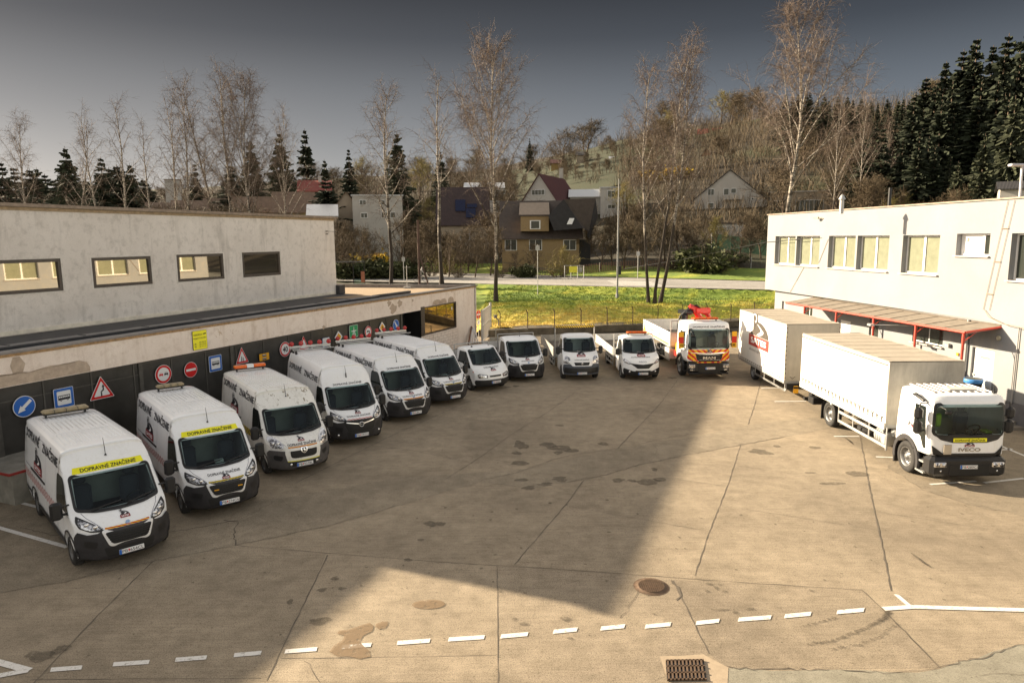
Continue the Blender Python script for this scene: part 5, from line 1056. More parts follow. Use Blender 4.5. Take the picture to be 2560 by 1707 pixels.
def tarpbox(root, x0, x1, w_, z0, z1, eyelets=True, rail=False, frontmat=TARPG):
    b = MB(); nx = 26; nz = 9
    for sg in (-1, 1):                                   # slightly bellied side curtains
        V = []; F = []
        for i in range(nx+1):
            for j in range(nz+1):
                u, v = i/nx, j/nz; bel = .022*sin(pi*v)*(.6+.4*sin(u*pi*7)); V.append((x0+(x1-x0)*u, sg*(w_/2+bel), z0+(z1-z0)*v))
        for i in range(nx):
            for j in range(nz): q = [i*(nz+1)+j, (i+1)*(nz+1)+j, (i+1)*(nz+1)+j+1, i*(nz+1)+j+1]; F.append(q)
        b.add(V, F, 0, True)
    b.build('side_curtain', TARP, root)
    r = MB(); V = []; F = []; n = 22
    for i in range(n+1):
        for j in range(5):
            u = i/n; y = -w_/2+w_*j/4; V.append((x0+(x1-x0)*u, y, z1+.02+.012*abs(sin(u*pi*8))*(1 if 0 < j < 4 else 0)))
    for i in range(n):
        for j in range(4): F.append([i*5+j, i*5+j+1, i*5+j+6, i*5+j+5])
    r.add(V, F, 0, True)
    for u in np.linspace(0, 1, 9): r.box((x0+(x1-x0)*u, 0, z1+.026), (.014, w_-.1, .010), mi=0)
    for y in (-w_/2, w_/2): r.box(((x0+x1)/2, y, z1), (abs(x1-x0), .03, .05), mi=1)
    r.build('box_roof', [TROOF, TARPG], root)
    f = MB(); f.box((x0+.012, 0, (z0+z1)/2), (.024, w_, z1-z0)); f.build('front_wall', frontmat, root)  # front wall darker than the side curtains
    f = MB(); f.box((x1-.012, 0, (z0+z1)/2), (.024, w_, z1-z0)); f.build('rear_doors', TARP, root)
    fl = MB(); fl.box(((x0+x1)/2, 0, z0-.05), (abs(x1-x0), w_, .16)); fl.build('load_floor', [GALV], root)
    for sg in (-1, 1):
        e = MB(); n = int(abs(x1-x0)/.30)
        for k in range(n):
            x = x0-.2-k*.30
            if x < x1+.1: break
            y = sg*(w_/2+.02)
            if rail: e.tube([(x-.07, y, z0+.26), (x, y+sg*.01, z0+.15), (x+.07, y, z0+.26)], .014, 4); e.tube([(x, y, z0+.15), (x, y, z0+.05)], .014, 4); e.box((x-.15, y, z0+.10), (.03, .02, .03))
            else: e.box((x, y, z0+.07), (.04, .02, .06)); e.tube([(x, y, z0+.06), (x-.10, y, z0+.12), (x-.2, y, z0+.06)], .007, 4)
        e.build('tarp_straps', simple_cached('dark_strap', (.06, .05, .04)), root)
    return root
def box_truck(loc, yaw):
    root = empty('box_truck', (*loc, 0), yaw, 'white tarpaulin box truck with yellow strip under its windscreen, parked by the red-framed canopy', 'truck')
    sh = bigcab(root, 1.13, 1.28, -.62, .88, 2.72, .12, (1.42, 2.45), 1.4, .60, 0, .5); mf = sh.mfront
    ws = [(-.94, 2.47), (.94, 2.47), (1.03, 2.40), (1.05, 1.62), (.98, 1.52), (.5, 1.48), (0, 1.47), (-.5, 1.48), (-.98, 1.52), (-1.05, 1.62), (-1.03, 2.40)]
    body = shellbody(root, sh, ws, WHITE, .5, 0); glaze(root, sh, ws)
    ppatch(root, 'front_panel', [(-1.03, 1.56), (1.03, 1.56), (.85, 1.40), (.5, 1.315), (-.5, 1.315), (-.85, 1.40)], mf, .014, BLACK, .04)
    t = MB(); quadstrip(t, [(-.50, 1.46), (.50, 1.46)], [(-.50, 1.345), (.50, 1.345)], mf, .022, 10, mi=4); put_text(t, 'DOPRAVNÉ ZNAČENIE', -.45, 1.365, .45, .08, mf, .027, 2, .015); logo(t, mf, -.14, 1.20, .28, .014, 0, True); put_text(t, 'IVECO', -.33, 1.055, .33, .11, mf, .016, 3, .035); t.build('front_lettering', [DRED, INKW, INK, simple_cached('bronze_lettering', (.30, .26, .20)), YEL], root)
    gm = ppatch(root, 'grille', [(-1.06, 1.22), (-.78, 1.0), (.78, 1.0), (1.06, 1.22), (1.0, .86), (-1.0, .86)], mf, .014, BLACK, .03, 8, 16)[0]
    q = MB(); q.tube([mf(y, .90, .03) for y in np.linspace(-.5, .5, 5)], .012, 4); q.build('grille_slat', BLACKM, gm)
    m = MB(); m.box((sh.front(-.62, 1.12)+.03, -.66, 1.12), (.02, .24, .30), bev=.01); m.build('blank_board', simple_cached('tan_board', (.50, .43, .33)), root)
    sidewin(root, sh, [(.98, 1.05), (.86, 1.05), (.68, 1.38), (.40, 1.42), (.30, 1.52), (.26, 2.30), (.80, 2.32), (.92, 1.6)], None); doorseam(body, sh, [(.12, 1.05), (.10, 2.5), (.92, 2.5), (1.02, 1.3)])
    rf = MB()
    for k in range(9):
        y = -.88+k*.22; rf.box((.15, y, 2.745), (1.25, .05, .02))
    for k in range(8):
        y = -.77+k*.22; rf.box((.12, y, 2.742), (1.25, .10, .012), mi=1)
    rf.build('roof_ribs', [ROOFW, simple_cached('roof_grime', (.22, .19, .16))], body)
    h = MB(); h.box((.42, .1, 2.77), (.42, .85, .06), bev=.02); h.build('roof_hatch', simple_cached('hatch_plastic', (.52, .50, .45)), root)
    b = MB(); b.box((1.10, 0, .58), (.50, 2.28, .60), bev=.10); bo = b.build('front_bumper', BLACK, root); b = MB(); b.box((1.355, 0, .50), (.02, 1.2, .34), bev=.008); b.build('lower_intake', BLACKM, bo)
    plate(root, 1.37, .60, 'PB289CI', -.02)
    for sg in (-1, 1):
        h = MB(); h.box((1.33, sg*.86, .66), (.08, .38, .17), bev=.025); ho = h.build('headlight', CHROME, root)
        for y in (-.09, .10): h2 = MB(); h2.lathe([(.07, 0), (.06, .02), (.001, .03)], c=(1.37, sg*.86+y, .66), axis='X', n=14); h2.build('lamp_bulb', REFL, ho)
        m = MB(); m.lathe([(.03, 0), (.001, .02)], c=(1.355, sg*.84, .47), axis='X', n=10); m.build('fog_lamp', CHROME, root)
        m = MB(); m.tube([(.85, sg*1.08, 2.42), (.92, sg*1.34, 2.46), (.92, sg*1.36, 2.3)], .022); m.tube([(.80, sg*1.10, 1.60), (.92, sg*1.33, 1.55)], .022); m.box((.92, sg*1.38, 2.14), (.20, .25, .36), bev=.07); m.box((.92, sg*1.38, 1.72), (.20, .25, .42), bev=.07); mo = m.build('door_mirror', BLACK, root)
        f = MB(); quadstrip(f, [(.70*cos(a), .5+.70*sin(a)) for a in np.linspace(-.25, pi+.25, 20)], [(.58*cos(a), .5+.58*sin(a)) for a in np.linspace(-.25, pi+.25, 20)], lambda a, b_, o: (a, sg*(1.16+o), b_), 0, 30); f.tube([(.67*cos(a), sg*1.10, .5+.67*sin(a)) for a in np.linspace(-.25, pi+.25, 16)], .06, 6); f.build('wheel_arch', DGREY, root)
        st = MB(); st.box((.78, sg*1.0, .30), (.42, .30, .05)); st.box((.80, sg*1.0, .62), (.36, .26, .05)); st.build('cab_step', GALV, root)
        m = MB(); m.add([(xx, sg*(1.14), zz) for xx, zz in ((-.60, .15), (-.60, .75), (-.66, .75), (-.66, .15))], [[0, 1, 2, 3]]); m.box((-.68, sg*.98, .50), (.03, .30, .75)); m.build('mud_flap', BLACK, root)
    lm = MB(); mR = sh.mside(-1); logo(lm, mR, -.02, 1.52, .28, .010, 0, True); lm.build('company_logo', [DRED, INKW, INK], root)
    m = MB(); m.tube([(.15, -1.13, 2.55), (.45, -1.22, 2.62), (.82, -1.18, 2.50)], [.03, .06, .05], 6); m.build('window_deflector', BLACK, root)
    interior(root, .58, 1.50, .88, seatx=.0); q = MB(); q.box((-.50, 0, 1.75), (.04, 2.05, 1.4)); q.build('cab_rear_wall', simple_cached('cab_lining', (.42, .42, .33)), root)
    v = MB(); v.box((.1, -.62, 1.85), (.12, .34, .5), bev=.06); v.build('hanging_vest', VEST, root); v = MB(); v.box((.15, -.30, 1.72), (.12, .22, .42), bev=.06); v.build('hanging_vest', VEST, root)
    v = MB(); v.box((.7, .86, 1.50), (.3, .24, .08), bev=.03); v.build('hanging_vest', VEST, root)
    m = MB(); m.tube([mf(-.9, 2.40, .03), (1.40, -.86, 2.36)], .014); m.box((1.42, -.80, 2.28), (.08, .20, .12), bev=.03); m.build('front_mirror', BLACK, root)
    a = MB(); a.tube([(.85, .88, 2.70), (.85, .88, 2.95)], .02); a.box((.85, .88, 2.76), (.1, .08, .06)); a.build('antenna', BLACK, root)
    wipers(root, mf, [(-.8, 1.54, -.2, 1.60), (.0, 1.54, .65, 1.60)])
    x0, x1 = -1.12, -7.9
    tarpbox(root, x0, x1, 2.46, 1.22, 3.33, rail=True)
    for sg in (-1, 1):
        s = MB(); s.box(((x0+x1)/2, sg*1.245, 1.14), (x0-x1, .03, .20)); s.box(((x0+x1)/2, sg*1.25, 1.26), (x0-x1, .04, .03)); s.box((-4.9, sg*1.26, 1.15), (.1, .05, .34))
        s.build('side_rail', ALU, root)
    s = MB(); s.box(((x0+x1)/2, -1.262, 3.22), (x0-x1-.1, .012, .05)); s.build('roof_seam', simple_cached('dark_seam', (.16, .14, .11)), root)
    underguard(root, -1.0, -4.35, -1.22, .50, .85)
    e = MB(); e.box((-.98, -1.22, .67), (.06, .06, .60), bev=.02); e.box((-1.15, -1.24, .72), (.22, .02, .28)); e.build('guard_end', GALV, root)
    t = MB(); t.lathe([(.001, -.25), (.30, -.25), (.32, -.2), (.32, .2), (.30, .25), (.001, .25)], c=(-1.75, -.82, .66), axis='X', n=18)
    for k in range(4): t.lathe([(.325, -.2+.12*k), (.325, -.18+.12*k)], c=(-1.75, -.82, .66), axis='X', n=18, mi=1)
    t.build('air_tank', [GALV, BLACK], root)
    t = MB(); t.lathe([(.12, -.08), (.12, .08), (.001, .08)], c=(-.90, -1.0, 1.0), axis='Y', n=12); t.tube([(-.9, -1.1, 1.02), (-.75, -1.1, 1.1)], .03); t.build('filter_housing', GALV, root)
    sp = MB(); sp.lathe([(.25, -.12), (.44, -.14), (.46, 0), (.44, .14), (.25, .12)], c=(-3.25, -.55, .42), n=22); sp.build('spare_wheel', RUBBER, root)
    for x, y in ((0, -.98), (0, .98), (-5.34, -.98), (-5.34, .98)): wheel(root, x, y, .50, .29, truck=True)
    for sg in (-1, 1):
        f = MB(); f.tube([(-5.34+.60*cos(a), sg*.99, .5+.60*sin(a)) for a in np.linspace(-.1, pi+.1, 14)], [.045]*14, 4); quadstrip(f, [(-5.34+.62*cos(a), sg*.82) for a in np.linspace(-.1, pi+.1, 16)], [(-5.34+.62*cos(a), sg*1.16) for a in np.linspace(-.1, pi+.1, 16)], lambda a, b_, o: (a, b_, .5+(max(0, .62**2-(a+5.34)**2))**.5), 0, 20); f.build('rear_mudguard', DGREY, root)
        m = MB(); m.box((-5.98, sg*.98, .45), (.03, .34, .6)); m.build('mud_flap', BLACK, root)
    r = MB(); r.box((-6.9, -.95, .68), (.5, .5, .28), bev=.03); r.box((-7.75, 0, .55), (.12, 2.2, .14)); r.box((-7.5, -.8, .8), (.3, .3, .3)); r.build('rear_underrun_bar', BLACK, root)
    c = MB(); 
    for y in (-.42, .42): c.box((-3.3, y, .85), (9.0, .08, .26))
    for x in (-1.4, -2.6, -3.8, -5.3, -6.6): c.box((x, 0, .95), (.1, 2.2, .1))
    c.box((.2, 0, .75), (1.7, 1.3, .4)); c.build('chassis_rail', BLACK, root); return root
box_truck((13.61, 21.10), radians(-90))
def trailer(loc, yaw):
    root = empty('box_trailer', (*loc, 0), yaw, 'white tarpaulin trailer with a big round company mark, parked behind the box truck', 'trailer')
    tarpbox(root, 0, -6.6, 2.45, .86, 3.46, frontmat=tarp_mat('grey_tarpaulin_front', (.46, .42, .35), .2))
    t = MB(); mp = lambda a, b, off: (a, -(1.225+.024+off), b)
    logo(t, mp, -4.85, 1.88, 2.75, .012); put_text(t, 'akciová spoločnosť', -4.75, 1.52, -2.25, .22, mp, .012, 3, .0); t.build('company_logo', [simple_cached('logo_red', (.36, .03, .02)), INKW, simple_cached('logo_dark', (.055, .045, .035)), simple_cached('logo_brown', (.12, .10, .09))], root)
    e = MB()
    for y in (-1.19, 1.19):
        for k in range(12): e.box((.03, y, 1.0+k*.21), (.02, .035, .06))
    for k in range(4):
        y = -.85+k*.55; e.tube([(.03, y-.12, 1.05), (.03, y, .96), (.03, y+.12, 1.05)], .012, 4)
    e.build('front_eyelets', simple_cached('dark_strap', (.06, .05, .04)), root)
    c = MB()
    for y in (-.5, .5): c.box((-3.0, y, .66), (6.4, .1, .2))
    c.box((.10, 0, .62), (.10, 2.3, .26)); c.build('chassis_frame', BLACK, root)
    underguard(root, .0, -4.0, -1.16, .42, .42)
    s = MB(); s.box((.06, -1.14, .45), (.12, .08, .14), bev=.03); s.build('guard_end', GALV, root)
    w_ = MB(); w_.box((.16, -.72, .48), (.10, .22, .34), bev=.02); w_.box((.20, -.72, .58), (.08, .22, .08), mi=1); w_.build('wheel_chock', [YELO, BLACK], root)
    d = MB(); d.tube([(.1, -.4, .6), (1.6, 0, .55)], .06); d.tube([(.1, .4, .6), (1.6, 0, .55)], .06); d.box((1.62, 0, .55), (.16, .16, .14), bev=.03); d.build('drawbar', BLACK, root)
    for x, y in ((-4.45, -1.0), (-4.45, 1.0)): wheel(root, x, y, .42, .26, truck=True)
    return root
trailer((13.72, 31.05), radians(-90.5))
# ------------------------------------------------------------------ buildings
def plaster(name, c0, c1, dirt, dcol=(.30, .25, .19), sc=1.0, bs=.25, patchc=None):
    m, n, b = nmat(name); v = coords(n); f = noise(n, .5*sc, 6, .6, v, .5); g = noise(n, 3*sc, 6, .7, v); st = noise(n, 1.6*sc, 5, .65, coords(n, 'Object', (1, 1, .14))); h = noise(n, 26, 3, .7, v)
    c = ramp(n, f, [(.35, c0), (.65, c1)]); c = mixc(n, ramp(n, g, [(.50, (0,)), (.66, (dirt*.7,))]), c, dcol); c = mixc(n, ramp(n, st, [(.54, (0,)), (.72, (dirt,))]), c, dcol)
    if patchc:
        p = noise(n, .34, 7, .72, v, .8); c = mixc(n, ramp(n, p, [(.628, (0,)), (.64, (.8,))]), c, patchc)
    n.links.new(mixc(n, 1., c, ramp(n, h, [(.3, (.93,)*3), (.7, (1.05,)*3)]), 'MULTIPLY'), b.inputs['Base Color']); b.inputs['Roughness'].default_value = .9; bump(n, b, h, bs, .02); return m
PL_UP = plaster('grey_weathered_plaster', (.66, .61, .56), (.74, .69, .64), .45, (.30, .27, .24), 1.1, .3); PL_LO = plaster('peeling_pink_plaster', (.76, .66, .58), (.83, .74, .66), .35, (.42, .30, .20), 1.2, .35, (.50, .38, .26))
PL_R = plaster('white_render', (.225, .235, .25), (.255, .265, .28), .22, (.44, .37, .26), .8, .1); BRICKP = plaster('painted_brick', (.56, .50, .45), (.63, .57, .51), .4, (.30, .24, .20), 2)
MEMB = simple('roof_membrane', (.035, .036, .040), .6, var=.3, vs=1.5); COPE = simple('coping_metal', (.20, .19, .19), .45, .4, var=.2); COPB = simple('rusty_coping', (.26, .20, .15), .6, var=.35, vs=4)
GRAVEL = simple('roof_gravel', (.30, .22, .14), .95, var=.35, vs=18); DPANEL = simple('dark_wall_panel', (.042, .040, .036), .28, var=.45, vs=.8); FRAME = simple('brown_window_frame', (.07, .055, .045), .5, var=.2)
WFR = simple('white_window_frame', (.75, .75, .74), .4, var=.06); BLIND = simple('window_blind', (.30, .31, .24), .7, var=.08, vs=4); MIRG = None
def mirror_glass(name, col, rough=.02):
    m, n, b = nmat(name); b.inputs['Base Color'].default_value = (*col, 1); b.inputs['Metallic'].default_value = 1; b.inputs['Roughness'].default_value = rough; return m
MIRG = mirror_glass('reflective_window_glass', (.43, .385, .31)); WGL = simple('window_glass', (.03, .035, .03), .05, var=0, spec=.6); BRONZE = mirror_glass('bronze_tinted_glass', (.55, .42, .25), .03)
def frame2(p0, d):
    p0 = np.array(p0, float)[:2]; d = np.array(d, float)[:2]; d = d/np.linalg.norm(d); nrm = np.array([d[1], -d[0]])
    return lambda u, z, o=0.: (p0[0]+d[0]*u+nrm[0]*o, p0[1]+d[1]*u+nrm[1]*o, z)
def wall(mb, mp, u0, u1, z0, z1, ops, depth=.3, mi=0, rmi=None, o=0.):
    """wall sheet with openings (a,b,c,d) = u range, z range, with reveals going inwards by depth"""
    us = sorted(set([u0, u1]+[x for q in ops for x in q[:2]])); zs = sorted(set([z0, z1]+[x for q in ops for x in q[2:4]]))
    us = [x for x in us if u0 <= x <= u1]; zs = [x for x in zs if z0 <= x <= z1]
    for a, b in zip(us, us[1:]):
        for c, d in zip(zs, zs[1:]):
            if any(q[0] <= (a+b)/2 <= q[1] and q[2] <= (c+d)/2 <= q[3] for q in ops): continue
            mb.add([mp(a, c, o), mp(b, c, o), mp(b, d, o), mp(a, d, o)], [[0, 1, 2, 3]], mi)
    for a, b, c, d in [q[:4] for q in ops]:
        for (s0, s1) in (((a, c), (a, d)), ((a, d), (b, d)), ((b, d), (b, c)), ((b, c), (a, c))):
            mb.add([mp(*s0, o), mp(*s1, o), mp(*s1, o-depth), mp(*s0, o-depth)], [[0, 1, 2, 3]], mi if rmi is None else rmi)
def slab(mb, mp, u0, u1, z0, z1, o0, o1, mi=0):
    V = [mp(u, z, o) for o in (o0, o1) for u, z in ((u0, z0), (u1, z0), (u1, z1), (u0, z1))]
    mb.add(V, [[3, 2, 1, 0], [4, 5, 6, 7], [0, 1, 5, 4], [1, 2, 6, 5], [2, 3, 7, 6], [3, 0, 4, 7]], mi)
# ---- left warehouse
LB = empty('warehouse', (0, 0, 0), 0, 'long grey warehouse on the left with four wide windows and a dark lower wall', 'building')
UP = frame2((-11.4, 44.91), (.398, 1)); FA = frame2((-2.55, 49.44), (.445, 1))
b = MB(); WU = [(-24.2+.2, -18.34, 5.54, 6.71), (-16.88, -14.08, 5.54, 6.69), (-12.5, -9.67, 5.53, 6.71), (-8.2, -5.33, 5.51, 6.72)]
wall(b, UP, -22.6, 0, 3.9, 8.76, [(max(a, -22.3), bb, c, d) for a, bb, c, d in WU], .20)
wall(b, UP, -22.6, 0, 3.9, 8.76, [], 0, o=-13.); e = frame2(UP(0, 0)[:2], np.array([-1, .398])); b.add([UP(0, 3.9), UP(0, 3.9, -13), UP(0, 8.76, -13), UP(0, 8.76)], [[0, 1, 2, 3]]); b.add([UP(-22.6, 3.9), UP(-22.6, 3.9, -13), UP(-22.6, 8.76, -13), UP(-22.6, 8.76)], [[0, 1, 2, 3]])
b.add([UP(-22.6, 8.75), UP(0, 8.75), UP(0, 8.75, -13), UP(-22.6, 8.75, -13)], [[0, 1, 2, 3]], 1)
b.build('upper_wall', [PL_UP, MEMB], LB)
c_ = MB(); slab(c_, UP, -22.7, .25, 8.76, 8.86, -.3, .16); slab(c_, UP, -22.7, .25, 8.86, 8.91, -.5, -.2); c_.build('roof_edge', COPB, LB)
c_ = MB(); slab(c_, UP, -22.6, .0, 8.62, 8.75, .002, .03); c_.build('drip_trim', simple('ochre_trim', (.35, .26, .16), .7, var=.3, vs=5), LB)
for a, bb, z0, z1 in WU:
    a = max(a, -22.3); f = MB(); t = .07
    for q in ((a-.06, bb+.06, z0-.06, z0+t), (a-.06, bb+.06, z1-t, z1+.06), (a-.06, a+t, z0+t, z1-t), (bb-t, bb+.06, z0+t, z1-t)): slab(f, UP, *q, -.16, .012)
    fo = f.build('window_frame', FRAME, LB); g = MB(); g.add([UP(a+.02, z0+.02, -.15), UP(bb-.02, z0+.02, -.045), UP(bb-.02, z1-.02, -.068), UP(a+.02, z1-.02, -.173)], [[0, 1, 2, 3]]); slab(g, UP, a+.02, bb-.02, z0+.02, z1-.02, -.19, -.17); g.build('window_pane', MIRG, fo)
for a, bb, z0, z1 in WU:
    f = MB(); a = max(a, -22.3)
    for q in ((a-.16, bb+.16, z1+.065, z1+.12), (a-.16, bb+.16, z0-.12, z0-.065), (bb+.065, bb+.15, z0-.06, z1+.06), (a-.15, a-.065, z0-.06, z1+.06)): slab(f, UP, *q, .001, .012)
    f.build('window_surround', plaster('surround_plaster', (.66, .62, .57), (.72, .68, .63), .4) if 'surround_plaster' not in MATS else MATS['surround_plaster'], LB)
fl = MB(); slab(fl, UP, -22.6, -.2, 3.95, 4.10, .001, .05); fl.build('wall_flashing', simple('pale_flashing', (.72, .66, .55), .5, var=.2, vs=2), LB)
w_ = MB(); w_.tube([UP(-.9, 7.95, .02), UP(-.9, 7.95, .18)], .03); w_.tube([UP(-.9, 7.78, .02), UP(-.9, 7.78, .18)], .03); w_.tube([UP(-.9, 7.95, .15), UP(.1, 7.93, .15)], .012); w_.build('wire_bracket', BLACK, LB)
# lower level: roof, fascia, recessed dark wall, end with the big window
lo = MB()
P_back = np.array([-12.8, 51.8]); k0 = FA(-40, 0); 
lo.add([FA(-40, 3.9, -.02), FA(0, 3.9, -.02), (P_back[0], P_back[1], 3.9), (-24, 57, 3.9), (-45, 30, 3.9), (-38, 12, 3.9)], [[0, 1, 2, 3, 4, 5]], 0)
wall(lo, FA, -40, -7.6, 3.07, 4.08, [], 0, 1); wall(lo, FA, -7.6, 0, 0, 4.08, [(-7.22, -3.06, 1.48, 3.2)], .12, 1)
lo.add([FA(0, 0), (P_back[0], P_back[1], 0), (P_back[0], P_back[1], 4.08), FA(0, 4.08)], [[0, 1, 2, 3]], 1); lo.add([FA(-40, 3.07), FA(-7.6, 3.07), FA(-7.6, 3.07, -1.2), FA(-40, 3.07, -1.2)], [[0, 1, 2, 3]], 1)
lo.add([FA(-7.6, 0), FA(-7.6, 3.07), FA(-7.6, 3.07, -1.2), FA(-7.6, 0, -1.2)], [[0, 1, 2, 3]], 2); lo.add([FA(-9.4, 0, -1.2), FA(-7.6, 0, -1.2), FA(-7.6, 3.07, -1.2), FA(-9.4, 3.07, -1.2)], [[0, 1, 2, 3]], 2)
lo.build('lower_level', [GRAVEL, PL_LO, BLACK], LB)
mm = MB(); mm.add([FA(-40, 3.915, -.02), FA(-9.3, 3.915, -.02), FA(-10.8, 3.915, -5.2), UP(.4, 3.915, 1.4), UP(.4, 3.915, 0), UP(-24, 3.915, 0)], [[0, 1, 2, 3, 4, 5]], 0)
mm.build('roof_membrane', MEMB, LB)
cu = MB(); C1 = G(0, 866, 4.05); C2 = G(905, 744, 4.05); CU = frame2(C2, C2-C1); slab(cu, CU, -32, 1.5, 3.92, 4.02, -.16, .16, 1); slab(cu, CU, -32, 1.5, 4.02, 4.06, -.2, .2, 0)
for u in np.arange(-30, 1, 2.6): slab(cu, CU, u, u+.05, 4.061, 4.075, -.2, .2, 1)
slab(cu, UP, -.1, .5, 3.92, 4.5, .02, .3, 1); slab(cu, CU, 1.5, 5.5, 3.92, 4.06, -.35, -.1, 1); cu.build('roof_curb', [COPE, MEMB], LB)
cp = MB(); slab(cp, FA, -40, .12, 4.08, 4.15, -.30, .10); BK = frame2(P_back, np.array(FA(0, 0)[:2])-P_back); slab(cp, BK, -12, np.linalg.norm(np.array(FA(0, 0)[:2])-P_back), 3.9, 4.15, -.05, .25); slab(cp, FA, -40, 0, 3.98, 4.07, .002, .03, 1); cp.build('parapet_coping', [COPE, simple('ochre_drip', (.38, .24, .12), .7, var=.4, vs=6)], LB)
pr = MB(); slab(pr, FA, -40, -9.4, .0, 3.07, -.45, -.30); 
pr.build('dark_lower_wall', DPANEL, LB)
jn = MB()
for u in np.arange(-38.5, -9.4, 1.62): slab(jn, FA, u, u+.05, .9, 3.07, -.30, -.275)
slab(jn, FA, -38, -26.9, 2.55, 2.58, -.30, -.28); slab(jn, FA, -26.9, -9.5, 2.93, 2.97, -.30, -.27)
for u in (-31.9, -26.95, -22.6, -9.45): slab(jn, FA, u, u+.16, .5, 3.07, -.30, -.25)
jn.build('wall_panel_joints', simple('panel_joint', (.075, .07, .062), .5, var=.3), LB)
wf = MB()
for q in ((-7.6, -7.16, 1.42, 3.26), (-3.12, -3.04, 1.46, 3.22), (-7.16, -3.12, 3.14, 3.22), (-7.16, -3.12, 1.44, 1.52)): slab(wf, FA, *q, -.10, .015)
wo = wf.build('window_frame', FRAME, LB); g = MB(); slab(g, FA, -7.14, -3.14, 1.5, 3.16, -.11, -.07); g.build('window_pane', BRONZE, wo)
g = MB(); slab(g, FA, -3.55, -3.46, 2.7, 2.9, -.068, -.06); g.build('window_sticker', SIGNW, wo)
br = MB()
for k in range(7):
    z = .12+k*.20; slab(br, FA, -7.5, -2.9, z, z+.012, .001, .004)
    for u in np.arange(-7.4+(.25 if k % 2 else 0), -3.0, .5): slab(br, FA, u, u+.012, z, z+.20, .001, .004)
br.build('brick_joints', simple('brick_joint', (.33, .27, .23), .9, var=.2), LB)
dp = MB(); dp.tube([FA(-.28, 4.0, .06), FA(-.28, .6, .06), FA(-.10, .3, .08), FA(-.05, .05, .1)], .035, 7); dp.build('downpipe', GALV, LB)
# scalloped bare plaster over the big window and the large bare patch at the near end
PT = simple('bare_plaster', (.45, .36, .28), .9, var=.2, vs=5, bmp=.3); pt = MB()
def facpoly(mb, L, o=.006, mi=0):
    P = [FA(*q) if len(q) == 3 else FA(q[0], q[1], o) for q in L]; n = len(P); c0 = np.mean([q[:2] for q in L], axis=0); mb.add([FA(c0[0], c0[1], o)]+P, [[0, 1+i, 1+(i+1) % n] for i in range(n)], mi)
for c0, r0, h0 in ((-5.6, .55, .30), (-4.75, .42, .30), (-3.75, .40, .34)): facpoly(pt, [(c0-r0*1.15, 3.23)]+[(c0-r0*cos(t), 3.26+h0*sin(t)**.6) for t in np.linspace(.05, pi-.05, 12)]+[(c0+r0*1.1, 3.23)])
rr = random.Random(3); L = [(-33.5, 3.09), (-28.95, 3.09), (-28.95, 3.25), (-29.05, 3.42), (-29.3, 3.52)]+[(-29.5-k*.25, 3.50+rr.uniform(-.05, .05)-(.05 if k > 3 else 0)) for k in range(15)]; facpoly(pt, L)
facpoly(pt, [(-31.4, 3.45), (-31.1, 3.45), (-31.0, 3.7), (-31.15, 3.95), (-31.35, 3.95), (-31.45, 3.7)])
for u0, z0, r0 in ((-10.6, 3.45, .35), (-9.9, 3.7, .25), (-11.0, 3.8, .2), (-8.5, 3.75, .1), (-16.8, 3.12, .12)): facpoly(pt, [(u0+r0*cos(t)*(1+.3*sin(5*t)), z0+r0*.8*sin(t)*(1+.3*cos(3*t))) for t in np.linspace(0, 2*pi, 14)[:-1]])
pt.build('bare_plaster_patches', PT, LB)
# plinth in front of the near end
pc = G(29, 1187, .92); PLN = frame2(pc, (.445, 1)); p_ = MB(); slab(p_, PLN, 0, 3, 0, .90, -2.2, 0); slab(p_, PLN, -9, -.0, 0, .90, -2.2, -1.0+.0)
po = p_.build('concrete_plinth', simple('block_plinth', (.25, .235, .20), .9, var=.25, vs=3, bmp=.4), LB); p_ = MB(); slab(p_, PLN, -.03, 3, .90, .95, -.06, .03); slab(p_, PLN, -9, -.03, .90, .95, -1.06, -.97); slab(p_, PLN, -.09, -.03, .90, .951, -1., .03); p_.build('red_edge_strip', simple('dark_red_strip', (.28, .02, .015), .5, var=.2), LB)
rl = MB(); r0 = atY(925, 700, 60); 
# off-frame wing of the warehouse that throws the near shadow
wing = MB(); 
def boxpoly(mb, L, z0, z1): 
    n = len(L); mb.add([(x, y, z0) for x, y in L]+[(x, y, z1) for x, y in L], [list(range(n))[::-1], list(range(n, 2*n))]+[[i, (i+1) % n, n+(i+1) % n, n+i] for i in range(n)])
boxpoly(wing, [(-24.35, 28.5), (-24.45, 25.45), (-27.1, 18.9), (-39.5, -16), (-60, -8), (-42, 36)], 0, 8.8); wing.build('side_wing', PL_UP, LB)
# roof mast
m = MB(); q = G(1018, 721, 3.9); m.tube([(q[0], q[1], 3.9), (q[0], q[1], 5.55)], .022, 6); m.tube([(q[0]-.28, q[1], 5.42), (q[0]+.28, q[1], 5.42)], .014); m.box((q[0], q[1], 3.98), (.5, .3, .14)); m.build('roof_mast', GALV, LB)
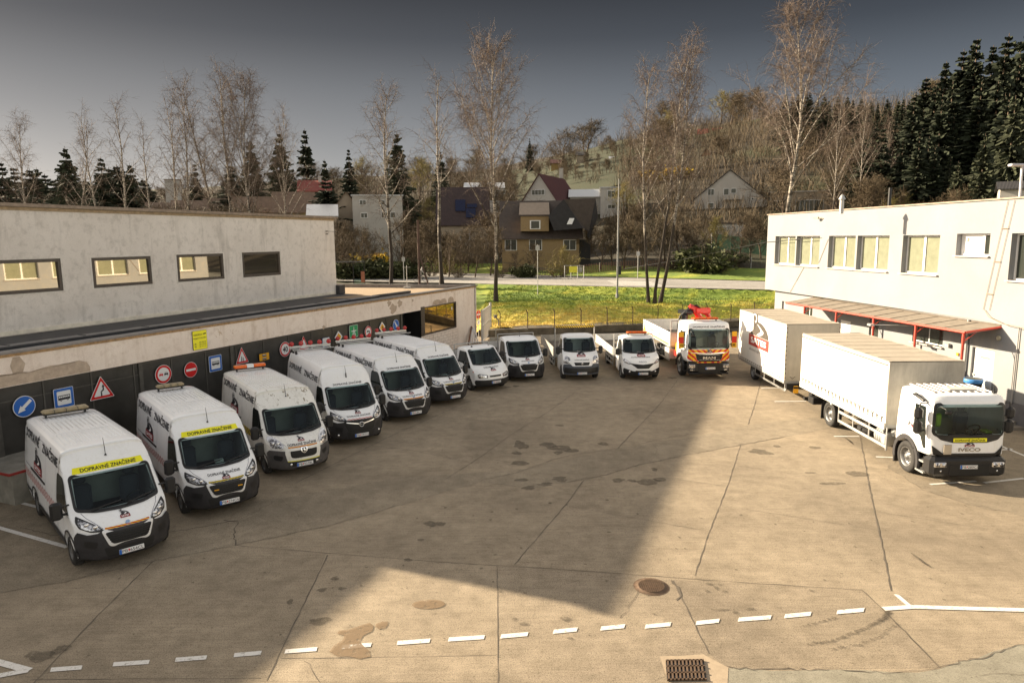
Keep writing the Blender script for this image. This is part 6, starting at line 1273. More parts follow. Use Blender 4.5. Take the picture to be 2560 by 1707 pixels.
# yellow notice on the fascia
def signroot(name, mp, u, z, label, cat='road sign'):
    p = mp(u, z, 0); return p
def wallsign(kind, u, z, w_, h_, label, mats, draw, o=-.24, sh='rect', group='road signs hung on the dark wall', mp=FA, name='road_sign', cat='road sign'):
    cpt = mp(u, z, o); root = empty(name, cpt, 0, label, cat, group)
    L = lambda a, b, oo=0.: tuple(np.array(mp(u+a, z+b, o+oo))-np.array(cpt))
    def shape(k, s=1.):
        if k == 'circle': return [(s*w_/2*cos(t), s*h_/2*sin(t)) for t in np.linspace(0, 2*pi, 29)[:-1]]
        if k == 'tri': s_ = s; return rounded([(-w_/2*s_, -h_*.36*s_), (w_/2*s_, -h_*.36*s_), (0, h_*.64*s_)], .05, 4)
        if k == 'dia': return rounded([(0, -h_/2*s), (w_/2*s, 0), (0, h_/2*s), (-w_/2*s, 0)], .05, 4)
        dx = w_/2-(1-s)*w_/2; dy = h_/2-(1-s)*w_/2; return rounded([(-dx, -dy), (dx, -dy), (dx, dy), (-dx, dy)], .04, 4)
    def disc(mb, k, s, o0, o1, mi):
        P = shape(k, s); n = len(P); mb.add([L(a, b, o0) for a, b in P]+[L(a, b, o1) for a, b in P], [list(range(n))[::-1], list(range(n, 2*n))]+[[i, (i+1) % n, n+(i+1) % n, n+i] for i in range(n)], mi)
    m = MB()
    for i, (s, mi) in enumerate(draw[0]): disc(m, sh, s, .0+.004*i, .012+.004*i, mi)
    m.build('sign_plate', mats, root)
    if len(draw) > 1 and draw[1]: k = MB(); draw[1](k, L); k.build('sign_symbol', mats, root)
    br_ = MB(); br_.box(tuple(np.array(L(0, 0, -.03))), (.05, .05, .05)); br_.build('bracket', GALV, root)
    return root
SM = [SIGNW, SRED, BLUE, INK, YELO, GREEN, YEL]
O = .024
def P_(k, L, pts, mi=3, o=O): k.add([L(a, b, o) for a, b in pts], [list(range(len(pts)))], mi)
def arrow_dl(k, L, s=1, mi=0):
    d = np.array([-.75, -.62]); d /= np.linalg.norm(d); n = np.array([-d[1], d[0]]); q = lambda a, b: tuple((d*a+n*b)*s)
    P_(k, L, [q(-.27, -.05), q(.08, -.05), q(.08, .05), q(-.27, .05)], mi); P_(k, L, [q(.06, -.11), q(.28, 0), q(.06, .11)], mi)
def arrow_dr(k, L, s=1, mi=0):
    d = np.array([.55, -.8]); d /= np.linalg.norm(d); n = np.array([-d[1], d[0]]); q = lambda a, b: tuple((d*a+n*b)*s)
    P_(k, L, [q(-.26, -.045), q(.06, -.045), q(.06, .045), q(-.26, .045)], mi); P_(k, L, [q(.05, -.11), q(.25, 0), q(.05, .11)], mi)
def busf(k, L, s=1., cy=0., fl=1):
    P_(k, L, [(-.20*s, cy-.06*s), (.20*s, cy-.06*s), (.20*s, cy+.09*s), (-.20*s, cy+.09*s)]); 
    for i in range(6): P_(k, L, [(-.185*s+i*.062*s, cy+.012*s), (-.135*s+i*.062*s, cy+.012*s), (-.135*s+i*.062*s, cy+.065*s), (-.185*s+i*.062*s, cy+.065*s)], 0, O+.004)
    for x in (-.11, .11):
        P_(k, L, [(x*s+.035*s*cos(t), cy-.065*s+.035*s*sin(t)) for t in np.linspace(0, 2*pi, 11)[:-1]], 3, O+.002); P_(k, L, [(x*s+.014*s*cos(t), cy-.065*s+.014*s*sin(t)) for t in np.linspace(0, 2*pi, 9)[:-1]], 0, O+.005)
def car(k, L, x, s, mi):
    P_(k, L, [(x-.10*s, -.04*s), (x+.10*s, -.04*s), (x+.10*s, .03*s), (x+.065*s, .035*s), (x+.05*s, .08*s), (x-.05*s, .08*s), (x-.065*s, .035*s), (x-.10*s, .03*s)], mi); P_(k, L, [(x-.045*s, .035*s), (x+.045*s, .035*s), (x+.035*s, .07*s), (x-.035*s, .07*s)], 0, O+.003)
    for a in (-.07, .07): P_(k, L, [(x+a*s-.018*s, -.07*s), (x+a*s+.018*s, -.07*s), (x+a*s+.018*s, -.04*s), (x+a*s-.018*s, -.04*s)], mi)
wallsign('a', -31.04, 2.32, .68, .68, 'round blue sign with a white arrow down to the left, by the nearest van', SM, ([(1, 0), (.94, 2)], arrow_dl), sh='circle')
wallsign('b', -29.78, 2.33, .66, .66, 'square blue bus stop sign just behind the nearest van', SM, ([(1, 0), (.96, 2), (.70, 0)], lambda k, L: busf(k, L, 1., .0)))
def bend(k, L): P_(k, L, [(-.05, -.19), (.0, -.19), (.0, -.07), (-.05, -.07)]); P_(k, L, [(-.05, -.09), (-.03, -.07), (.07, .0), (.07, .04), (.05, .05), (-.05, -.03)]); P_(k, L, [(.03, .0), (.08, .0), (.08, .14), (.03, .14)]); P_(k, L, [(.0, .12), (.11, .12), (.055, .22)])
wallsign('c', -28.46, 2.30, .92, .80, 'red and white triangle sign with a bent black arrow', SM, ([(1, 0), (.94, 1), (.66, 0)], bend), sh='tri')
wallsign('d', -25.95, 2.41, .72, .72, 'round no overtaking sign with a red car beside a black car', SM, ([(1, 0), (.95, 1), (.72, 0)], lambda k, L: (car(k, L, -.11, .85, 1), car(k, L, .11, .85, 3))), sh='circle')
wallsign('e', -24.69, 2.36, .62, .62, 'round red no entry sign on the dark wall', SM, ([(1, 0), (.95, 1)], lambda k, L: P_(k, L, [(-.23, -.045), (.23, -.045), (.23, .045), (-.23, .045)], 0)), sh='circle')
wallsign('f', -23.45, 2.41, .66, .66, 'square blue bus stop sign beside the van with peeling paint', SM, ([(1, 0), (.96, 2), (.70, 0)], lambda k, L: busf(k, L, .95, 0.)))
wallsign('g', -22.0, 2.42, .74, .72, 'red triangle sign partly hidden by the orange beacon bar', SM, ([(1, 0), (.94, 1), (.64, 0)], lambda k, L: (P_(k, L, [(-.07, -.16), (-.02, -.16), (-.02, .05), (-.05, .05)]), P_(k, L, [(.03, -.16), (.07, -.16), (.06, .0), (.03, .0)]))), sh='tri')
wallsign('h', -20.7, 2.24, .62, .34, 'small orange sign with two black symbols on the dark wall', SM, ([(1, 3), (.96, 4)], lambda k, L: (busf(k, L, .6, .06), busf(k, L, .6, -.09))))
wallsign('i', -19.35, 2.38, .70, .70, 'round speed limit sign reading 40 with a red ring', SM, ([(1, 0), (.95, 1), (.74, 0)], lambda k, L: put_text(k, '40', -.17, -.13, .17, .26, lambda a, b, o: L(a, b, O), 0, 3, .02)), sh='circle')
wallsign('j', -18.06, 2.42, .70, .68, 'red triangle sign behind the red lamps of the tall ring emblem van', SM, ([(1, 0), (.94, 1), (.62, 0)], None), sh='tri')
wallsign('k', -16.4, 2.30, .55, .46, 'plain pale blue and white board among the road signs', SM, ([(1, 2), (.97, 0)], None))
def diam(k, L): P_(k, L, [(0, -.21), (.21, 0), (0, .21), (-.21, 0)], 4, O-.004)
wallsign('l', -15.39, 2.42, .66, .66, 'white and yellow diamond priority sign left of the green sign', SM, ([(1, 0)], diam), sh='dia')
def moto(k, L): P_(k, L, [(-.16, -.26), (-.06, -.26), (-.02, .0), (-.06, .0)], 0); P_(k, L, [(.16, -.26), (.06, -.26), (.02, .0), (.06, .0)], 0); P_(k, L, [(-.22, -.01), (.22, -.01), (.22, .04), (-.22, .04)], 0); P_(k, L, [(-.045, .04), (-.015, .04), (-.01, .24), (-.025, .24)], 0); P_(k, L, [(.045, .04), (.015, .04), (.01, .24), (.025, .24)], 0)
wallsign('m', -14.1, 2.57, .74, .66, 'green motorway sign above the row of red lamps', SM, ([(1, 0), (.95, 5)], moto))
wallsign('n', -12.8, 2.37, .64, .64, 'round red ringed no left turn sign', SM, ([(1, 0), (.95, 1), (.74, 0)], lambda k, L: (P_(k, L, [(.06, -.16), (.12, -.16), (.12, .04), (.06, .04)]), P_(k, L, [(-.08, .0), (.10, .0), (.10, .06), (-.08, .06)]), P_(k, L, [(-.06, -.05), (-.06, .11), (-.16, .03)]))), sh='circle')
wallsign('o', -11.45, 2.46, .64, .64, 'diamond priority sign with a dark bar across, near the doorway', SM, ([(1, 0)], lambda k, L: (diam(k, L), P_(k, L, [(-.05, .02), (.0, .08), (.17, -.15), (.12, -.19)], 3))), sh='dia')
wallsign('p', -10.04, 2.43, .64, .64, 'round blue sign with a white arrow down to the right, nearest the doorway', SM, ([(1, 0), (.94, 2)], arrow_dr), sh='circle')
def expd(k, L):
    f = lambda a, b, o: L(a, b, O)
    put_text(k, 'EXPEDÍCIA', -.30, .18, .10, .085, f, 0, 3, .0); put_text(k, 'PRÍJEM TOVARU', -.32, .03, .31, .085, f, 0, 3, .0)
    for i, t in enumerate(('0902 908 194', '0903 932 976', '0911 911 414')): put_text(k, t, -.05, -.12-i*.085, .27, .05, f, 0, 3, .0)
    P_(k, L, [(-.27, -.27), (-.20, -.27), (-.20, -.12), (-.27, -.12)])
    P_(k, L, [(-.26, -.25), (-.21, -.25), (-.21, -.14), (-.26, -.14)], 6, O+.003); P_(k, L, [(.12, .20), (.30, .22), (.30, .26), (.2, .25)])
wallsign('q', -24.38, 3.53, .70, .76, 'yellow notice board with black writing on the pale fascia', SM, ([(1, 3), (.975, 6)], expd), o=.03, name='notice_board', cat='notice board', group=None)
# leaning ladder bits by the wall end
# ---- right office building
RB = empty('office_building', (0, 0, 0), 0, 'long white two storey office building on the right with a red-edged canopy', 'building')
UR = frame2((16.91, 45.97), (2.72, -19.8)); 
def URm(u, z, o=0.): return UR(u, z, o)
_t = UR(0, 0, 1.0); 
SG = 1 if _t[0] < 16.91 else -1
def UR2(u, z, o=0.): return UR(u, z, o*SG)
OW = [(a*.875, bb*.875, 5.66, 7.43) for a, bb in ((1.21, 3.95), (4.11, 6.91), (7.92, 10.66), (10.84, 13.68), (14.78, 17.48))]+[(18.58*.875, 20.58*.875, 6.56, 7.48), (21.75*.875, 24.7*.875, 5.66, 7.48)]
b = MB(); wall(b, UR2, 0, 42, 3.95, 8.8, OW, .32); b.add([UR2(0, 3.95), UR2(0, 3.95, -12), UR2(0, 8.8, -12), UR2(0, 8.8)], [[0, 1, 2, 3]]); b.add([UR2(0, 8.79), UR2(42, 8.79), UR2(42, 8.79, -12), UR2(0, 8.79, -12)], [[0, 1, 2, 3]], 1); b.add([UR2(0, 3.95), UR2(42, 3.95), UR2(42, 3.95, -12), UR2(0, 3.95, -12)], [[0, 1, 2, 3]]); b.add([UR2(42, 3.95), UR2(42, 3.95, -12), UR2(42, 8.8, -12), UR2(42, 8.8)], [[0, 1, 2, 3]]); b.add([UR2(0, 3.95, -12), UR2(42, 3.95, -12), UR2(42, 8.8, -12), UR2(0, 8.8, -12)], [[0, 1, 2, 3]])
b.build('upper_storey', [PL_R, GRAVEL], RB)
c_ = MB(); slab(c_, UR2, -.06, 42, 8.80, 8.86, -.3, .07); c_.build('roof_edge', COPB, RB)
for i, (a, bb, z0, z1) in enumerate(OW):
    f = MB(); t = .075; mid = (a+bb)/2 if i != 5 else a+(bb-a)*.68
    for q in ((a+.01, bb-.01, z0+.01, z0+t), (a+.01, bb-.01, z1-t, z1-.01), (a+.01, a+t, z0+t, z1-t), (bb-t, bb-.01, z0+t, z1-t), (mid-.06, mid+.06, z0+t, z1-t)): slab(f, UR2, *q, -.32, -.235)
    fo = f.build('window_frame', WFR, RB)
    for k, (x0, x1) in enumerate(((a+t, mid-.06), (mid+.06, bb-t))):
        g = MB(); slab(g, UR2, x0, x1, z0+t, z1-t, -.31, -.28)
        if i == 5 and k == 0: g.build('window_panel', SIGNW, fo); g = MB(); q = UR2(x0+.22, z1-.25, -.27); g.lathe([(.09, 0), (.001, .01)], c=q, axis='X', n=12); g.build('round_vent', simple_cached('vent_brown', (.2, .15, .1)), fo)
        else: g.build('window_pane', simple_cached('pane_with_blind', (.20, .21, .15), rough=.08, var=.12, vs=3) if i < 5 else WGL, fo)
    s = MB(); slab(s, UR2, a-.06, bb+.06, z0-.05, z0+.005, -.2, .10); s.build('window_sill', simple_cached('sill_metal', (.42, .38, .34), rough=.5), RB)
# cables down the facade
cb = MB()
for u0, u1 in ((21.4*.875, 20.6*.875), (21.75*.875, 20.95*.875)): cb.tube([UR2(u0, 8.75, .03), UR2((u0+u1)/2, 6.6, .03), UR2(u1, 4.4, .03)], .010, 4)
for t in (.25, .55, .85): u = (21.4+(20.6-21.4)*t)*.875; z = 8.75+(4.4-8.75)*t; cb.tube([UR2(u, z, .035), UR2(u+.32, z, .035)], .016, 4)
cb.tube([UR2(18.1, 4.4, .03), UR2(18.4, 4.15, .1), UR2(19.2, 3.98, .25), UR2(21.5, 3.9, .6)], .012, 4); cb.tube([UR2(4.6, 5.6, .02), UR2(3.2, 4.0, .03)], .014, 4); cb.tube([UR2(6.9, 7.25, .02), UR2(6.1, 5.9, .03)], .014, 4)
cb.build('facade_cables', simple_cached('cable_brown', (.25, .17, .10)), RB)
cm = MB(); cm.box(UR2(5.9, 8.45, .22), (.14, .3, .12), .6); cm.tube([UR2(6.3, 8.4, 0), UR2(6.0, 8.45, .2)], .03); cm.build('floodlight', simple_cached('beige_metal', (.45, .40, .30)), RB)
# lower storey
LR = frame2((19.6, 26.25), (.119, -1)); 
def LR2(u, z, o=0.): return LR(u, z, o*SG)
b = MB(); LO = [(-18.2, -17.4, .6, 3.3), (-15.5, -14.6, 1.8, 3.3), (-11.9, -10.8, .6, 2.83), (-9.2, -8.45, .6, 3.3), (-5.95, -4.0, 2.50, 3.35), (-2.3, -1.15, .6, 2.80)]
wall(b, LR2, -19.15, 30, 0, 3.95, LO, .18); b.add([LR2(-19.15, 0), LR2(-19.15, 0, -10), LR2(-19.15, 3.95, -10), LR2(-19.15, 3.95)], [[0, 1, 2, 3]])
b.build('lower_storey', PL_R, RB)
df = MB(); slab(df, LR2, -2.0, 30, .0, .95, .002, .02); df.build('grey_dado', simple('grey_dado_paint', (.13, .13, .14), .8, var=.15), RB)
for i, (a, bb, z0, z1) in enumerate(LO):
    isd = i in (2, 5)
    d = MB(); slab(d, LR2, a+.02, bb-.02, z0+.02, z1-.02, -.17, -.10); 
    do = d.build('door' if isd or i in (0, 3) else 'window_frame', WFR if i != 0 else simple_cached('grey_door', (.32, .30, .27)), RB)
    if i in (3,): g = MB(); slab(g, LR2, a+.1, bb-.1, 2.3, z1-.1, -.10, -.09); g.build('door_pane', WGL, do)
    if i in (1, 4):
        m0 = (a+bb)/2
        for x0, x1 in ((a+.08, m0-.04), (m0+.04, bb-.08)): g = MB(); slab(g, LR2, x0, x1, z0+.08, z1-.08, -.10, -.085); g.build('window_pane', WGL, do)
        s = MB(); slab(s, LR2, a-.08, bb+.08, z0-.06, z0-.0, -.1, .12); s.build('window_sill', simple_cached('sill_metal', (.42, .38, .34)), RB)
    if isd: g = MB(); slab(g, LR2, a+.08, a+.12, 1.6, 1.66, -.10, -.03); slab(g, LR2, a+.08, a+.24, 1.66, 1.69, -.05, -.03); g.build('door_handle', SILVER, do)
    if i == 5: g = MB(); slab(g, LR2, -1.95, -1.45, 2.38, 2.46, -.098, -.092); g.build('door_plate', simple_cached('plate_grey', (.2, .2, .2)), do)
pp = MB(); pp.tube([LR2(-2.55, 0, .08), LR2(-2.55, 3.9, .08)], .05, 8); pp.tube([LR2(-.05, .9, .06), LR2(-.05, 3.9, .06)], .025, 6); pp.box(LR2(-3.6, 2.66, .08), (.1, .25, .15)); pp.build('wall_pipes', simple_cached('pipe_grey', (.32, .31, .30)), RB)
yb = MB(); yb.box(LR2(-3.05, 2.35, .03), (.04, .12, .12)); yb.build('yellow_wall_box', YELO, RB)
wl = MB(); wl.lathe([(.09, -.04), (.09, .04), (.001, .06)], c=LR2(-.95, 3.35, .06), axis='X', n=12); wl.build('wall_lamp', simple_cached('cream_lamp', (.6, .55, .42)), RB)
cr2 = MB(); cr2.tube([LR2(-4.2, 3.42, .1), LR2(-5.4, 3.35, 1.5), LR2(-5.9, 3.32, 2.1)], .022, 6); cr2.box(LR2(-5.95, 3.32, 2.15), (.2, .3, .10)); cr2.build('camera_arm', SILVER, RB)
# canopy
CA = [np.array([18.0, 27.05]), np.array([15.95, 39.9])]; W0 = np.array(LR2(-.8, 0)[:2]); W1 = np.array(LR2(-14.6, 0)[:2]); W0 = np.array(LR2(-(27.05-26.25)-.15, 0)[:2])
ct = MB(); n = 12
for k in range(n):
    t0, t1 = k/n+.0008, (k+1)/n-.0008; a, b_ = CA[0]+(CA[1]-CA[0])*t0, CA[0]+(CA[1]-CA[0])*t1; c0, d0 = W0+(W1-W0)*t0, W0+(W1-W0)*t1
    V = [(a[0], a[1], 3.66), (b_[0], b_[1], 3.66), (d0[0], d0[1], 3.84), (c0[0], c0[1], 3.84)]; ct.add(V+[(x, y, z-.05) for x, y, z in V], [[0, 1, 2, 3][::-1], [4, 5, 6, 7], [0, 4, 5, 1], [1, 5, 6, 2], [2, 6, 7, 3], [3, 7, 4, 0]])
co = ct.build('canopy_roof', simple('fibre_cement_sheet', (.22, .185, .145), .85, var=.2, vs=3), RB)
cj = MB()
for k in range(1, n): t = k/n; a = CA[0]+(CA[1]-CA[0])*t; c0 = W0+(W1-W0)*t; cj.tube([(a[0], a[1], 3.668), (c0[0], c0[1], 3.848)], .012, 4)
cj.tube([(*W0, 3.86), (*W1, 3.86)], .04, 4); cj.build('canopy_joints', simple_cached('joint_dark', (.10, .08, .06)), co)
cr3 = MB(); cr3.tube([(CA[0][0]-.02, CA[0][1], 3.60), (CA[1][0]-.02, CA[1][1], 3.60)], .055, 4); cr3.tube([(*CA[0], 3.60), (*W0, 3.78)], .05, 4); cr3.tube([(*CA[1], 3.60), (*W1, 3.78)], .05, 4); cr3.build('canopy_red_edge', REDF, co)
for t in (.01, .21, .42, .64, .86):
    p = CA[0]+(CA[1]-CA[0])*t; m = MB(); m.tube([(p[0]+.03, p[1], 0), (p[0]+.03, p[1], 3.58)], .055, 8); w0 = W0+(W1-W0)*t; m.tube([(p[0]+.03, p[1], 3.2), (p[0]*.6+w0[0]*.4, p[1]*.6+w0[1]*.4, 3.62)], .02, 5); m.build('canopy_post', REDF, RB)
# platform, steps
st = MB(); STM = simple('worn_concrete_steps', (.22, .195, .16), .9, var=.3, vs=4, bmp=.3)
wx = lambda y: 19.6-.119*(y-26.25)
V = [(wx(27.3)-1.75, 27.3), (wx(27.3), 27.3), (wx(44), 44), (wx(44)-1.9, 44)]; st.add([(x, y, 0) for x, y in V]+[(x, y, .6) for x, y in V], [[4, 5, 6, 7], [0, 1, 5, 4], [3, 0, 4, 7], [2, 3, 7, 6]])
for k in range(4):
    y0 = 27.3-(4-k)*.42; y1 = 27.3; z = .12*(k+1); st.add([(17.2, y0, 0), (wx(y0), y0, 0), (wx(y1), y1, 0), (17.2, y1, 0), (17.2, y0, z), (wx(y0), y0, z), (wx(y1), y1, z), (17.2, y1, z)], [[4, 5, 6, 7], [0, 1, 5, 4], [3, 0, 4, 7]])
st.build('entrance_steps', STM, RB)
# litter bin
bn = empty('wheelie_bin', (18.95, 27.75, .6), .1, 'black bin with a blue bag over its rim, by the white office door', 'bin'); m = MB()
m.lathe([(.001, 0), (.26, 0), (.34, .95), (.35, 1.0), (.33, 1.0), (.31, .9)], n=20); m.build('bin_body', BLACK, bn); m = MB(); m.lathe([(.30, .9), (.345, 1.01), (.365, .99), (.365, .90), (.345, .84)], n=24); m.build('bin_bag', simple('blue_bin_bag', (.05, .22, .55), .5, var=.2, vs=12), bn); m = MB(); m.lathe([(.34, .98), (.2, 1.03), (.001, 1.04)], n=20); m.build('bin_lid', simple_cached('lid_grey', (.05, .05, .04)), bn)
# roof things of the office
def roofthing(px, py, z0, h, r, label, name, cat, cap=True):
    q = G(px, py, z0); m = MB(); m.tube([(q[0], q[1], z0-.3), (q[0], q[1], z0+h)], r, 10)
    if cap: m.lathe([(r*1.7, h-.06), (r*.8, h+.12), (.001, h+.2)], c=(q[0], q[1], z0), n=12)
    return m.build(name, GALV, label=label, cat=cat)
# ------------------------------------------------------------------ fences, gate, posts, roadside things
rt = MB(); X = np.arange(-2.4, 34, 1.0); V = []
for x in X: y = yW(x); V += [(x, y, 0), (x, y, .52+.03*sin(x)), (x, y+1.4, .56+.03*sin(x)), (x, y+1.4, 0)]
F = []
for i in range(len(X)-1):
    for k in range(3): F.append([i*4+k, i*4+k+4, i*4+k+5, i*4+k+1])
rt.add(V, F); rt.build('retaining_wall', simple('mossy_stone', (.12, .10, .07), .95, var=.45, vs=2, bmp=.5), label='low mossy retaining wall along the back of the yard', cat='wall')
fr = empty('wire_fence', (0, 0, 0), 0, 'rusty barbed wire fence on posts along the grassy bank', 'fence'); RUST = simple('dark_rusty_metal', (.07, .045, .035), .8, var=.3)
px_ = list(np.arange(-.9, 33, 2.12)); wm = MB()
for x in px_:
    y = yW(x)+.15; m = MB(); m.tube([(x, y, .4), (x, y, 1.75), (x-.12, y-.22, 2.0)], .035, 6); m.build('fence_post', RUST, fr)
for z, dx, dy in ((.75, 0, 0), (1.1, 0, 0), (1.45, 0, 0), (1.72, 0, 0), (1.86, -.06, -.11), (1.98, -.11, -.21)): wm.tube([(x+dx, yW(x)+.15+dy, z-.02*(i % 2)) for i, x in enumerate(px_)], .008, 3, cap=False)
for x in np.arange(-.9, 31, .35): wm.tube([(x, yW(x)+.15, .5), (x, yW(x)+.15, 1.72)], .004, 3, cap=False)
wm.build('fence_wire', RUST, fr)
m = MB(); m.box((13.9, yW(13.9)+.1, 1.45), (.75, .03, .32)); m.build('small_sign_plate', simple('faded_plate', (.20, .20, .20), .6), fr)
gt = empty('sliding_gate', (-2.15, 48.9, 0), radians(84), 'pale grey barred sliding gate beside the end of the warehouse', 'gate'); m = MB(); gl = 4.6
for z in (.12, 2.3, 1.2): m.box((gl/2, 0, z), (gl, .06, .07))
for x in np.arange(0, gl+.01, .16): m.box((x, 0, 1.2), (.035, .035, 2.2))
for x in (0, gl): m.box((x, 0, 1.2), (.1, .1, 2.4))
m.build('gate_frame', simple('pale_gate_paint', (.50, .49, .46), .5, var=.12), gt)
m = MB(); m.tube([(gl, 0, 0), (gl, 0, 2.5)], .09, 8); m.build('gate_post', GALV, gt)
q = G(1197, 850); sp = empty('no_entry_sign', (q[0], q[1], 0), 0, 'orange-red no entry sign on a post in front of the gate', 'road sign'); m = MB(); m.tube([(0, 0, 0), (0, 0, 2.2)], .03, 6); m.build('sign_post', GALV, sp)
m = MB(); ux, uy = cos(radians(62)), sin(radians(62)); D = lambda r, t, o: (r*cos(t)*ux+o*uy, r*cos(t)*uy-o*ux, 1.9+r*sin(t)*1.0)
m.add([D(.33, t, -.01) for t in np.linspace(0, 2*pi, 25)[:-1]]+[D(.33, t, .01) for t in np.linspace(0, 2*pi, 25)[:-1]], [list(range(24)), list(range(24, 48))]+[[i, (i+1) % 24, 24+(i+1) % 24, 24+i] for i in range(24)], 0)
m.add([(a*ux+.016*uy, a*uy-.016*ux, 1.9+b) for a, b in ((-.24, -.05), (.24, -.05), (.24, .05), (-.24, .05))], [[0, 1, 2, 3]], 1); m.build('sign_plate', [simple('faded_sign_red', (.62, .06, .02), .5, var=.1), SIGNW], sp)
m = MB(); m.add([(a*ux+.016*uy, a*uy-.016*ux, 1.32+b) for a, b in ((-.2, -.16), (.2, -.16), (.2, .16), (-.2, .16))], [[0, 1, 2, 3]]); m.build('lower_plate', SIGNW, sp)
q = G(1247, 831); m = MB(); m.tube([(q[0], q[1], 0), (q[0], q[1], .95), (q[0]-.2, q[1], 1.2)], .05, 7); m.box((q[0]-.25, q[1], 1.28), (.26, .22, .26), bev=.03); m.build('bollard_light', simple('grey_lamp_metal', (.12, .12, .13), .5), label='short grey lamp post with square head below the bank', cat='lamp')
# concrete kerb patch and lower wall near the gate
m = MB(); m.box((-.2, 46.6, .35), (2.6, .3, .7)); m.tube([(-1.1, 46.6, .7), (-1.1, 46.6, 1.35)], .04); m.tube([(-1.1, 46.6, 1.3), (1.1, 46.6, 1.3)], .02); m.build('low_wall', simple('pale_low_wall', (.40, .37, .30), .9, var=.2), label='low pale wall with a pipe rail behind the first flatbed trucks', cat='wall')
m = MB()
for k in range(4): m.tube([FA(-1.9+k*.16, .2, .5+.12*k), FA(-1.1+k*.12, 1.15, .12)], .035, 4)
m.tube([FA(-2.1, .15, .4), FA(-1.0, 1.25, .1), FA(-.8, .5, .3)], .06, 5, mi=1); m.build('stacked_frames', [SIGNW, simple('brown_wood', (.16, .07, .035), .8)], label='white and brown slatted frames leaning on the warehouse end wall', cat='frames')
# ------------------------------------------------------------------ plants
def bark(name, c0, c1, marks=True):
    m, n, b = nmat(name); t = N(n, 'TexCoord'); sp = N(n, 'SeparateXYZ'); n.links.new(t.outputs['Object'], sp.inputs[0]); f = noise(n, 3, 5, .7, coords(n, 'Object', (.7, .7, 3.2))); g = noise(n, 1.2, 4, .6, coords(n, 'Object', (1, 1, .35)))
    c = ramp(n, f, [(.44, c1), (.53, c0)]) if marks else ramp(n, f, [(.3, c1), (.7, c0)])
    if marks:
        mr = N(n, 'MapRange'); mr.inputs[1].default_value = 1.; mr.inputs[2].default_value = 11; mr.inputs[3].default_value = .22; mr.inputs[4].default_value = -.16; n.links.new(sp.outputs['Z'], mr.inputs[0]); ad = N(n, 'Math', operation='ADD'); n.links.new(g, ad.inputs[0]); n.links.new(mr.outputs[0], ad.inputs[1]); c = mixc(n, ramp(n, ad.outputs[0], [(.46, (0,)), (.54, (1,))]), c, (.040, .030, .022))
    n.links.new(c, b.inputs['Base Color']); b.inputs['Roughness'].default_value = .9; return m
BARK = bark('birch_bark', (.36, .32, .27), (.07, .055, .045)); DBARK = bark('brown_bark', (.12, .085, .055), (.055, .038, .026), False)
TWIG = simple('birch_twigs', (.135, .098, .075), .9, var=.25, vs=.8); TWIGB = simple('brown_twigs', (.090, .065, .036), .9, var=.3, vs=.6); TWIGY = simple('budding_twigs', (.20, .165, .05), .9, var=.3, vs=.8); TWIGG = simple('forsythia_bloom', (.48, .33, .02), .9, var=.3, vs=2)
NEED = simple('spruce_needles', (.015, .022, .007), .9, var=.45, vs=.8); NEEDL = simple('light_spruce_needles', (.028, .034, .013), .9, var=.4, vs=.8); HEDGE = simple('hedge_leaves', (.050, .058, .018), .9, var=.4, vs=2)
def rv(r, s=1.): return Vector((r.gauss(0, s), r.gauss(0, s), r.gauss(0, s)))
def branch(mb, p, d, L, r0, r1, seg, rnd, wob, grav, n=4, mi=0):
    P = [p.copy()]; R = [r0]; d = d.normalized()
    for i in range(seg):
        d = (d+rv(rnd, wob)+Vector((0, 0, grav))).normalized(); p = p+d*(L/seg); P.append(p.copy()); R.append(r0+(r1-r0)*(i+1)/seg)
    mb.tube(P, R, n, mi, cap=False); return P, d
def twig(mb, p, d, L, w_, rnd, grav, seg=3):
    d = d.normalized(); side = d.cross(rv(rnd)).normalized()*w_/2; V = [p-side, p+side]
    for i in range(seg):
        d = (d+rv(rnd, .12)+Vector((0, 0, grav))).normalized(); p = p+d*(L/seg); k = 1-.6*(i+1)/seg; V += [p-side*k, p+side*k]
    mb.add(V, [[2*i, 2*i+1, 2*i+3, 2*i+2] for i in range(seg)])
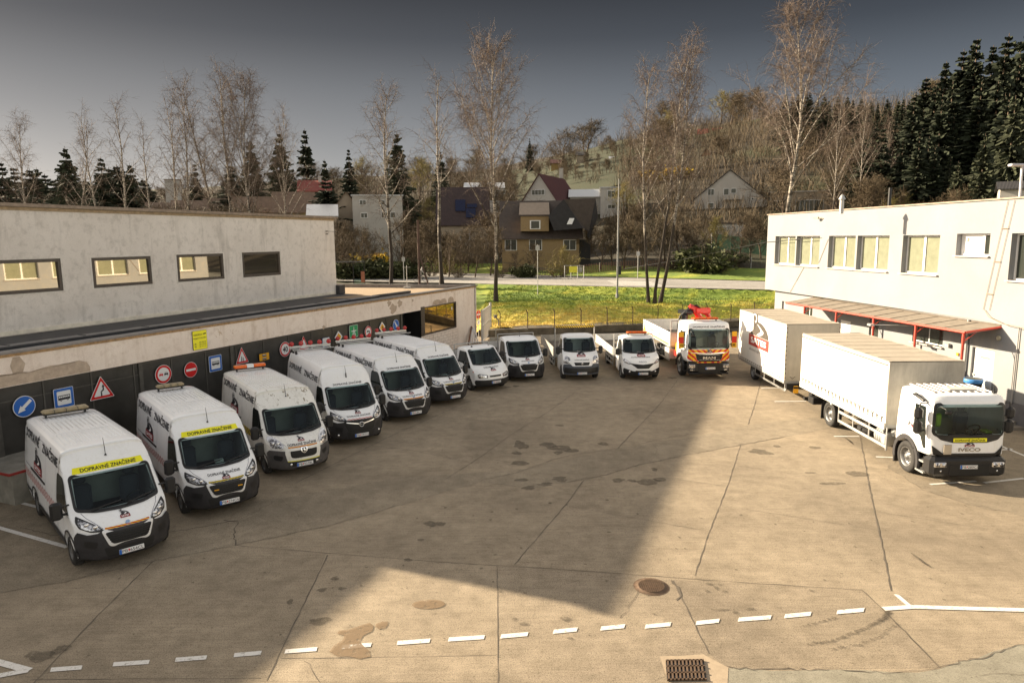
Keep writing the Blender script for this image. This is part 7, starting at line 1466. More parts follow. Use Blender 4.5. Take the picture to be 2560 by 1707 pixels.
def make_birch(seed, H=20., lean=0., spread=1., nl=26, start=.28, dens=1., droop=-.16, stems=1, w0=.16):
    rnd = random.Random(seed); tr = MB(); cr = MB()
    for s in range(stems):
        a0 = s*2.1+seed; base = Vector((cos(a0)*.35*(stems > 1), sin(a0)*.35*(stems > 1), -.3)); d = Vector((lean+(cos(a0)*.13 if stems > 1 else 0), (sin(a0)*.1 if stems > 1 else 0), 1)).normalized()
        Hs = H*(1-.1*s); P = [base]; R = [w0*H/20*1.5]; p = base.copy(); ns = 14
        for i in range(ns):
            d = (d+Vector((rnd.gauss(0, .035), rnd.gauss(0, .035), .05))).normalized(); p = p+d*(Hs*.95/ns); P.append(p.copy()); R.append(w0*H/20*(1-.93*((i+1)/ns)**.9)+.012)
        tr.tube(P, R, 8, 0, cap=False)
        def at(t): k = t*ns; i = min(int(k), ns-1); return P[i].lerp(P[i+1], k-i), R[i]
        for l in range(nl):
            t = start+(1-start)*((l+.5)/nl)**.85; q, rr = at(t); az = l*2.4+rnd.uniform(-.5, .5); up = 1.15+t*.9; L = Hs*(.30*(1-t)+.085)*spread*rnd.uniform(.7, 1.15); dd = Vector((cos(az), sin(az), up*rnd.uniform(.8, 1.2)))
            BP, _ = branch(tr if L > 2.2 else cr, q, dd, L, min(rr*.5, .05*L/4+.012), .010, 6, rnd, .07, .03, 4)
            nsub = int(10*dens*L/3)+4
            for k in range(nsub):
                tt = rnd.uniform(.18, 1.); i = min(int(tt*6), 5); o = BP[i].lerp(BP[i+1], tt*6-i); sd = ((BP[i+1]-BP[i]).normalized()*.8+rv(rnd, .55)); SL = rnd.uniform(.5, 1.5)*(.6+L/8)
                SP, _ = branch(cr, o, sd, SL, .012, .005, 3, rnd, .16, droop*.5, 3)
                for m_ in range(int(6*dens)+1):
                    j = rnd.randint(0, 2); oo = SP[j].lerp(SP[j+1], rnd.random()); twig(cr, oo, (SP[j+1]-SP[j]).normalized()*.5+rv(rnd, .5), rnd.uniform(.35, 1.0), .014, rnd, droop)
    a = tr.build('trunk', BARK); b = cr.build('crown', TWIG); r = (a.data, b.data); bpy.data.objects.remove(a); bpy.data.objects.remove(b); return r
def make_bare(seed, H=9., mat=None, bk=None, spread=1., low=.18, dens=1.):
    rnd = random.Random(seed); tr = MB(); cr = MB(); P = [Vector((0, 0, -.4))]; R = [.15*H/9]; d = Vector((rnd.gauss(0, .05), rnd.gauss(0, .05), 1)); p = P[0]
    for i in range(6): d = (d+rv(rnd, .07)+Vector((0, 0, .1))).normalized(); p = p+d*(H*.7/6); P.append(p.copy()); R.append(.15*H/9*(1-.8*(i+1)/6))
    tr.tube(P, R, 6, cap=False)
    for l in range(15):
        t = low+(1-low)*(l+.5)/15; k = t*6; i = min(int(k), 5); q = P[i].lerp(P[i+1], k-i); az = l*2.4+rnd.uniform(-.6, .6); L = H*(.42*(1-t)+.18)*spread*rnd.uniform(.75, 1.15)
        BP, _ = branch(tr, q, Vector((cos(az), sin(az), .9+.9*t)), L, .045*H/9, .012, 5, rnd, .13, .04, 4)
        for s in range(int(16*dens)):
            tt = rnd.uniform(.2, 1); i = min(int(tt*5), 4); o = BP[i].lerp(BP[i+1], tt*5-i); SP, _ = branch(cr, o, (BP[i+1]-BP[i]).normalized()+rv(rnd, .6), rnd.uniform(.5, 1.3)*H/9, .016, .007, 3, rnd, .16, .03, 3)
            for m_ in range(6): j = rnd.randint(0, 2); twig(cr, SP[j].lerp(SP[j+1], rnd.random()), (SP[j+1]-SP[j]).normalized()*.7+rv(rnd, .55), rnd.uniform(.35, .9)*H/9, .034*H/9, rnd, .02, 2)
    a = tr.build('trunk', bk or DBARK); b = cr.build('crown', mat or TWIGB); r = (a.data, b.data); bpy.data.objects.remove(a); bpy.data.objects.remove(b); return r
def make_bush(seed, H=2.5, mat=None, leaf=False, W=1.):
    rnd = random.Random(seed); tr = MB(); cr = MB()
    for s in range(16):
        az = rnd.uniform(0, 6.28); tl = rnd.uniform(.2, .9)*W; BP, _ = branch(tr, Vector((cos(az)*.3, sin(az)*.3, -.1)), Vector((cos(az)*tl, sin(az)*tl, 1)), H*rnd.uniform(.6, 1), .03, .008, 4, rnd, .12, 0, 4)
        for k in range(40):
            tt = rnd.uniform(.1, 1); i = min(int(tt*4), 3); o = BP[i].lerp(BP[i+1], tt*4-i); twig(cr, o, rv(rnd, 1)+Vector((0, 0, .5)), rnd.uniform(.3, .8)*H/2.5, .028, rnd, 0, 2)
            if leaf:
                for q in range(5): c = o+rv(rnd, .28*H/2.5); u = rv(rnd, .07); v = rv(rnd, .07); cr.add([c-u-v, c+u-v, c+u+v, c-u+v], [[0, 1, 2, 3]])
    a = tr.build('stem', DBARK); b = cr.build('foliage', mat or TWIGB); r = (a.data, b.data); bpy.data.objects.remove(a); bpy.data.objects.remove(b); return r
def make_spruce(seed, H=16., W=3.2, mat=None, low=.06, dens=1.):
    rnd = random.Random(seed); tr = MB(); cr = MB(); tr.tube([(0, 0, -.4), (0, 0, H*.5), (0, 0, H*.99)], [.20*H/16, .12*H/16, .02], 6, cap=False)
    nl = int(H*3.0)
    for l in range(nl):
        t = low+(1-low)*(l/nl); z = H*t; z += rnd.uniform(-.32, .32); R = W*((1-t)**.85)*rnd.uniform(.7, 1.15)+.10; nb = int((9+9*(1-t))*dens)
        for k in range(nb):
            az = 2*pi*k/nb+l*1.3+rnd.uniform(-.25, .25); L = R*rnd.uniform(.5, 1.22); ca, sa = cos(az), sin(az); zt = z-L*rnd.uniform(-.12, .75); P0 = Vector((0, 0, z)); 
            n = max(2, int(L/.30))
            for i in range(n):
                f0, f1 = i/n, (i+1)/n; dr0, dr1 = f0**1.3, f1**1.3; a = Vector((ca*L*f0, sa*L*f0, z+(zt-z)*dr0)); b = Vector((ca*L*f1, sa*L*f1, z+(zt-z)*dr1+.06*(i == n-1))); w_ = (.10+.20*(1-f0))*min(1., R/1.5+.3)
                for sd in (-1, 1):
                    s = Vector((-sa, ca, 0))*sd*w_*rnd.uniform(.6, 1.3)+Vector((0, 0, -rnd.uniform(.08, .40))); cr.add([a, b, b+s*.75+(b-a)*.25, a+s], [[0, 1, 2, 3]])
    a = tr.build('trunk', DBARK); b = cr.build('crown', mat or NEED); r = (a.data, b.data); bpy.data.objects.remove(a); bpy.data.objects.remove(b); return r
def plant(name, data, x, y, z, s, rz, label, cat, group=None, sxy=1., parts=('trunk', 'crown')):
    r = empty(name, (x, y, z), rz, label, cat, group); r.scale = (s*sxy, s*sxy, s); link(parts[0], data[0], r); link(parts[1], data[1], r); return r
def place(px, Y): p = atY(px, 600, Y); return p[0], Y
def topz(py, Y, px=1280): return atY(px, py, Y)[2]
rnd = random.Random(11)
BV = [make_birch(1, spread=1.0, nl=26), make_birch(2, spread=.85, nl=22, start=.35, dens=.8), make_birch(3, spread=1.35, nl=32, start=.30, dens=1.5), make_birch(4, spread=.8, nl=20, start=.4, dens=.6), make_birch(5, spread=1.15, nl=30, start=.32, dens=1.4, droop=-.3), make_birch(6, spread=1.1, nl=28, start=.30, dens=.9, lean=.15)]
# px of trunk, distance, py of top, variant, width factor, label
BI = [(75, 80, 285, 0, 1, 'leafless birch at the far left, first in the row behind the warehouse'), (185, 82, 300, 1, 1.1, 'thin birch with twin tops behind the warehouse roof'), (255, 80, 270, 3, 1, 'slim birch right of the twin-topped one behind the roof'), (320, 78, 245, 3, 1.1, 'spiky birch above the first warehouse window'), (430, 80, 250, 1, 1, 'thin birch left of the tall group behind the warehouse'),
      (385, 86, 290, 3, 1, 'small thin birch deep in the row behind the warehouse'), (480, 79, 210, 0, 1, 'birch with long slanting limbs left of the tall group'), (540, 81, 200, 1, 1.1, 'tall narrow birch in the group behind the warehouse'), (580, 80, 165, 0, 1.05, 'tallest birch of the group behind the warehouse'), (640, 78, 190, 2, .95, 'dense reddish crowned birch behind the warehouse'), (700, 80, 280, 5, .9, 'pale birch leaning right behind the warehouse'),
      (972, 76, 208, 0, 1.25, 'birch with spreading limbs right of the warehouse roof'), (1102, 77, 165, 3, 1.2, 'slender birch with a pointed crown beside the road'), (1238, 65, 105, 2, 1.0, 'big birch with dark lower trunk on the green bank'),
      (1958, 88, 8, 2, 1.2, 'tallest birch of all, behind the corner of the white office'), (2065, 100, 215, 5, .7, 'pale thin birch right of the tallest one'), (2130, 110, 240, 5, .8, 'white birch leaning right above the office roof'), (2190, 112, 290, 5, .7, 'last white leaning birch before the dark spruces')]
for i, (px, Y, py, v, w_, lab) in enumerate(BI):
    x, y = place(px, Y); z = hh(x, y); H = topz(py, Y, px)-z; plant('birch_tree', BV[v], x, y, z, H/19.6, i*1.7 if v != 5 else rnd.uniform(-.3, .3), lab, 'tree', 'bare birch trees along the road', w_)
BC = make_birch(21, H=20, stems=1, nl=26, start=.35, dens=1.2, droop=-.32, lean=-.10, w0=.15); BC2 = make_birch(22, H=20, nl=24, start=.3, dens=1.3, droop=-.32, lean=.02, w0=.14); BC3 = make_birch(23, H=20, nl=24, start=.38, dens=1.2, droop=-.35, lean=.12, w0=.16)
for (dx, v, py, lab) in ((-.9, BC, 150, 'left stem of the three birches on the bank'), (0, BC2, 120, 'dark middle stem of the three birches on the bank'), (.9, BC3, 95, 'white right stem of the three birches on the bank')):
    x, y = place(1640, 62.5); x += dx*.55; z = hh(x, y)+.0; H = topz(py, 62.5, 1640)-z; plant('birch_tree', v, x, y+abs(dx)*.2, z, H/19.6, 0, lab, 'tree', 'bare birch trees along the road', .9)
# bare broadleaf trees and bushes round the houses
RVv = [make_bare(31), make_bare(32, spread=1.15), make_bare(33, spread=.85, dens=1.3), make_bare(34, mat=TWIGY, spread=1.0)]
SPv = [make_spruce(41), make_spruce(42, W=2.6), make_spruce(43, W=3.8, mat=NEEDL), make_spruce(44, H=16, W=2.2, dens=1.1)]
BUv = [make_bush(51), make_bush(52, W=1.4), make_bush(53, mat=TWIGY), make_bush(54, mat=HEDGE, leaf=True, W=1.2), make_bush(55, mat=TWIGG, leaf=True)]
def bare(px, Y, H, v, lab, grp=None, cat='tree', w_=1.):
    x, y = place(px, Y); return plant('bare_tree', RVv[v], x, y, hh(x, y)-.1, H/9, rnd.uniform(0, 6), lab, cat, grp, w_)
for px, Y, H, v, lab in ((905, 92, 8, 0, 'spreading bare tree beside the road, right of the warehouse'), (850, 96, 9, 1, 'bare tree in front of the white block behind the road'), (1060, 97, 9, 2, 'dense bare tree left of the solar roofed house'), (1150, 96, 6.5, 0, 'low crooked bare tree by the solar roofed house'), (1330, 91, 5, 1, 'small bare tree in front of the yellow brick house'), (1410, 90, 4.6, 3, 'olive budding bush-like tree at the corner of the yellow brick house'), (1530, 96, 8.5, 2, 'dense drooping tree right of the yellow brick house'), (1700, 96, 9.5, 1, 'bare tree in front of the white gable house'), (1790, 93, 7, 3, 'yellowish bare tree before the white gable house'), (1850, 95, 8, 0, 'broad bare tree near the green screen fence'), (1600, 104, 10, 2, 'tangled bare tree behind the three birches'), (1480, 110, 9, 0, 'bare tree behind the dark roofed house'), (1240, 103, 10, 1, 'bare tree left of the yellow brick house'), (1000, 104, 10, 0, 'bare tree behind the hedge beside the road')):
    bare(px, Y, H, v, lab, 'bare trees between the houses')
for px, Y, H, v, lab, w_ in ((870, 88, 2.6, 3, 'dark clipped hedge bush, leftmost behind the road', 1.5), (940, 88, 2.8, 3, 'dark hedge bush behind the road, second from left', 1.6), (1010, 88, 2.6, 3, 'dark hedge bush beside the leaning pole', 1.5), (925, 100, 3.4, 4, 'bright yellow flowering bush behind the hedge', 1.1), (1075, 92, 2.2, 1, 'brown bush by the road near the leaning pole', 1.2), (1145, 88, 1.7, 0, 'low brown bush at the road edge', 1.5), (1250, 88, 2., 0, 'brown bush left of the yellow brick house', 1.3), (1310, 88, 1.8, 3, 'round dark bush by the picket fence', 1.3), (1395, 88, 3.6, 2, 'olive bush with fine twigs at the brick house corner', 1.3), (1760, 86, 3.8, 3, 'big dark round bush beside the picket fence', 1.3), (1790, 86, 3.4, 1, 'brown bush beside the big dark round bush', 1.5), (1680, 90, 2.5, 1, 'brown bush behind the three birches', 1.2), (1640, 165, 3, 4, 'yellow bush on the slope left of the white gable', 2.0), (1700, 165, 2.6, 4, 'yellow bush touching the white gable roof', 2.0), (1830, 90, 2., 3, 'low dark bush near the green fence', 1.2), (270, 92, 6.5, 4, 'ochre yellow bush behind the warehouse roof', 1.0), (1120, 96, 4, 2, 'ochre bush beside the solar roofed house', 1.)):
    x, y = place(px, Y); plant('bush', BUv[v], x, y, hh(x, y), H/2.5, rnd.uniform(0, 6), lab, 'bush', 'bushes around the houses', w_, ('stem', 'foliage'))
def spruce(px, Y, py, v, lab, grp, w_=1.):
    x, y = place(px, Y); z = hh(x, y)-.3; H = topz(py, Y, px)-z; return plant('spruce_tree', SPv[v], x, y, z, H/16, rnd.uniform(0, 6), lab, 'tree', grp, w_)
SL = [(775, 150, 318, 0, 1, 'pointed dark spruce standing alone behind the tall birch group'), (712, 140, 325, 2, 1.1, 'broad spruce left of the lone pointed one'), (820, 145, 395, 2, 1., 'lower spruce right of the lone pointed one'), (1000, 130, 326, 2, 1., 'broad spruce behind the spreading birch'), (880, 170, 372, 1, 1.2, 'spruce between the warehouse roof and the spreading birch'), (1105, 170, 375, 0, 1.1, 'spruce top behind the slender birch'), (1325, 260, 345, 1, 1., 'lone spruce on the skyline left of the sheds'), (185, 110, 362, 2, 1.1, 'light spruce behind the twin-topped birch'), (270, 118, 388, 0, 1.2, 'dark spruce behind the spiky birch'), (340, 120, 405, 2, 1.2, 'spruce right of the spiky birch'), (25, 110, 400, 0, 1.3, 'spruce at the far left edge'), (110, 125, 415, 2, 1.2, 'second spruce from the far left edge'), (500, 150, 408, 1, 1.2, 'narrow spruce below the slanting birch'), (640, 145, 345, 2, 1.1, 'spruce behind the dense reddish birch'), (1850, 270, 268, 1, 1, 'pine on the hilltop beside the red roofed cottages'), (1828, 265, 285, 2, 1.2, 'shorter pine on the hilltop by the cottages')]
for px, Y, py, v, w_, lab in SL: spruce(px, Y, py, v, lab, 'spruces behind the houses', w_)
for k, px in enumerate(range(1950, 2300, 15)): spruce(px+rnd.uniform(-5, 5), 182+rnd.uniform(-12, 12), 246-abs(px-2130)*.06+rnd.uniform(-14, 16), k % 4, 'dark spruce in the distant row on the hill crest', 'distant spruces on the crest', 1.3)
for k in range(34):
    px = rnd.uniform(2230, 2640); Y = rnd.uniform(108, 150); top = 330-(px-2230)*1.1 if px < 2430 else 110; spruce(px, Y, top+rnd.uniform(0, 190), (0, 1, 3)[k % 3], 'tall dark spruce in the stand above the office roof', 'tall spruces at the right', 1.25)
for px, Y, py in ((2150, 112, 345), (2190, 110, 320), (2215, 116, 290), (2170, 125, 300), (2240, 108, 350), (2280, 104, 330), (2320, 104, 360), (2120, 130, 330), (2360, 102, 390), (2260, 120, 240)): spruce(px, Y, py, 1, 'lower spruce on the left slope of the dark stand', 'tall spruces at the right', 1.5)
TS = [(2285, 135, 190), (2255, 140, 245), (2330, 130, 150), (2370, 132, 120), (2400, 128, 95), (2440, 134, 110), (2475, 125, 80), (2505, 130, 100), (2520, 118, 66), (2550, 122, 100), (2590, 120, 90), (2310, 120, 210), (2350, 116, 200), (2420, 112, 190), (2460, 110, 200), (2490, 106, 230), (2540, 104, 220), (2235, 150, 300), (2272, 150, 260), (2390, 145, 110), (2575, 110, 160), (2630, 118, 80)]
for k, (px, Y, py) in enumerate(TS): spruce(px, Y, py, (0, 1, 3)[k % 3], 'tall dark spruce in the stand above the office roof', 'tall spruces at the right', 1.5)
for k, (px, Y, py) in enumerate(((2505, 98, 235), (2440, 96, 330), (2380, 100, 400), (2545, 96, 350))): spruce(px, Y, py, 2, 'lighter ivy-covered spruce at the front of the right stand', 'tall spruces at the right', 1.0)
for i in range(195):                                             # wood on the slope, tree by tree
    a = rnd.random(); px = rnd.uniform(-60, 2620)
    if px > 1230: Y = rnd.uniform(112, 285)
    else: Y = rnd.uniform(112, 330)
    x, y = place(px, Y)
    if 1280 < px < 1535 and Y < 262 and rnd.random() < .88: continue
    if 1690 < px < 1930 and Y < 165: continue
    if 1930 < px < 2270 and Y > 165: continue
    if 1720 < px < 1815 and Y < 236 and rnd.random() < .75: continue
    if 1300 < px < 1560 and Y < 150: continue
    plant('bare_tree', RVv[rnd.choice((0, 1, 2, 0, 1, 2, 3))], x, y, hh(x, y)-.2, rnd.uniform(8, 13)/9*(1+.25*(Y > 200)), rnd.uniform(0, 6), 'brown bare tree in the wood on the slope', 'tree', 'bare trees on the slope', 1.4)
for k in range(26):
    px = rnd.uniform(2150, 2560); Y = rnd.uniform(92, 110); x, y = place(px, Y); plant('bare_tree', RVv[rnd.choice((0, 1, 3))], x, y, hh(x, y)-.2, rnd.uniform(7, 13)/9, rnd.uniform(0, 6), 'bare tree at the foot of the dark spruces', 'tree', 'bare trees below the spruces', .9)
for k in range(16):                                              # dark evergreens filling in behind the warehouse
    px = rnd.uniform(-40, 830); spruce(px, rnd.uniform(118, 175), rnd.uniform(405, 455), rnd.choice((0, 2, 2, 1)), 'dark evergreen in the belt of trees behind the warehouse', 'evergreens behind the warehouse', 2.2)
for k in range(62):
    px = rnd.uniform(-40, 1250); Y = rnd.uniform(100, 150); x, y = place(px, Y); plant('bare_tree', RVv[rnd.choice((0, 1, 2, 3))], x, y, hh(x, y)-.2, rnd.uniform(7, 11)/9, rnd.uniform(0, 6), 'brown bare tree in the belt behind the warehouse', 'tree', 'bare trees behind the warehouse', 1.5)
for k in range(40):
    px = rnd.uniform(-40, 840); Y = rnd.uniform(96, 116); x, y = place(px, Y); plant('bare_tree', RVv[rnd.choice((0, 1, 2))], x, y, hh(x, y)-.2, rnd.uniform(9, 12.5)/9, rnd.uniform(0, 6), 'taller brown bare tree right behind the warehouse birches', 'tree', 'bare trees behind the warehouse', 1.3)
sc = MB(); rs = random.Random(77)
for i in range(7000):
    px = rs.uniform(-100, 2660); Y = rs.uniform(104, 300) if px > 1230 else rs.uniform(104, 340)
    if (1270 < px < 1545 and Y < 275 and rs.random() < .93): continue
    x, y = place(px, Y); z = hh(x, y); s_ = rs.uniform(.7, 1.5)
    for k in range(11): twig(sc, Vector((x+rs.gauss(0, .8), y+rs.gauss(0, .8), z)), Vector((rs.gauss(0, .35), rs.gauss(0, .35), 1)), rs.uniform(1.2, 3.4)*s_*(1.5 if Y > 150 else 1), .085, rs, 0, 2)
sc.build('scrub', TWIGB, kind='stuff', label='brown leafless scrub covering the slope', cat='scrub')
for k in range(44):
    px = rnd.uniform(1275, 1540); Y = rnd.uniform(185, 262); x, y = place(px, Y); plant('bare_tree', RVv[k % 3], x, y, hh(x, y), rnd.uniform(3.2, 6.5)/9, rnd.uniform(0, 6), 'small fruit tree on the open green slope', 'tree', 'small fruit trees on the meadow')
for i, (px, Y, H) in enumerate(((868, 87, 6), (930, 90, 7), (1035, 88, 6.5), (1120, 90, 7), (1185, 89, 6), (1225, 92, 8), (1290, 90, 4), (1500, 93, 7), (1560, 92, 8), (1610, 90, 7), (1665, 92, 8), (1725, 98, 6), (1745, 92, 7), (1880, 92, 6), (1905, 96, 8), (1170, 100, 8), (1080, 104, 9), (1470, 98, 7))):
    bare(px, Y, H, i % 3, 'bare brown tree in the gardens along the far side of the road', 'bare trees in the roadside gardens')
# ------------------------------------------------------------------ houses
def brickm(name, c, mort):
    m, n, b = nmat(name); x = N(n, 'TexBrick'); x.inputs['Scale'].default_value = 5; x.inputs['Color1'].default_value = (*c, 1); x.inputs['Color2'].default_value = (*[k*.8 for k in c], 1); x.inputs['Mortar'].default_value = (*mort, 1); x.inputs['Mortar Size'].default_value = .03; n.links.new(coords(n, 'Object', (1, 1, 1), (pi/2, 0, 0)), x.inputs['Vector']); n.links.new(x.outputs[0], b.inputs['Base Color']); b.inputs['Roughness'].default_value = .9; return m
def roofm(name, c):
    m, n, b = nmat(name); w_ = N(n, 'TexWave'); w_.inputs['Scale'].default_value = 2.2; w_.inputs['Distortion'].default_value = .3; n.links.new(coords(n), w_.inputs['Vector']); f = noise(n, 2, 5, .7, coords(n)); cc = mixc(n, w_.outputs['Fac'], tuple(k*.7 for k in c), c); n.links.new(mixc(n, 1., cc, ramp(n, f, [(.3, (.7,)*3), (.7, (1.2,)*3)]), 'MULTIPLY'), b.inputs['Base Color']); b.inputs['Roughness'].default_value = .8; bump(n, b, w_.outputs['Fac'], .5, .05); return m
HW = plaster('house_white', (.40, .38, .35), (.46, .44, .40), .3, sc=.6); HT = plaster('house_tan', (.30, .25, .19), (.36, .30, .23), .3, sc=.6); HY = brickm('yellow_brick', (.27, .18, .075), (.30, .24, .16))
RDK = roofm('dark_brown_tiles', (.075, .058, .048)); RMR = roofm('maroon_tiles', (.075, .012, .014)); RTN = roofm('tan_tiles', (.20, .13, .085)); RBK = roofm('dark_slate', (.03, .028, .03)); RRD = roofm('red_roof', (.26, .05, .035)); RMT = simple('pale_metal_roof', (.42, .43, .44), .35, .5, var=.1)

def house(label, px0, px1, Y, pe, pr, dep, wm, rm, gable=False, wins=(), rz=0, chim=None, base=None, flat=False, over=.35, name='house', balcony=None):
    """front face spans px0..px1 at distance Y; pe eave row, pr ridge row"""
    a = atY(px0, 600, Y)[0]; b = atY(px1, 600, Y)[0]; w_ = b-a; cx = (a+b)/2; z0 = (base if base is not None else min(hh(a, Y), hh(b, Y)))-.8; ze = topz(pe, Y, (px0+px1)/2); zr = topz(pr, Y, (px0+px1)/2)
    rz = rz-math.atan(((px0+px1)/2-1280)/1722.)*.9; root = empty(name, (cx, Y, z0), rz, label, 'house' if name == 'house' else 'building', 'houses beyond the road'); ze -= z0; zr -= z0; h = w_/2
    m = MB(); m.box((0, dep/2, ze/2), (w_, dep, ze))
    if not flat:
        if gable:
            for y in (0.0, dep): m.add([(-h, y, ze), (h, y, ze), (0, y, zr)], [[0, 1, 2]])
        else:
            for x in (-h, h): m.add([(x, 0, ze), (x, dep, ze), (x, dep/2, zr)], [[0, 1, 2]])
    m.build('wall', wm, root)
    r = MB(); t = .14
    if flat: r.box((0, dep/2, ze+.1), (w_+.4, dep+.4, .2))
    elif gable:
        for s in (-1, 1):
            k = over; dz = (zr-ze)/h*k; P = [(s*(h+k), -k, ze-dz), (0, -k, zr), (0, dep+k, zr), (s*(h+k), dep+k, ze-dz)]; r.add([(x, y, z+.02) for x, y, z in P]+[(x, y, z+t+.02) for x, y, z in P], [[0, 1, 2, 3], [4, 5, 6, 7], [0, 1, 5, 4], [1, 2, 6, 5], [2, 3, 7, 6], [3, 0, 4, 7]])
    else:
        for s in (0, 1):
            k = over; dz = (zr-ze)/(dep/2)*k; y0 = -k if s == 0 else dep+k; P = [(-h-k, y0, ze-dz), (h+k, y0, ze-dz), (h+k, dep/2, zr), (-h-k, dep/2, zr)]; r.add([(x, y, z+.02) for x, y, z in P]+[(x, y, z+t+.02) for x, y, z in P], [[0, 1, 2, 3], [4, 5, 6, 7], [0, 1, 5, 4], [1, 2, 6, 5], [2, 3, 7, 6], [3, 0, 4, 7]])
    ro = r.build('roof', rm, root)
    if chim: c = MB(); c.box((chim[0], chim[1], chim[2]-z0), (.6, .6, 1.8)); c.box((chim[0], chim[1], chim[2]-z0+.92), (.72, .72, .1)); c.build('chimney', HW, ro)
    for (x0, y0, x1, y1) in wins:
        xa = atY(x0, 600, Y)[0]-cx; xb = atY(x1, 600, Y)[0]-cx; za = topz(y1, Y, (px0+px1)/2)-z0; zb = topz(y0, Y, (px0+px1)/2)-z0
        f = MB(); f.box(((xa+xb)/2, -.02, (za+zb)/2), (xb-xa, .08, zb-za)); fo = f.build('window', WFR, root)
        k = max(1, int(round((xb-xa)/.75)))
        for i in range(k): g = MB(); ww = (xb-xa-.08)/k; g.box((xa+.04+ww*(i+.5), -.075, (za+zb)/2), (ww-.08, .04, zb-za-.16)); g.build('pane', WGL, fo)
    if balcony: x0, y0, x1, y1 = balcony; xa = atY(x0, 600, Y)[0]-cx; xb = atY(x1, 600, Y)[0]-cx; za = topz(y1, Y, (px0+px1)/2)-z0; zb = topz(y0, Y, (px0+px1)/2)-z0; f = MB(); f.box(((xa+xb)/2, -.5, (za+zb)/2), (xb-xa, .9, zb-za)); f.build('balcony', HW, root)
    return root, cx, z0
h1, cx, z0 = house('yellow brick house with a steep dark brown tiled roof beyond the road', 1255, 1448, 97, 590, 500, 10, HY, RDK, wins=[(1262, 598, 1292, 626), (1323, 598, 1355, 626), (1408, 600, 1440, 626)], over=.5)
d = MB(); X_ = lambda px: atY(px, 600, 97)[0]-cx; Z_ = lambda py: topz(py, 97, 1370)-z0
d.box(((X_(1302)+X_(1372))/2, .6, (Z_(578)+Z_(540))/2), (X_(1372)-X_(1302), 2.4, Z_(540)-Z_(578))); do = d.build('dormer_wall', HY, h1); f = MB(); f.box(((X_(1325)+X_(1351))/2, -.63, (Z_(573)+Z_(551))/2), (X_(1351)-X_(1325), .08, Z_(551)-Z_(573))); f.build('dormer_window', WFR, do)
f = MB(); f.box(((X_(1325)+X_(1351))/2, -.69, (Z_(573)+Z_(551))/2), (X_(1349)-X_(1329), .04, Z_(553)-Z_(571))); f.build('dormer_pane', WGL, do)
d = MB(); d.add([(X_(1298), -.75, Z_(540)), (X_(1374), -.75, Z_(540)), (X_(1374), 4.6, Z_(502)), (X_(1298), 4.6, Z_(502))], [[0, 1, 2, 3]]); d.add([(X_(1298), -.75, Z_(541)), (X_(1374), -.75, Z_(541)), (X_(1374), -.75, Z_(537)), (X_(1298), -.75, Z_(537))], [[0, 1, 2, 3]]); d.build('dormer_roof', RDK, h1)
# cross wing with yard slope painted black for its shade and tiled right slope
w1 = MB(); A_ = (X_(1408), -1.2, Z_(500)); 
w1.add([(X_(1370), -1.6, Z_(540)), (X_(1384), -1.8, Z_(577)), (X_(1455), -1.8, Z_(572)), A_, (X_(1408), 9, Z_(500)), (X_(1370), 9, Z_(540))], [[0, 1, 2, 3], [0, 3, 4, 5]], 0)
w1.add([A_, (X_(1455), -1.8, Z_(572)), (X_(1470), -1.2, Z_(580)), (X_(1486), -.9, Z_(498)), (X_(1486), 9, Z_(498)), (X_(1408), 9, Z_(500))], [[0, 1, 2, 3], [0, 3, 4, 5]], 1)
w1.add([(X_(1486), -.9, Z_(498)), (X_(1500), 4, Z_(540)), (X_(1472), -.9, Z_(600)), (X_(1466), -1.0, Z_(590))], [[0, 1, 2, 3]], 0); w1.build('cross_wing_roof', [RBK, RDK], h1)
f = MB(); f.add([(X_(1415), -1.86, Z_(562)), (X_(1428), -1.86, Z_(562)), (X_(1434), -1.66, Z_(547)), (X_(1422), -1.66, Z_(547))], [[0, 1, 2, 3]]); f.build('skylight', WFR, h1)
w1 = MB(); w1.box(((X_(1448)+X_(1475))/2, 4, (Z_(600)+0)/2), (X_(1478)-X_(1448), 7.5, Z_(600))); w1.build('side_wing', RBK, h1)
house('white gabled house with a steep maroon roof and a wooden window', 1305, 1392, 135, 500, 436, 14, HW, RMR, gable=True, wins=[(1328, 474, 1363, 488)], chim=(3.0, 4, 19.8), rz=-.38)
house('low building with a pale metal roof right of the maroon roof', 1425, 1500, 140, 492, 472, 8, HW, RMT)
house('white flat roofed block right of the pale metal roof', 1500, 1562, 135, 470, 470, 8, HW, RMT, flat=True, wins=[(1517, 476, 1545, 494), (1518, 511, 1537, 522)])
house('big white house with a wide pointed gable among birches', 1730, 1908, 128, 502, 426, 12, HW, RBK, gable=True, wins=[(1767, 471, 1783, 488), (1805, 471, 1818, 488), (1822, 471, 1835, 484), (1768, 506, 1782, 520), (1871, 495, 1877, 502)], balcony=(1805, 488, 1850, 500), over=.25)
house('white shed wall below the wide gable', 1778, 1856, 108, 560, 556, 6, HW, RDK, flat=True, wins=[(1790, 566, 1850, 571)])
house('flat modern grey house with wide dark openings above the office roof', 1925, 2096, 122, 480, 480, 12, HT, HW, flat=True, wins=[(1932, 500, 1955, 530), (1985, 500, 2050, 530)], name='house')
house('small house peeking over the right end of the office roof', 2500, 2600, 85, 472, 450, 8, HW, RBK, gable=False)
house('white two storey block left of centre behind the road', 886, 1008, 118, 490, 486, 10, HW, RMT, flat=True, wins=[(903, 500, 920, 513), (955, 500, 966, 513), (955, 530, 990, 545), (905, 532, 922, 545)])
hs, cx, z0 = house('house with a big dark maroon roof carrying blue solar panels', 1095, 1222, 116, 560, 464, 12, HT, roofm('dark_maroon_tiles', (.048, .028, .027)), wins=[(1105, 585, 1122, 600), (1150, 585, 1175, 600)])
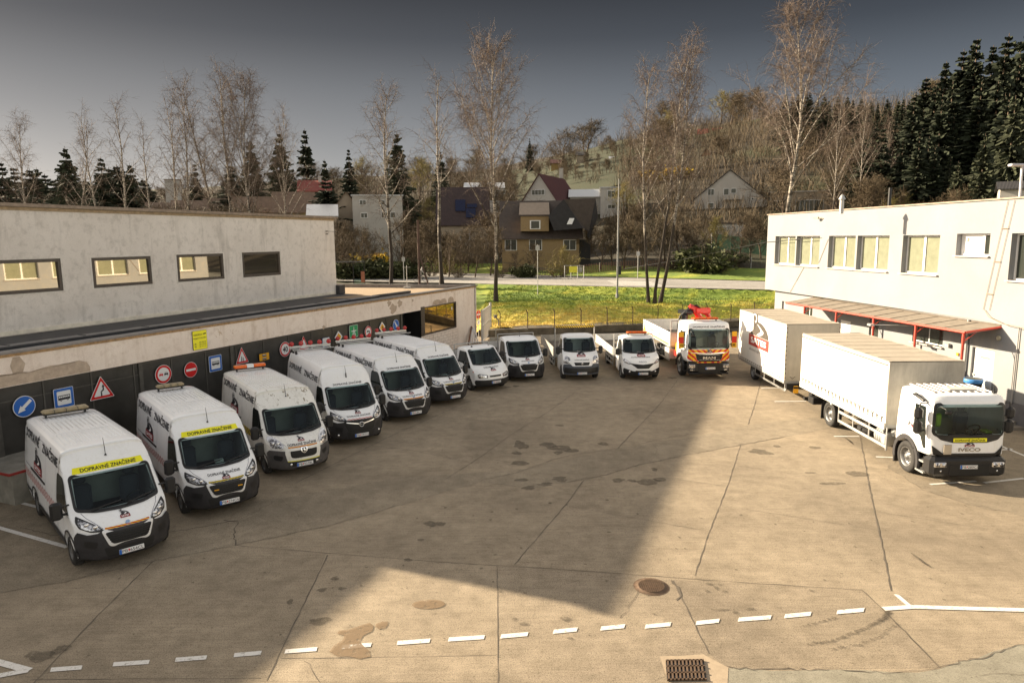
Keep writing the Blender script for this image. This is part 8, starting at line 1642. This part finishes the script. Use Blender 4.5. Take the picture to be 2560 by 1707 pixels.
sp_ = MB(); 
for a0, a1, b0, b1 in ((.35, .55, .30, .62), (.56, .75, .12, .38), (.58, .78, .40, .50)):
    w_ = atY(1222, 600, 116)[0]-atY(1095, 600, 116)[0]; ze = topz(560, 116, 1158)-z0; zr = topz(464, 116, 1158)-z0; q = lambda a, b: (-w_/2+w_*a, 6*b-.0-.12, ze+(zr-ze)*b+.30); sp_.add([q(a0, b0), q(a1, b0), q(a1, b1), q(a0, b1)], [[0, 1, 2, 3]])
sp_.build('solar_panels', simple('solar_blue', (.008, .013, .045), .2, .3, var=.1), hs)
house('white gabled porch house between the birches', 840, 900, 120, 520, 482, 8, HT, RTN, gable=True)
house('tan house with a red painted roof and chimney', 755, 830, 135, 478, 448, 9, HT, RRD, gable=False, chim=(1.0, 4, topz(448, 135)))
for k, (a, b, Y, pe, pr, lab) in enumerate(((690, 790, 125, 530, 478, 'tan roofed house right of the dense birch'), (775, 842, 112, 540, 510, 'low house with a pale metal hip above the warehouse corner'), (590, 690, 130, 530, 490, 'brown roofed house behind the dense birch'), (520, 590, 140, 525, 495, 'brown roofed house left of the dense birch'), (440, 520, 135, 530, 500, 'tan roofed house behind the slanting birch'), (330, 430, 130, 535, 505, 'low brown roof behind the ochre bush'), (960, 1020, 150, 475, 438, 'house with a pointed tan gable high behind the white block'))): house(lab, a, b, Y, pe, pr, 9, HT, RMT if k == 1 else RTN, gable=(k == 6))
house('long white flat roofed wing left of the maroon gabled house', 1130, 1330, 145, 505, 498, 8, HW, RMT, flat=True, wins=[(1250, 512, 1290, 520)])
house('white house with pale roof behind the bank birch', 1165, 1260, 165, 470, 455, 8, HW, RMT, wins=[(1240, 475, 1265, 485)])
house('pale house on the left ridge between spruces', 425, 460, 230, 450, 432, 10, HW, RTN, flat=True)
house('cottage with a red roof on the hill, left of two', 1738, 1762, 236, 335, 320, 6, HT, RRD, over=.3); house('cottage with a red roof on the hill, right of two', 1773, 1795, 236, 333, 318, 6, HT, RRD, over=.3)
house('red brick cottage lower on the hill', 1745, 1772, 190, 392, 372, 7, brickm('red_brick', (.30, .10, .06), (.2, .15, .1)), RBK, gable=True); house('small brown hut right of the red brick cottage', 1845, 1870, 190, 395, 388, 5, HT, RBK)
house('yellow shed on the open slope', 1378, 1402, 236, 408, 398, 5, simple('yellow_boards', (.30, .20, .06), .8), RMR); house('pale shed with metal roof on the open slope', 1522, 1552, 228, 398, 390, 5, HW, RMT); house('dark hut beside the yellow shed', 1440, 1462, 236, 388, 378, 5, HT, RBK)
# picket fence, green screen, poles, lamp, shelter, boards
def fence(label, pa, pb, Ya, Yb, h, mat, step=.22, w_=.08, solid=False, name='picket_fence'):
    A, B = atY(pa, 600, Ya), atY(pb, 600, Yb); L = hypot(B[0]-A[0], B[1]-A[1]); n = max(2, int(L/step)); rt_ = empty(name, (A[0], A[1], hh(A[0], A[1])), 0, label, 'fence'); m = MB(); p = MB()
    for i in range(n+1):
        t = i/n; x, y = A[0]+(B[0]-A[0])*t, A[1]+(B[1]-A[1])*t; z = hh(x, y)-hh(A[0], A[1]); m.box((x-A[0], y-A[1], z+h/2), (w_, .03, h))
        if i % 12 == 0: p.box((x-A[0], y-A[1]+.06, z+h/2), (.1, .1, h+.1))
    if solid: m.add([(0, 0, 0), (B[0]-A[0], B[1]-A[1], hh(B[0], B[1])-hh(A[0], A[1])), (B[0]-A[0], B[1]-A[1], h+hh(B[0], B[1])-hh(A[0], A[1])), (0, 0, h)], [[0, 1, 2, 3]])
    m.build('pickets', mat, rt_); p.build('fence_posts', GALV, rt_); return rt_
fence('brown picket fence right of the yellow brick house', 1450, 1745, 91, 91, 1.25, simple('brown_pickets', (.17, .09, .06), .85, var=.2)); fence('grey picket fence in front of the yellow brick house', 1285, 1440, 92, 92, 1.1, simple('grey_pickets', (.13, .11, .09), .85, var=.2)); fence('thin metal fence below the green screen', 1835, 1916, 88, 86, 1.3, RUST, .18, .02); fence('green screen fence behind the gardens', 1780, 1925, 104, 100, 2.2, simple('green_screen', (.06, .12, .07), .8, var=.2), 2.5, .06, True, 'screen_fence')
x, y = place(1545, 66.5); lp = empty('street_lamp', (x, y, hh(x, y)), 0, 'tall thin grey pole at the road edge in front of the houses', 'street lamp'); H = topz(447, y, 1545)-hh(x, y); m = MB(); m.tube([(0, 0, -.1), (0, 0, H*.45), (0, 0, H)], [.10, .08, .05], 8); m.lathe([(.14, 0), (.14, .4), (.1, .45)], n=8); m.build('pole', simple('dull_pole_grey', (.22, .22, .22), .6), lp)
x, y = place(1046, 72); H = topz(550, 72, 1046); m = MB(); z = hh(x, y); pl = empty('utility_pole', (x, y, z), 0, 'brown wooden pole with a slanting brace beside the road', 'pole'); m.tube([(0, 0, -.1), (0, 0, H-z)], .13, 8); m.build('pole', simple('brown_pole', (.10, .06, .045), .85, var=.2), pl); m = MB(); X2 = atY(1077, 600, 72)[0]-x; m.tube([(.05, 0, (H-z)*.55), (X2, -.3, -.1)], .09, 6); m.build('brace', MATS['brown_pole'], pl)
m = MB(); A = np.array([x, y, H-.3]); Pw = [tuple(A), *[tuple(atY(px, py, Y)) for px, py, Y in ((1140, 625, 72), (1250, 655, 74), (1410, 678, 78))]]; m.tube(Pw, .02, 4); m.tube([tuple(atY(1560, 672, 75)), tuple(atY(1700, 650, 62)), tuple(atY(1913, 606, 46.2)), UR2(6.2, 7.35, .1)], .02, 4); m.build('overhead_cable', BLACK, label='thin dark cable hanging from the pole towards the office', cat='cable')
x0, y = place(1412, 84); nb = empty('notice_board', (x0, y, hh(x0, y)), 0, 'yellow notice boards in a metal frame by the road', 'notice board'); m = MB(); W_ = atY(1460, 600, 84)[0]-x0
for a in (0, W_*.33, W_*.68, W_): m.tube([(a, 0, 0), (a, 0, 1.6)], .05, 5)
m.tube([(0, 0, 1.6), (W_, 0, 1.55)], .03); m.build('frame', GALV, nb); m = MB(); m.box((W_*.45, -.06, 1.12), (W_*.42, .04, .75)); m.build('board', simple('yellow_notice', (.62, .58, .04), .6, var=.2), nb); m = MB(); m.box((W_*.82, -.06, 1.1), (W_*.2, .04, .6)); m.build('board', simple('grey_notice', (.25, .25, .22), .6), nb)
for px, Y, pt_, pb_, lab in ((1007, 82, 642, 697, 'small sign post by the road left of the leaning pole'), (1344, 70, 612, 700, 'thin sign post standing at the near road edge'), (1596, 84, 628, 680, 'thin white post behind the road')):
    x, y = place(px, Y); zt = topz(pt_, Y, px); z = hh(x, y); m = MB(); m.tube([(x, y, z-.1), (x, y, zt)], .04, 5); m.box((x, y-.05, zt-.3), (.4, .03, .5)); m.build('sign_post', GALV, label=lab, cat='sign post')
# bus shelter glass and bench behind the low roof
x, y = place(880, 74); z = 2.45; bs_ = empty('bus_shelter', (x, y, z), 0, 'glass bus shelter with brown poster behind the low roof', 'bus shelter'); m = MB(); Wl = x-atY(800, 600, 74)[0]
for a in (0, 1.2, -Wl): m.box((a*1.0, 0, 1.3), (.08, .08, 2.6))
m.box((-Wl/2+.6, 0, 2.6), (Wl+1.3, 1.4, .08)); m.build('shelter_frame', BLACK, bs_); m = MB(); m.box((.6, .05, 1.3), (1.1, .02, 2.2)); m.build('glass_panel', GLASS, bs_); m = MB(); m.box((1.0, .0, 1.0), (.4, .1, 1.2)); m.build('poster', simple('brown_poster', (.35, .13, .07), .7, var=.3, vs=4), bs_)
x, y = place(1548, 88); m = MB(); z = hh(x, y); m.box((x, y, z+.55), (.55, .5, 1.0), bev=.05); m.box((x, y, z+1.08), (.6, .55, .08)); m.build('wheelie_bin', BLACK, label='dark bin standing by the brown picket fence', cat='bin')
# cyclist beside the road
def cyclist(px, Y):
    x, y = place(px, Y); z = 2.52; r = empty('bicycle', (x, y, z), 0, 'bicycle ridden along the far side of the road', 'bicycle')
    for a in (-.52, .52): m = MB(); m.tube([(a+.34*cos(t), 0, .35+.34*sin(t)) for t in np.linspace(0, 2*pi, 21)], .022, 5, cap=False); m.build('wheel', BLACK, r)
    m = MB(); m.tube([(-.52, 0, .35), (-.1, 0, .35), (.35, 0, .85), (-.2, 0, .85), (-.1, 0, .35)], .02, 5); m.tube([(.52, 0, .35), (.36, 0, 1.0), (.25, 0, 1.05)], .02, 5); m.tube([(-.52, 0, .35), (-.2, 0, .88), (-.2, 0, .95)], .018, 5); m.build('bicycle_frame', RUST, r)
    # one continuous figure grown with the skin modifier
    V = [(-.18, 0, .98), (-.10, 0, 1.2), (.06, 0, 1.42), (.10, 0, 1.52), (.14, 0, 1.64), (.16, 0, 1.74), (.10, .16, 1.40), (.22, .19, 1.18), (.32, .18, 1.06), (.10, -.16, 1.40), (.22, -.19, 1.18), (.32, -.18, 1.06), (.06, .10, .80), (-.04, .11, .40), (.08, .11, .36), (.02, -.10, .66), (-.14, -.11, .30), (-.02, -.11, .22)]
    E_ = [(0, 1), (1, 2), (2, 3), (3, 4), (4, 5), (2, 6), (6, 7), (7, 8), (2, 9), (9, 10), (10, 11), (0, 12), (12, 13), (13, 14), (0, 15), (15, 16), (16, 17)]; Rr = [.16, .15, .16, .06, .095, .09, .065, .045, .03, .065, .045, .03, .085, .055, .035, .085, .055, .035]
    me = bpy.data.meshes.new('person'); me.from_pydata(V, E_, []); o = link('person', me, None, (x, y, z), label='person in pale clothes riding the bicycle beyond the road', cat='person'); mo = o.modifiers.new('skin', 'SKIN'); me.skin_vertices[0].data[0].use_root = True
    for i, q in enumerate(Rr): me.skin_vertices[0].data[i].radius = (q, q)
    o.modifiers.new('sub', 'SUBSURF').levels = 1; me.materials.append(simple('pale_jacket', (.45, .42, .40), .8, var=.1)); return r
cyclist(1050, 79)
# grass tufts on the bank
gm_ = MB(); rg = random.Random(9)
for k in range(34000):
    x = rg.uniform(-2.5, 36); y = rg.uniform(53, 74)
    if y < yW(x)+.3 or y > yN(x)-.2: continue
    z = hh(x, y)+bumpy(x, y); h = rg.uniform(.04, .16); a = rg.uniform(0, pi); dx, dy = cos(a)*.05, sin(a)*.05; lx, ly = rg.uniform(-.07, .07), rg.uniform(-.07, .07); gm_.add([(x-dx, y-dy, z-.02), (x+dx, y+dy, z-.02), (x+lx, y+ly, z+h)], [[0, 1, 2]])
gm_.build('grass_tufts', GRASS, kind='stuff', label='tufts of grass on the sunlit bank', cat='grass')
roofthing(2104, 519, 8.8, .45, .10, 'small round vent chimney at the far end of the office roof', 'roof_vent', 'vent')
q = atY(2550, 500, 33); m = MB(); m.tube([(q[0], q[1], 8.5), (q[0]-.05, q[1], topz(414, 33, 2550))], .06, 7); m.box((q[0]-.35, q[1], topz(413, 33, 2550)), (.6, .3, .12), bev=.03); m.build('street_lamp', simple('lamp_grey', (.45, .46, .5), .5), label='grey street lamp rising behind the right end of the office', cat='street lamp')
q = atY(2224, 500, 60); m = MB(); m.tube([(q[0], q[1], 5), (q[0], q[1], topz(470, 60, 2224))], .14, 7); m.build('chimney_pipe', BLACK, label='dark pipe behind the middle of the office roof', cat='pipe')
